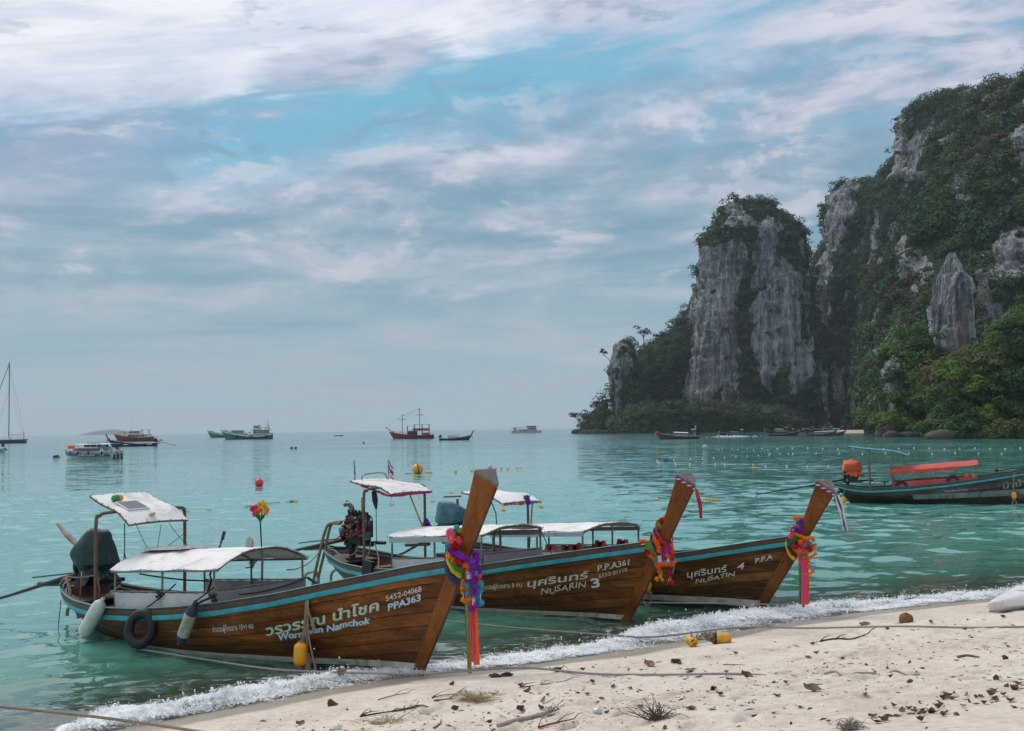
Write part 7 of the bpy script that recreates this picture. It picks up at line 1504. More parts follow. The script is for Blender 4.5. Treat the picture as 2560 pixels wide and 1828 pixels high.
# ------------------------------------------------------------------ green fishing boats
def fishing(label, ps, pb, group, big=True):
    t, L = vessel('fishing_boat', label, 'fishing boat', ps, pb, group); k = L/22.0; g, d, P = hullmb(L, 5.6*k, 1.9*k, 2.6*k, 1.0*k, .10, .7); g.build('hull', PNT['green'], t); d.build('deck', PNT['brown'], t)
    globals()['P'] = P; g = MB(); S = np.stack([P[:, 0], P[:, 0]-[0, .0, .75*k]], 1); S2 = np.stack([P[:, -1], P[:, -1]-[0, 0, .75*k]], 1)
    for q, sg in ((S, -1), (S2, 1)): A = q.copy(); A[..., 1] += sg*.06; g.slab(A if sg > 0 else A[:, ::-1], .03)
    g.build('white_topside', PNT['white'], t); rails(P, .12*k).build('rub_rail', PNT['dgreen'], t)
    loft([csec(1.6*k, 1.8*k, 2.0*k, 1.9*k, 2*k, 4.2*k), csec(9.4*k, 9.2*k, 2*k, 1.9*k, 1.7*k, 4.2*k)], PNT['offwhite'], 'deckhouse', t); windows(t, [x*k for x in (2.6, 4, 5.4, 6.8, 8.2)], 2.03*k, 3.3*k, .8*k, .7*k); windows(t, [x*k for x in (2.6, 4, 5.4, 6.8, 8.2)], -2.03*k, 3.3*k, .8*k, .7*k)
    g = MB(); g.box((5.5*k, 0, 4.3*k), (9.4*k, 4.8*k, .2*k)); g.build('boat_deck', PNT['green'], t, smooth=False)
    if big:
        loft([csec(6.2*k, 6.3*k, 1.5*k, 1.4*k, 4.4*k, 6.3*k), csec(9.2*k, 9*k, 1.5*k, 1.4*k, 4.4*k, 6.3*k)], PNT['white'], 'wheelhouse', t); windows(t, [6.9*k, 7.7*k, 8.5*k], -1.5*k, 5.6*k, .6*k, .5*k); windows(t, [6.9*k, 7.7*k, 8.5*k], 1.5*k, 5.6*k, .6*k, .5*k); g = MB(); g.box((7.6*k, 0, 6.4*k), (3.8*k, 3.4*k, .15*k)); g.build('wheelhouse_roof', PNT['green'], t, smooth=False)
        g = MB(); g.box((3.6*k, 0, 5.5*k), (4.6*k, 3.8*k, .14*k)); g.build('awning', PNT['green'], t, smooth=False); posts(t, [((x*k, sy*1.8*k, 4.3*k), (x*k, sy*1.8*k, 5.5*k)) for x in (1.6, 3.6, 5.6) for sy in (-1, 1)], .1*k, PNT['white'])
        posts(t, [((2.4*k, 0, 4.3*k), (2.4*k, 0, 9.2*k)), ((3.2*k, .6*k, 4.3*k), (3.2*k, .6*k, 7.8*k)), ((6*k, 0, 4.3*k), (6*k, 0, 7*k)), ((2*k, 1*k, 4.3*k), (2*k, 1*k, 7.6*k))], .09*k, PNT['black'], 'mast'); posts(t, [((10*k, 0, 1.7*k), (10.6*k, 0, 3.6*k)), ((10.6*k, 0, 3.6*k), (12*k, 0, 2.6*k))], .14*k, PNT['black'], 'derrick')
        for i, x in enumerate((3, 10, 16.5)): f_ = float(abs(np.interp(x*k, P[:, 0, 0], P[:, 0, 1]))); g = MB(); g.torus((x*k, f_+.18*k, 1.2*k), .5*k, .2*k, (0, 1, 0), 16, 6); g.build('tyre_fender', BLACK, t)
    else: g = MB(); g.grid([[(x*k, y*k, (2.2+2.6*max(0, 1-abs(x-13)/3.2)*(1-abs(y)/2.6))*k) for y in np.linspace(-2.2, 2.2, 7)] for x in np.linspace(9.6, 16.4, 9)]); g.build('net_heap', PNT['green'], t); posts(t, [((13*k, 0, 2*k), (13*k, 0, 6.4*k))], .1*k, PNT['white'], 'mast')
    return t
fishing('green and white wooden fishing boat with tall wheelhouse near the horizon', (681, 1098), (566, 1099), None); fishing('second green fishing boat half hidden behind the larger green one', (615, 1093.5), (528, 1094.5), None, False)
# ------------------------------------------------------------------ two masted red ship
t, L = vessel('sailing_ship', 'dark red two masted excursion ship with bare masts near the horizon', 'ship', (1084, 1096.5), (984, 1097.5)); k = L/16.0
g, d, P = hullmb(L, 4.4*k, 1.25*k, 1.5*k, .25*k, .10, .8); g.build('hull', PNT['hullred'], t); d.build('deck', PNT['brown'], t); rails(P, .12*k).build('rub_rail', PNT['dred'], t); rails(P, .05*k, .55*k).build('bulwark_rail', PNT['dred'], t); g = MB(); g.box((L*.42, 0, .05*k), (L*.8, 3.9*k, .5*k)); g.build('waterline_band', PNT['black'], t, smooth=False)
posts(t, [((15.6*k, 0, 2.5*k), (19.2*k, 0, 4.6*k))], .14*k, PNT['dred'], 'bowsprit')
loft([csec(6.5*k, 6.5*k, 1.5*k, 1.5*k, 1.2*k, 3*k), csec(10.6*k, 10.4*k, 1.5*k, 1.4*k, 1.2*k, 3*k)], PNT['dred'], 'cabin', t); windows(t, [7.4*k, 8.4*k, 9.4*k], 1.53*k, 2.2*k, .6*k, .6*k); windows(t, [7.4*k, 8.4*k, 9.4*k], -1.53*k, 2.2*k, .6*k, .6*k)
g = MB(); g.box((5.6*k, 0, 3.15*k), (8*k, 3.8*k, .18*k)); g.build('upper_deck', PNT['dred'], t, smooth=False); g = MB(); g.box((5*k, 1.85*k, 3.7*k), (6.4*k, .08*k, .8*k)); g.box((5*k, -1.85*k, 3.7*k), (6.4*k, .08*k, .8*k)); g.build('railing', PNT['hullred'], t, smooth=False); g = MB(); g.box((4.6*k, 0, 5.6*k), (6.6*k, 3.6*k, .12*k)); g.build('sun_awning', PNT['grey'], t, smooth=False); g = MB(); g.box((9.2*k, 0, 5.0*k), (3*k, 3.2*k, .1*k)); g.build('fore_awning', PNT['grey'], t, smooth=False)
posts(t, [((x*k, sy*1.7*k, 1.2*k), (x*k, sy*1.7*k, h*k)) for x, h in ((1.8, 5.6), (4.6, 5.6), (7.6, 5.6), (10.4, 5.0)) for sy in (-1, 1)], .1*k, PNT['black'])
posts(t, [((5.6*k, 0, 3*k), (5.6*k, 0, 12.2*k)), ((12.4*k, 0, 1.8*k), (12.4*k, 0, 9.6*k))], .13*k, PNT['dred'], 'mast'); posts(t, [((7.1*k, 0, 9.4*k), (4.1*k, 0, 9.4*k)), ((14*k, 0, 7.7*k), (10.8*k, 0, 7.7*k))], .10*k, PNT['dred'], 'yard')
for a, c in (((19.2, 4.6), (12.4, 9.4)), ((12.4, 9.4), (5.6, 12)), ((5.6, 12), (2.4, 5.6)), ((12.4, 9.4), (9, 8.9)), ((5.6, 11.8), (12.0, 9.0))): g = MB(); g.tube(sag((a[0]*k, 0, a[1]*k), (c[0]*k, 0, c[1]*k), .2*k, 8), .03*k, 4); g.build('rigging', DARKL, t)
g = MB(); g.box((3*k, .5*k, 1.9*k), (2.6*k, 2.6*k, .9*k)); g.build('red_cargo', PNT['red'], t, smooth=False)
# ------------------------------------------------------------------ pontoon barge
t, L = vessel('pontoon_boat', 'pale flat pontoon house boat on the horizon left of the headland', 'houseboat', (1352, 1082.3), (1277, 1082.8)); k = L/22; g = MB(); g.box((L/2, 0, .7*k), (L, 7*k, 1.6*k)); g.build('hull', PNT['offwhite'], t, smooth=False); g = MB(); g.box((L/2, 0, 1.6*k), (L*.98, 7.2*k, .15*k)); g.build('deck', PNT['green'], t, smooth=False)
g = MB(); g.box((6.5*k, 0, 2.9*k), (6*k, 5.5*k, 2.5*k)); g.build('cabin', PNT['offwhite'], t, smooth=False); g = MB(); g.box((19*k, 0, 2.8*k), (1.8*k, 5*k, 2.2*k)); g.build('bow_cabin', PNT['offwhite'], t, smooth=False); g = MB(); g.box((11.5*k, 0, 4.2*k), (20*k, 6.6*k, .2*k)); g.build('roof', PNT['grey'], t, smooth=False); g = MB(); g.box((7*k, 0, 4.75*k), (6.5*k, 5*k, .7*k)); g.build('roof_house', PNT['dred'], t, smooth=False)
windows(t, [x*k for x in (4.6, 6.2, 7.8)], 2.78*k, 3.1*k, 1*k, .9*k); windows(t, [x*k for x in (4.6, 6.2, 7.8)], -2.78*k, 3.1*k, 1*k, .9*k); posts(t, [((x*k, sy*3*k, 1.6*k), (x*k, sy*3*k, 4.2*k)) for x in (10, 12, 14, 16) for sy in (-1, 1)], .12*k, PNT['white']); g = MB(); g.box((13*k, 0, 2.1*k), (6*k, 6*k, .7*k)); g.build('bench_rows', PNT['green'], t, smooth=False)
# ------------------------------------------------------------------ yacht at the left edge and the boat cut by the frame
t, L = vessel('sailing_yacht', 'bare masted sailing yacht anchored at the left edge', 'yacht', (62, 1108), (-70, 1110)); k = L/18.0; g, d, P = hullmb(L, 4.4*k, 1.25*k, .6*k, .15*k, .06, .75); g.build('hull', mat('yacht_teal', (.05, .12, .13), .4), t); d.build('deck', PNT['white'], t); rails(P, .09*k).build('toe_rail', PNT['white'], t)
loft([csec(5*k, 5.2*k, 1.2*k, 1.0*k, 1.2*k, 1.9*k), csec(11*k, 10.4*k, 1.2*k, .9*k, 1.2*k, 1.8*k)], PNT['white'], 'coachroof', t); g = MB(); g.slab([[(x*k, y*k, 2.6*k+.1*k*math.cos(y)) for y in (-1.3, 0, 1.3)] for x in (2.4, 3.6, 4.8)], .05); g.build('bimini', PNT['grey'], t); posts(t, [((x*k, sy*1.2*k, 1.2*k), (x*k, sy*1.2*k, 2.6*k)) for x in (2.5, 4.7) for sy in (-1, 1)], .04*k, STEEL)
xm = (62-20.5)/132*18; posts(t, [((xm*k, 0, 1.2*k), (xm*k, 0, 27.5*k))], .15*k, PNT['black'], 'mast'); posts(t, [((xm*k, 1.4*k, 9*k), (xm*k, -1.4*k, 9*k)), ((xm*k, 1.2*k, 18*k), (xm*k, -1.2*k, 18*k)), ((xm*k, 0, 3*k), ((xm-4.6)*k, 0, 3.1*k))], .08*k, PNT['grey'], 'spreader')
for a, c, r_ in (((xm, 27), (xm+9, 1.8), .11), ((xm, 27), (.4, 1.6), .025), ((xm, 18), (xm+5, 1.6), .03), ((xm, 26), (xm-2.6, 9), .02), ((xm-2.6, 9), (1, 1.6), .02)): g = MB(); g.tube([(a[0]*k, 0, a[1]*k), (c[0]*k, 0, c[1]*k)], r_*k, 5); g.build('stay', DARKL, t)
posts(t, [((.6*k, 1*k, 1.2*k), (.6*k, 1*k, 4.2*k))], .08*k, PNT['black'], 'stern_pole')
t, L = vessel('motor_launch', 'small launch with black outboard cut off by the left edge', 'launch', (8, 1132), (-60, 1131)); g, d, P = hullmb(L, 1.9, .7, .4, .1, .08, .8); g.build('hull', PNT['offwhite'], t); d.build('deck', PNT['grey'], t); g = MB(); g.box((.2, 0, 1.6), (.6, .5, 1.0), taper=.6); g.build('outboard_motor', PNT['black'], t); g = MB(); g.tube([(-.2, .3, .9), (-.6, .3, .3)], .18, 8); g.build('green_roll', mat('green_plastic', (.02, .25, .06)), t)
for px_, py_, lab, s_ in ((846, 1090.5, 'tiny flat dark dinghy on the open water near the horizon', 8.0),):
    t, L = vessel('dinghy', lab, 'dinghy', (836, 1090.6), (857, 1090.4)); g, d, P = hullmb(L, 1.6, .5, .3, .1, .1, .8); g.build('hull', PNT['black'], t)

# ================================================================== buoys and floats
def buoy(name, label, px, py, rpx, m, sq=(1, 1, 1), grp=None, band=None, sink=.25, cat='buoy'):
    """py: water line in pixels; rpx: radius in pixels"""
    p = onz(px, py); r = rpx*np.linalg.norm(p-CAMP)/FPX; g = MB(); g.ball((0, 0, r*sq[2]*(1-sink)), r, 16, 10, sq=sq); o = g.build(name, m, None); o.location = tuple(p); tag(o, label, cat, grp)
    if band: h = MB(); h.torus((0, 0, r*sq[2]*(1-sink)), r*1.0, r*.10, (1, .25, .12), 28, 6); h.build('band', band, o)
    h = MB(); h.lathe([(r*.12, 0), (r*.12, r*.14)], (0, 0, r*sq[2]*(2-sink)-r*.08), (0, 0, 1), 8); h.build('eye', m, o); return o
buoy('mooring_buoy', 'red ball buoy floating behind the flower bouquet', 648, 1216, 10.5, mat('red_buoy', (.62, .04, .04), .45, .1), sink=.2)
buoy('mooring_buoy', 'large yellow ball buoy with black band', 1044, 1184, 13.5, mat('yellow_buoy', (.72, .33, .015), .45, .12, dirt=(.3, .15, .02)), band=BLACK, sink=.2)
buoy('mooring_buoy', 'half white half green ball buoy right of the large yellow one', 1225, 1173, 6.3, PNT['offwhite'], sink=.25); buoy('mooring_buoy', 'pale pinkish ball buoy far out before the headland', 1763, 1124, 7.2, mat('pale_buoy', (.36, .33, .34), .6), sink=.3)
def drum(name, label, px, py, rpx, lpx, m, ax=(1, 0, 0), grp=None):
    p = onz(px, py); s_ = np.linalg.norm(p-CAMP)/FPX; r, L = rpx*s_, lpx*s_; a = Vector(ax).normalized(); c = -a*L/2+Vector((0, 0, r*.5)); g = MB(); g.lathe([(r*.6, 0), (r, L*.04), (r*1.03, L*.3), (r*.98, L*.33), (r*.98, L*.63), (r*1.03, L*.66), (r, L*.96), (r*.6, L)], tuple(c), tuple(a), 16); o = g.build(name, m, None); o.location = tuple(p); return tag(o, label, 'float', grp)
drum('floating_drum', 'teal plastic drum floating on the rippled water', 1663, 1154, 6.5, 13, mat('teal_drum', (.02, .14, .20), .4), (1, .2, 0)); drum('floating_drum', 'weathered white drum float left of the exposed engine', 811, 1352, 5.5, 11, PNT['offwhite'], (1, .2, 0)); drum('floating_drum', 'dark barrel far out left of the centre, first of two', 729, 1122, 3.2, 6, PNT['black']); drum('floating_drum', 'dark barrel far out left of the centre, second of two', 739, 1122, 3.2, 6, PNT['black']); drum('floating_drum', 'small dark drum far out below the two masted ship', 909, 1108.5, 2.4, 4.5, PNT['black'])
YF = mat('line_float_yellow', (.62, .33, .04), .6, .3, dirt=(.25, .13, .04), dirt_amt=.6); WF = mat('line_float_white', (.62, .62, .60), .6, .2); DF = mat('line_float_dark', (.10, .07, .04), .7)
def float_row(spots, m, rpx, lpx, label, grp, lines=()):
    proto = {}; spots = sorted(spots)
    for i, (px, py) in enumerate(spots):
        p = onz(px, py); s_ = np.linalg.norm(p-CAMP)/FPX; r, L = rpx*s_, lpx*s_; key = round(r, 1)
        if key not in proto: g = MB(); g.lathe([(r*.4, 0), (r*.95, L*.15), (r, L*.5), (r*.95, L*.85), (r*.4, L)], (-L/2, 0, r*.25), (1, 0, 0), 10); o = g.build('line_float', m, None); proto[key] = o
        else: o = proto[key].copy(); COL.objects.link(o)
        o.location = tuple(p); o.rotation_euler = (0, 0, random.uniform(-.7, .7)); tag(o, label+(', '+nth(i) if len(spots) > 1 else ''), 'float', grp)
    for a, c in lines: P0, P1 = onz(*a), onz(*c); P0[2] = P1[2] = .015; line(None, 'thin dark line by the '+' '.join(label.split()[:11]), [P0, (P0+P1)/2+np.array([0, .1, 0]), P1], .012, DARKL, 'float_line', 'float lines on the water')
float_row([(496, 1277)], YF, 4, 13, 'single yellow line float just right of the nearest stern canopy', 'yellow line floats', [((468, 1280), (528, 1276))]); float_row([(633, 1266), (650, 1263)], YF, 4, 12, 'yellow line float of the pair under the red ball buoy', 'yellow line floats', [((612, 1268), (700, 1256))]); float_row([(731, 1254)], YF, 4, 12, 'single yellow line float left of the small flags', 'yellow line floats', [((715, 1256), (745, 1253))])
float_row([(1069, 1182), (1077, 1182)], YF, 3, 7, 'small yellow float right next to the large yellow buoy', 'yellow line floats', [((1012, 1184), (1030, 1184))]); float_row([(1139, 1180), (1179, 1177), (1191, 1176), (1239, 1172), (1253, 1171.5), (1269, 1172), (1293, 1171.5), (1302, 1171)], YF, 2.6, 7, 'small yellow float in the far row around the white and green buoy', 'yellow line floats'); float_row([(1127, 1234), (1134, 1235)], YF, 3, 9, 'yellow float of the pair left of the nearest prow top', 'yellow line floats')
float_row([(1643, 1250)], YF, 3.2, 11, 'lone yellow float left of the middle prow top', 'yellow line floats'); float_row([(1762, 1250), (1773, 1250), (1784, 1251), (1795, 1252)], YF, 3.8, 11, 'yellow float in the tight row of four between the two prows', 'yellow line floats', [((1798, 1253), (1826, 1257))]); float_row([(1977, 1249)], DF, 3.5, 10, 'brown float under the long shaft of the moored boat', 'dark line floats'); float_row([(2113, 1270)], YF, 4, 13, 'yellow float on the water below the moored boat stern', 'yellow line floats'); float_row([(1883, 1163)], YF, 2.5, 7, 'tiny yellow float among the white ones', 'yellow line floats')
_w = [(1905+38*i, 1121.5+1.2*math.sin(i*1.7)) for i in range(18)] + [(1924+58*i, 1133.5+1.2*math.sin(i*2.1)) for i in range(11)] + [(1914+52*i, 1165+1.0*math.sin(i)) for i in range(5)]
_w += [(1400+.2637*x, 980+.2637*y) for x, y in ((1485, 545), (1510, 546), (1535, 543), (1630, 540), (1685, 546), (1775, 538), (1835, 548), (1915, 534), (1970, 550), (2070, 535), (920, 655), (928, 660), (945, 672), (1080, 642), (1095, 682), (1235, 634), (1350, 630), (1350, 678), (1230, 683), (1455, 623), (1470, 685), (1560, 620), (1560, 688), (1668, 612), (1775, 607), (1880, 602), (1980, 598), (2085, 588), (2165, 586), (1950, 702), (2150, 700))]

for q, txt in ((_w[:18], 'tiny white float in the farthest long row on the right'), (_w[18:29], 'tiny white float in the middle row on the right'), (_w[29:34], 'tiny white float in the nearest row left of the moored boat'), (_w[34:], 'tiny white float scattered around the teal drum')): float_row(q, WF, 1.25, 3.6, txt, 'white floats of the swimming area line')
# ================================================================== things on the beach
def S(px, py, up=.0): p = sand_at(px, py); p[2] += up; return p
# mooring ropes
line(None, 'long grey brown mooring rope running from beside the nearest hull onto the sand', cr([onz(335, 1621, .03), onz(500, 1647, .04), onz(680, 1673, .08), onz(850, 1681, .12), onz(1060, 1684, .20), S(1300, 1688, .10), S(1480, 1689, .03), S(1650, 1690, .02), S(1850, 1691, .015), S(1990, 1692, .012)], 8), .0145, ROPEG)
for a, c in (((2060, 1688), (2190, 1686)), ((2225, 1686.5), (2300, 1685))): line(None, '%s stretch of half buried grey rope on the sand' % ('longer left' if a[0] < 2100 else 'shorter right'), cr([S(a[0]+(c[0]-a[0])*u, a[1]+(c[1]-a[1])*u, .004+.006*math.sin(PI*u)) for u in np.linspace(0, 1, 6)], 3), .0145, ROPEG, 'buried_rope', 'half buried rope pieces')
g = MB(); p = onz(1213-280, 1690, .03)
kp = onz(850, 1681, .12)
for q in range(5): g.torus((random.uniform(-.03, .05), 0, random.uniform(-.01, .02)), .03, .014, (random.uniform(-1, 1), 1, random.uniform(-1, 1)), 12, 5)
o = g.build('rope_knot', ROPE, None); o.location = tuple(kp); tag(o, 'frayed knot on the mooring rope below the nearest hull', 'rope')
line(None, 'mooring rope reaching from behind the nearest prow through the breaker to the right edge', cr([np.array(b2.w(7.2, -.5, .15)) if False else aty(1112, 1553, 19.2), aty(1300, 1571, 18.9), aty(1530, 1588, 18.6), aty(1640, 1592, 18.5), S(1850, 1592, .14), S(2020, 1587, .10), S(2250, 1580, .05), S(2420, 1574, .02), S(2580, 1571, .01)], 8), .0145, ROPEG)
line(None, 'taut rope across the bow of the farthest beached boat towards the paddle board', cr([aty(1560, 1506, 21.0), aty(1750, 1508, 21.05), aty(1905, 1510.5, 21.15), aty(2090, 1515, 21.6), aty(2300, 1518, 22.1), S(2530, 1519, .02)], 8), .0135, ROPEG)
lp = aty(1965, 1512, 21.25); g = MB(); g.tube(cr([lp+np.array(q) for q in ((0, 0, 0), (-.06, -.02, -.06), (-.07, -.02, -.16), (0, -.03, -.27), (.05, -.02, -.16), (.05, -.02, -.05), (0, 0, 0))], 6), .017, 7); g.tube([lp+np.array((0, -.03, -.26)), lp+np.array((-.01, -.03, -.38))], [.022, .010], 6); g.torus(lp+np.array((0, -.03, -.27)), .022, .014, (0, .3, 1), 12, 5); o = g.build('rope_loop', ROPE, None, tuple(lp)); tag(o, 'brown rope loop with knot hanging on the taut line over the surf', 'rope')
line(None, 'thick mooring rope sloping down across the bottom left corner', cr([aty(-30, 1764, 13.7), aty(150, 1782, 13.4), aty(330, 1804, 13.1), aty(500, 1830, 12.8), aty(620, 1852, 12.6)], 8), .0165, ROPE)
# float bundle
fb = S(1770, 1614); t = thing('float_bundle', 'two yellow floats tied in a bundle of coiled rope at the waterline', 'float', fb); YL = mat('scuffed_yellow_float', (.66, .34, .02), .5, .2, 12, dirt=(.20, .10, .03), dirt_amt=.6)
def bpart(mb, name, m): mb.build(name, m, t)
c0 = aty(1729, 1607, fb[1])-fb; c1 = aty(1806, 1604, fb[1]+.05)-fb; c0[2] = max(c0[2], .06); c1[2] = max(c1[2], .08)
g = MB(); g.lathe([(.015, -.10), (.05, -.095), (.075, -.05), (.08, 0), (.075, .05), (.05, .095), (.015, .10)], c0, (.35, -.8, -.2), 16); bpart(g, 'yellow_float', YL); g = MB(); g.lathe([(.02, -.12), (.07, -.115), (.088, -.07), (.088, .07), (.07, .115), (.02, .12)], c1, (1, .15, .05), 16); bpart(g, 'yellow_float', YL)
g = MB(); g.torus(c1+np.array([-.11, 0, 0]), .075, .02, (1, .1, 0), 16, 6); g.torus(c0+np.array([.02, -.08, 0]), .025, .02, (.3, -1, 0), 12, 5); bpart(g, 'float_collar', BLACK)
for k in range(7):
    g = MB(); g.tube([c0+np.array([.03, .02*k-.05, .0]), c0+np.array([.10+.03*k, .05*math.sin(k*2), .02+.11*abs(math.sin(k*1.3))]), (c0+c1)/2+np.array([.02*math.sin(k*3), .06*math.cos(k*2), -.03+.12*abs(math.cos(k*1.9))]), c1+np.array([-.14, .03*math.sin(k), .02*k-.06]), c1+np.array([-.05+.03*k, -.08, -.07])], .010, 6, smooth=5); bpart(g, 'rope_strand', ROPE)
g = MB(); g.torus((c0+c1)/2+np.array([.08, 0, .06]), .07, .010, (.3, -1, .1), 20, 6, 1.2); g.torus(c0+np.array([.0, 0, .11]), .03, .010, (1, -.3, .1), 16, 6); bpart(g, 'rope_ring', ROPE)
# coconut
p = S(2265, 1556); g = MB(); g.grid([[(r*math.cos(a)*(1+.05*math.cos(3*a)), r*math.sin(a)*(1+.05*math.cos(3*a)), z) for a in np.linspace(0, 2*PI, 20, endpoint=False)] for r, z in ((.02, -.02), (.075, -.01), (.105, .05), (.108, .10), (.095, .15), (.06, .175), (.04, .172), (.035, .19), (.01, .188))], close_v=True); o = g.build('coconut', mat('coconut_husk', (.20, .095, .045), .85, .4, 14, bump=.6, dirt=(.07, .035, .02), dirt_amt=.7), None); o.location = tuple(p); tag(o, 'brown coconut husk lying at the edge of the surf', 'coconut')
# white paddle board / kayak
p = S(2560, 1522); t = thing('kayak', 'white scuffed plastic kayak lying on the sand at the right edge', 'kayak', p, math.atan2(.62, 1.0)+.10)
P = []
for s_ in np.linspace(0, 1, 22):
    x = -1.02+3.2*s_; w_ = .40*min(1, (s_*2.2+.004))**.75*math.sin(PI*min(.5+max(0, s_-.45)*.9, 1)); h = .05+.25*min(1, s_*2.6)**.8*math.sin(PI*min(.5+max(0, s_-.45)*.75, 1)); up = .07*(1-s_)**3
    P.append([(x, w_*math.cos(a)*(1.0 if math.sin(a) > 0 else .85), up+.10+(h if math.sin(a) > 0 else .10)*math.sin(a)*(1-.25*max(0, math.sin(a))**8)) for a in np.linspace(0, 2*PI, 20, endpoint=False)])
KW = mat('scuffed_white_plastic', (.66, .66, .64), .5, .08, 3, dirt=(.42, .34, .25), dirt_amt=.75); g = MB(); g.grid(np.array(P), close_v=True); g.f.append(tuple(range(20))); g.build('deck', KW, t)
g = MB(); g.grid([[(q[0], q[1]*1.025, min(q[2], .075)) for q in row[10:]+row[:1]] for row in P]); g.build('hull_bottom', mat('sandy_stained_plastic', (.30, .26, .19), .6, .3, 4, dirt=(.5, .45, .36), dirt_amt=.5), t)
g = MB(); g.slab([[(-.1+.3*u, -.14+.28*v, .335+.015*math.cos(v*3)) for v in (0, .5, 1)] for u in (0, .5, 1)], .02); g.build('seat_well', KW, t)
g = MB(); g.torus((.42, .05, .40), .05, .010, (0, 1, 0), 14, 6); g.build('handle', BLACK, t)

# driftwood, twigs, dead rope
TW = mat('grey_driftwood', (.15, .11, .085), .9, .4, 12, bump=.5); TWD = mat('dark_twig', (.05, .035, .026), .9, .4, 12); OLDR = mat('sun_bleached_rope', (.36, .33, .28), .95, .25, 20, bump=.8, bscale=90)
def stick(label, pts, r, m=TW, name='twig', grp='twigs on the sand', forks=0, up=.012):
    P = [S(*q, up) for q in pts]; g = MB(); g.tube(cr(P, 5), [r, r*.8, r*.45], 6)
    for k in range(forks):
        i = random.randint(0, len(P)-1); d = (P[-1]-P[0]); d /= np.linalg.norm(d); e = P[i]+d*random.uniform(.08, .22)+np.array([random.uniform(-.08, .08), random.uniform(-.08, .08), random.uniform(.02, .08)]); g.tube([P[i], (P[i]+e)/2+np.array([0, 0, .02]), e], [r*.6, r*.4, r*.2], 5)
    o = g.build(name, m, None, tuple(P[0])); return tag(o, label, 'twig', grp)
stick('thin forked twig lying above the surf at the lower left', [(945, 1755), (985, 1745), (1020, 1741)], .006, TWD, forks=2)
stick('long dark branched twig on the sand at the lower left', [(900, 1797), (940, 1790), (975, 1782), (1040, 1772)], .010, TWD, forks=4); stick('brown knotted stick at the lower left beside the dark branched twig', [(980, 1782), (1010, 1776), (1050, 1768), (1072, 1770)], .014, TW, forks=1)
stick('flat thin twigs in front of the pale dry grass tuft', [(1080, 1745), (1110, 1739), (1147, 1736)], .006, TWD, forks=3); stick('short reddish stick by the pale dry grass tuft', [(1085, 1751), (1120, 1745), (1150, 1748)], .010, TW, forks=2)
stick('dark forked branch on the sand right of the float bundle', [(2050, 1607), (2090, 1602), (2130, 1596), (2170, 1589)], .014, TWD, forks=5); stick('pale driftwood stick lying alone at the right', [(2395, 1649), (2420, 1646), (2449, 1645)], .018, TW); stick('thin curved twig below the float bundle', [(1808, 1667), (1835, 1661), (1862, 1660)], .006, TWD)
stick('long reddish leaf stalk in the middle foreground', [(1345, 1820), (1390, 1812), (1435, 1803)], .010, mat('red_stalk', (.20, .06, .035), .8), forks=3); stick('thin bent black twig in the middle foreground', [(1352, 1756), (1362, 1748), (1358, 1760), (1390, 1746)], .005, TWD); stick('reddish twig in the foreground centre left', [(1085, 1828), (1100, 1815), (1103, 1803)], .009, mat('red_stalk', (.20, .06, .035))); stick('row of twigs and leaf stalks on the sand behind the mooring rope', [(1300, 1722), (1350, 1716), (1415, 1708)], .008, mat('red_stalk', (.20, .06, .035)), forks=6)
g = MB(); P = cr([S(1245, 1822, .02), S(1290, 1810, .02), S(1330, 1799, .025), S(1370, 1790, .03)], 6); g.tube(P, .022, 8)
for _ in range(26): q = P[-1]+RNG.normal(size=3)*.02; g.tube([q, q+np.array([random.uniform(0, .14), random.uniform(-.06, .08), random.uniform(0, .09)])], .004, 4)
tag(g.build('frayed_rope', OLDR, None, tuple(P[0])), 'thick sun bleached rope with frayed end on the foreground sand', 'rope')
def tuft(name, label, px, py, n, sx, h, m, cat, r=.004, seed=1, up=.0):
    rr = np.random.default_rng(seed); p = S(px, py); g = MB()
    for _ in range(n):
        a = np.array([rr.normal(0, sx*.35), rr.normal(0, sx*.18), .0]); d = rr.normal(size=3)*np.array([sx*1.1, sx*.6, h*.45])+np.array([0, 0, h*.45]); b_ = a+d; b_[2] = max(b_[2], .01); g.tube([a, (a+b_)/2+rr.normal(size=3)*sx*.38+np.array([0, 0, h*.30]), b_+rr.normal(size=3)*sx*.1*np.array([1, 1, .3])], [r, r*.8, r*.4], 4, smooth=2)
    o = g.build(name, m, None); o.location = tuple(p); return tag(o, label, cat)
tuft('dry_bush', 'dry tangled brown root bush in the foreground sand', 1640, 1803, 80, .11, .13, mat('dry_root', (.12, .085, .06), .9), 'bush', .0035, 3); tuft('dry_grass', 'pale straw coloured tuft of dry fibre on the left foreground sand', 1185, 1755, 200, .13, .05, mat('straw', (.40, .31, .18), .9), 'grass tuft', .003, 5); tuft('rope_tangle', 'grey frayed fibre clump at the bottom edge right of the bush', 2125, 1826, 120, .06, .06, OLDR, 'rope', .004, 8); tuft('dry_fibre', 'strip of straw fibre lying on the lower left sand', 965, 1808, 120, .16, .03, mat('straw', (.40, .31, .18)), 'fibre', .003, 9)
for px_, py_, s_, m, lab, nm in ((868, 1776, .016, PNT['red'], 'tiny red bottle cap on the lower left sand', 'bottle_cap'), (1493, 1783, .045, mat('cloudy_plastic', (.55, .56, .56), .3, .1), 'crumpled clear plastic scrap beside the dry bush', 'plastic_scrap'), (843, 1826, .05, PNT['white'], 'white plastic cup half cut by the bottom edge', 'plastic_cup')):
    p = S(px_, py_); g = MB(); g.ball((0, 0, s_*.5), s_, 10, 7, .12 if s_ > .02 else 0, (1, 1, .8)); o = g.build(nm, m, None, smooth=True); o.location = tuple(p); tag(o, lab, 'litter')
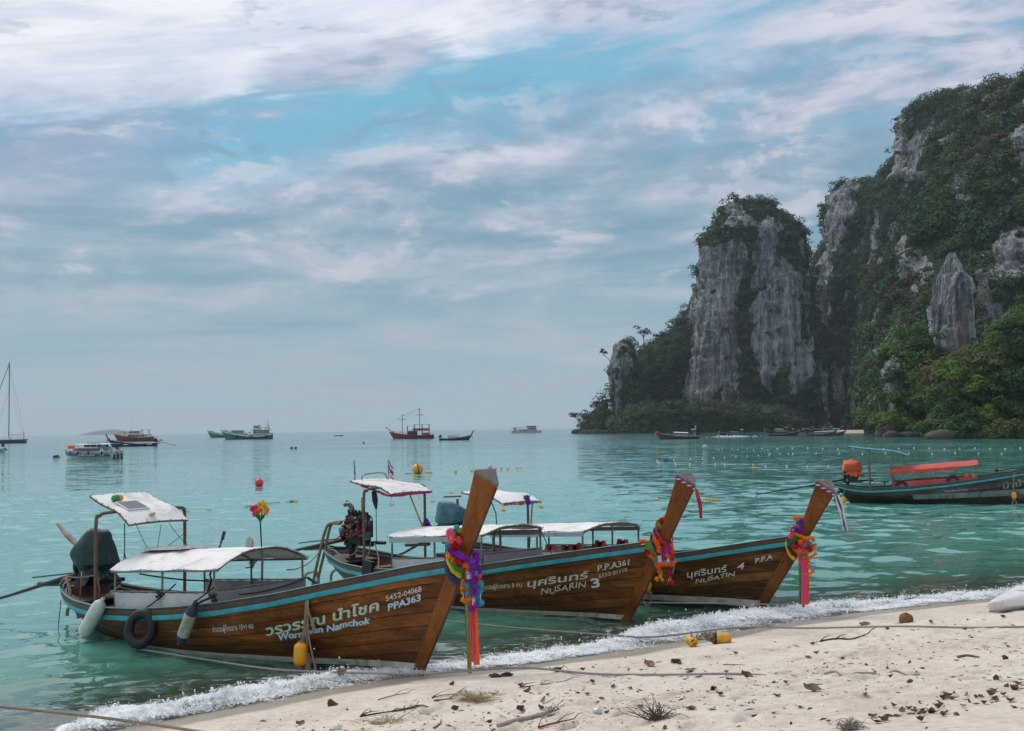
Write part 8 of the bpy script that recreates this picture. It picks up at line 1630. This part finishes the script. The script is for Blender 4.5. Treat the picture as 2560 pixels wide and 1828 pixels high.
for px_, py_, lab in ((1238, 1694, 'clump of dark debris just below the rope under the ribbons'), (1268, 1690, 'black crumpled debris right of the debris clump'), (1690, 1661, 'dark dried seaweed lump left of the float bundle leaves'), (1161, 1562, 'pale stone at the surf edge')):
    if py_ < 1600: px_, py_ = 2161, 1561
    p = S(px_, py_); g = MB(); g.ball((0, 0, .02), .05, 12, 8, .35, (1.5, .8, .55)); o = g.build('seaweed_clump', TWD if 'stone' not in lab else mat('grey_stone', (.2, .18, .16), .9), None, smooth=False); o.location = tuple(p); tag(o, lab, 'debris')

# fallen leaves: curled blades with a midrib fold; five kinds, many copies
LCOL = [(.125, .060, .033), (.075, .040, .027), (.19, .10, .052), (.13, .038, .030), (.12, .080, .056)]
LMAT = [mat('dry_leaf_%s' % w_, c, .7, .35, 25, bump=.4, bscale=60) for w_, c in zip(('brown', 'dark', 'tan', 'maroon', 'grey'), LCOL)]
def leaf(shape, m, curl, L=.13):
    g = MB(); P = []
    for u in np.linspace(0, 1, 8):
        w_ = {0: .32*math.sin(PI*u)**.8, 1: .42*math.sin(PI*u**.7)**.9, 2: .16*math.sin(PI*u)**.7, 3: .40*math.sin(PI*u**1.3)**.7}[shape]*L+.001; row = []
        for v in np.linspace(-1, 1, 5): row.append((L*(u-.5), w_*v, .006+L*curl*((u-.5)**2*1.6+abs(v)**1.5*.30*math.sin(PI*u))+.006*math.sin(u*9+v*4)))
        P.append(row)
    g.slab(P, .0015); g.tube([(L*.48, 0, .01+L*curl*.4), (L*.72, .01, .02)], .0016, 4); return g.build('dry_leaf', m, None, angle=60)
protos = [leaf(k % 4, LMAT[k % 5], [.5, .9, .3, 1.3][(k*3) % 4]) for k in range(20)]
used = set(); LOOSE = []
def put_leaf(px, py, L=.13, k=None, label=None, grp='dry leaves scattered on the sand'):
    k = random.randrange(20) if k is None else k; o = protos[k] if k not in used else protos[k].copy()
    if k in used: COL.objects.link(o)
    used.add(k); p = S(px, py, .004); s_ = L/.13; o.location = tuple(p); o.scale = (s_, s_, s_); o.rotation_euler = (random.uniform(-.35, .35), random.uniform(-.3, .3), random.uniform(0, 6.28))
    if random.random() < .25: o.rotation_euler[0] += 1.0
    tag(o, label or '', 'leaf', grp)
    if not label: LOOSE.append((o, ['curled brown leaf', 'small dark leaf', 'light tan leaf', 'maroon leaf', 'greyish leaf'][k % 5], px, py))
    return o
LF = lambda x, y: (900+x*.3956, 1500+y*.3956)
LG = lambda x, y: (1700+x*.378, 1450+y*.378)
put_leaf(*LG(875, 735), .19, 4, 'large grey brown leaf standing on the sand, centre of the foreground'); put_leaf(*LG(440, 650), .15, 3, 'round maroon leaf resting on the half buried rope'); put_leaf(*LG(262, 785), .12, 0, 'upright brown leaf left of the large grey brown leaf'); put_leaf(*LG(75, 875), .11, 8, 'dark maroon leaf near the dry bush'); put_leaf(*LG(823, 682), .12, 6, 'dark brown leaf above the large grey brown leaf'); put_leaf(*LG(325, 660), .14, 0, 'brown curled leaf left of the round maroon leaf')
gl2 = LMAT.append(mat('green_yellow_leaf', (.16, .17, .025), .6)) or leaf(1, LMAT[-1], .5); gl2.location = tuple(S(*LG(65, 606), .004)); tag(gl2, 'greenish yellow leaf on the sand left of the round maroon leaf', 'leaf')
put_leaf(*LF(1248, 455), .19, 3, 'long maroon leaf behind the mooring rope'); put_leaf(*LF(1830, 430), .20, 12, 'large tan leaf right of the long maroon leaf'); put_leaf(*LF(1065, 590), .11, 3, 'maroon leaf in the middle of the left foreground'); put_leaf(*LF(1022, 690), .10, 13, 'rounded red brown leaf below the maroon one')
pu = S(825, 1764); o = leaf(1, mat('olive_leaf', (.14, .10, .03), .7), 1.2, .14); o.location = tuple(pu); o.rotation_euler = (1.0, .2, .6); tag(o, 'curled olive leaf standing at the surf edge, lower left', 'leaf'); put_leaf(750, 1810, .14, 0, 'orange brown bark leaf at the lower left edge of the sand')
for x, y in ((20, 515), (180, 512), (10, 560), (310, 605), (200, 725), (365, 495), (610, 468), (720, 460), (880, 440), (905, 495), (970, 490), (850, 535), (1078, 532), (1280, 467), (1230, 565), (1380, 590), (1290, 615), (1525, 540), (1365, 330), (1660, 288), (1900, 262), (1890, 335), (2140, 258), (2110, 350), (2165, 440), (1930, 378), (2200, 305), (2160, 320), (2255, 680), (1525, 690), (2010, 655), (2110, 670), (1395, 648), (700, 690), (640, 770), (410, 840), (500, 875), (795, 855), (1225, 775), (1410, 843), (1590, 812), (1760, 795), (1720, 830), (1015, 805), (725, 945), (985, 950), (1555, 870), (1990, 775), (2060, 800), (2260, 735), (2210, 845), (2265, 870), (2140, 520), (1720, 420), (1410, 390)): put_leaf(*LG(x, y), random.uniform(.05, .095))
for x, y in ((2045, 366), (2200, 362), (1780, 450), (1470, 432), (1410, 450), (1700, 455), (2180, 455), (1890, 398), (2110, 440), (1440, 530), (1470, 540), (1610, 545), (1710, 565), (1380, 600), (1440, 620), (1190, 615), (845, 612), (1140, 695), (1690, 725), (1770, 670), (820, 768), (590, 550), (530, 665), (600, 690), (1020, 555), (1560, 720), (2100, 705), (2240, 565), (1930, 820), (1270, 820)): put_leaf(*LF(x, y), random.uniform(.05, .095))
for _ in range(46):
    x = random.uniform(1230, 2270); y = 950-.22*(x-1230)+random.gauss(0, 32)+random.uniform(-20, 60)*(x > 1700); put_leaf(*LG(x, min(y, 990)), random.uniform(.045, .10), grp='drift of dry leaves at the lower right')
# every loose leaf is named by the landmark it lies closest to
MARKS = [('the dry bush', 1640, 1790), ('the coconut', 2265, 1545), ('the yellow float bundle', 1770, 1608), ('the dark forked branch', 2110, 1600), ('the driftwood stick', 2420, 1647), ('the grey fibre clump', 2125, 1822), ('the large grey brown leaf', 2031, 1728), ('the pale dry grass tuft', 1185, 1750), ('the frayed rope end', 1375, 1790), ('the kayak', 2520, 1520), ('the buried rope pieces', 2260, 1686), ('the ribbons of the nearest prow', 1180, 1690), ('the right frame edge', 2545, 1740), ('the dark branched twig', 960, 1786), ('the black debris', 1268, 1690)]
_grp = {}
for o, kind, px, py in LOOSE:
    mk = min(MARKS, key=lambda q: math.hypot(q[1]-px, (q[2]-py)*1.6)); side = 'left of' if px < mk[1]-25 else 'right of' if px > mk[1]+25 else 'in front of' if py > mk[2] else 'behind'
    _grp.setdefault((kind, mk[0], side), []).append((math.hypot(mk[1]-px, (mk[2]-py)*1.6), o))
for (kind, mk, side), q in _grp.items():
    q.sort(key=lambda v: v[0])
    for i, (_, o) in enumerate(q): o['label'] = (kind+' on the sand '+side+' '+mk) if len(q) == 1 else (ORD[i] if i else 'closest')+(' closest ' if i else ' ')+kind+' on the sand '+side+' '+mk
# crumbs of bark and grit too small to pick out
def litter():
    rr = np.random.default_rng(5); V = []; Fq = []
    for k in range(2600):
        px = rr.uniform(560, 2640); top_ = np.interp(px, [560, 940, 1400, 1900, 2450, 2640], [1800, 1735, 1665, 1590, 1520, 1505]); py = top_+abs(rr.normal(0, 1))*90+rr.uniform(0, 120)
        if py > 1850: continue
        d = ray(px, py); t_ = 0; lo, hi = 6., 40.
        for _ in range(18):
            m_ = (lo+hi)/2; q = CAMP+d*m_
            if q[2] > .112*max(0, float(ut(q[0], q[1])[1])): lo = m_
            else: hi = m_
        q = CAMP+d*lo; L = min(rr.exponential(.014)+.006, .06); a = rr.uniform(0, 6.28); w_ = L*rr.uniform(.12, .4); u = np.array([math.cos(a), math.sin(a), rr.normal(0, .15)])*L; v = np.array([-math.sin(a), math.cos(a), rr.normal(0, .3)])*w_; V.append((q, u, v))
    B0 = np.array([x[0] for x in V]); Z0 = beach_z(B0[:, 0], B0[:, 1])+.004; B0[:, 2] = Z0; U_ = np.array([x[1] for x in V]); V_ = np.array([x[2] for x in V]); X = np.stack([B0-U_, B0-V_, B0+U_, B0+V_+[0, 0, .004]], 1).reshape(-1, 3); fast_mesh('leaf_litter', X, np.arange(len(X)).reshape(-1, 4), mat('litter_brown', (.10, .055, .032), .9, .5, 3), 'stuff', smooth=False)
litter()
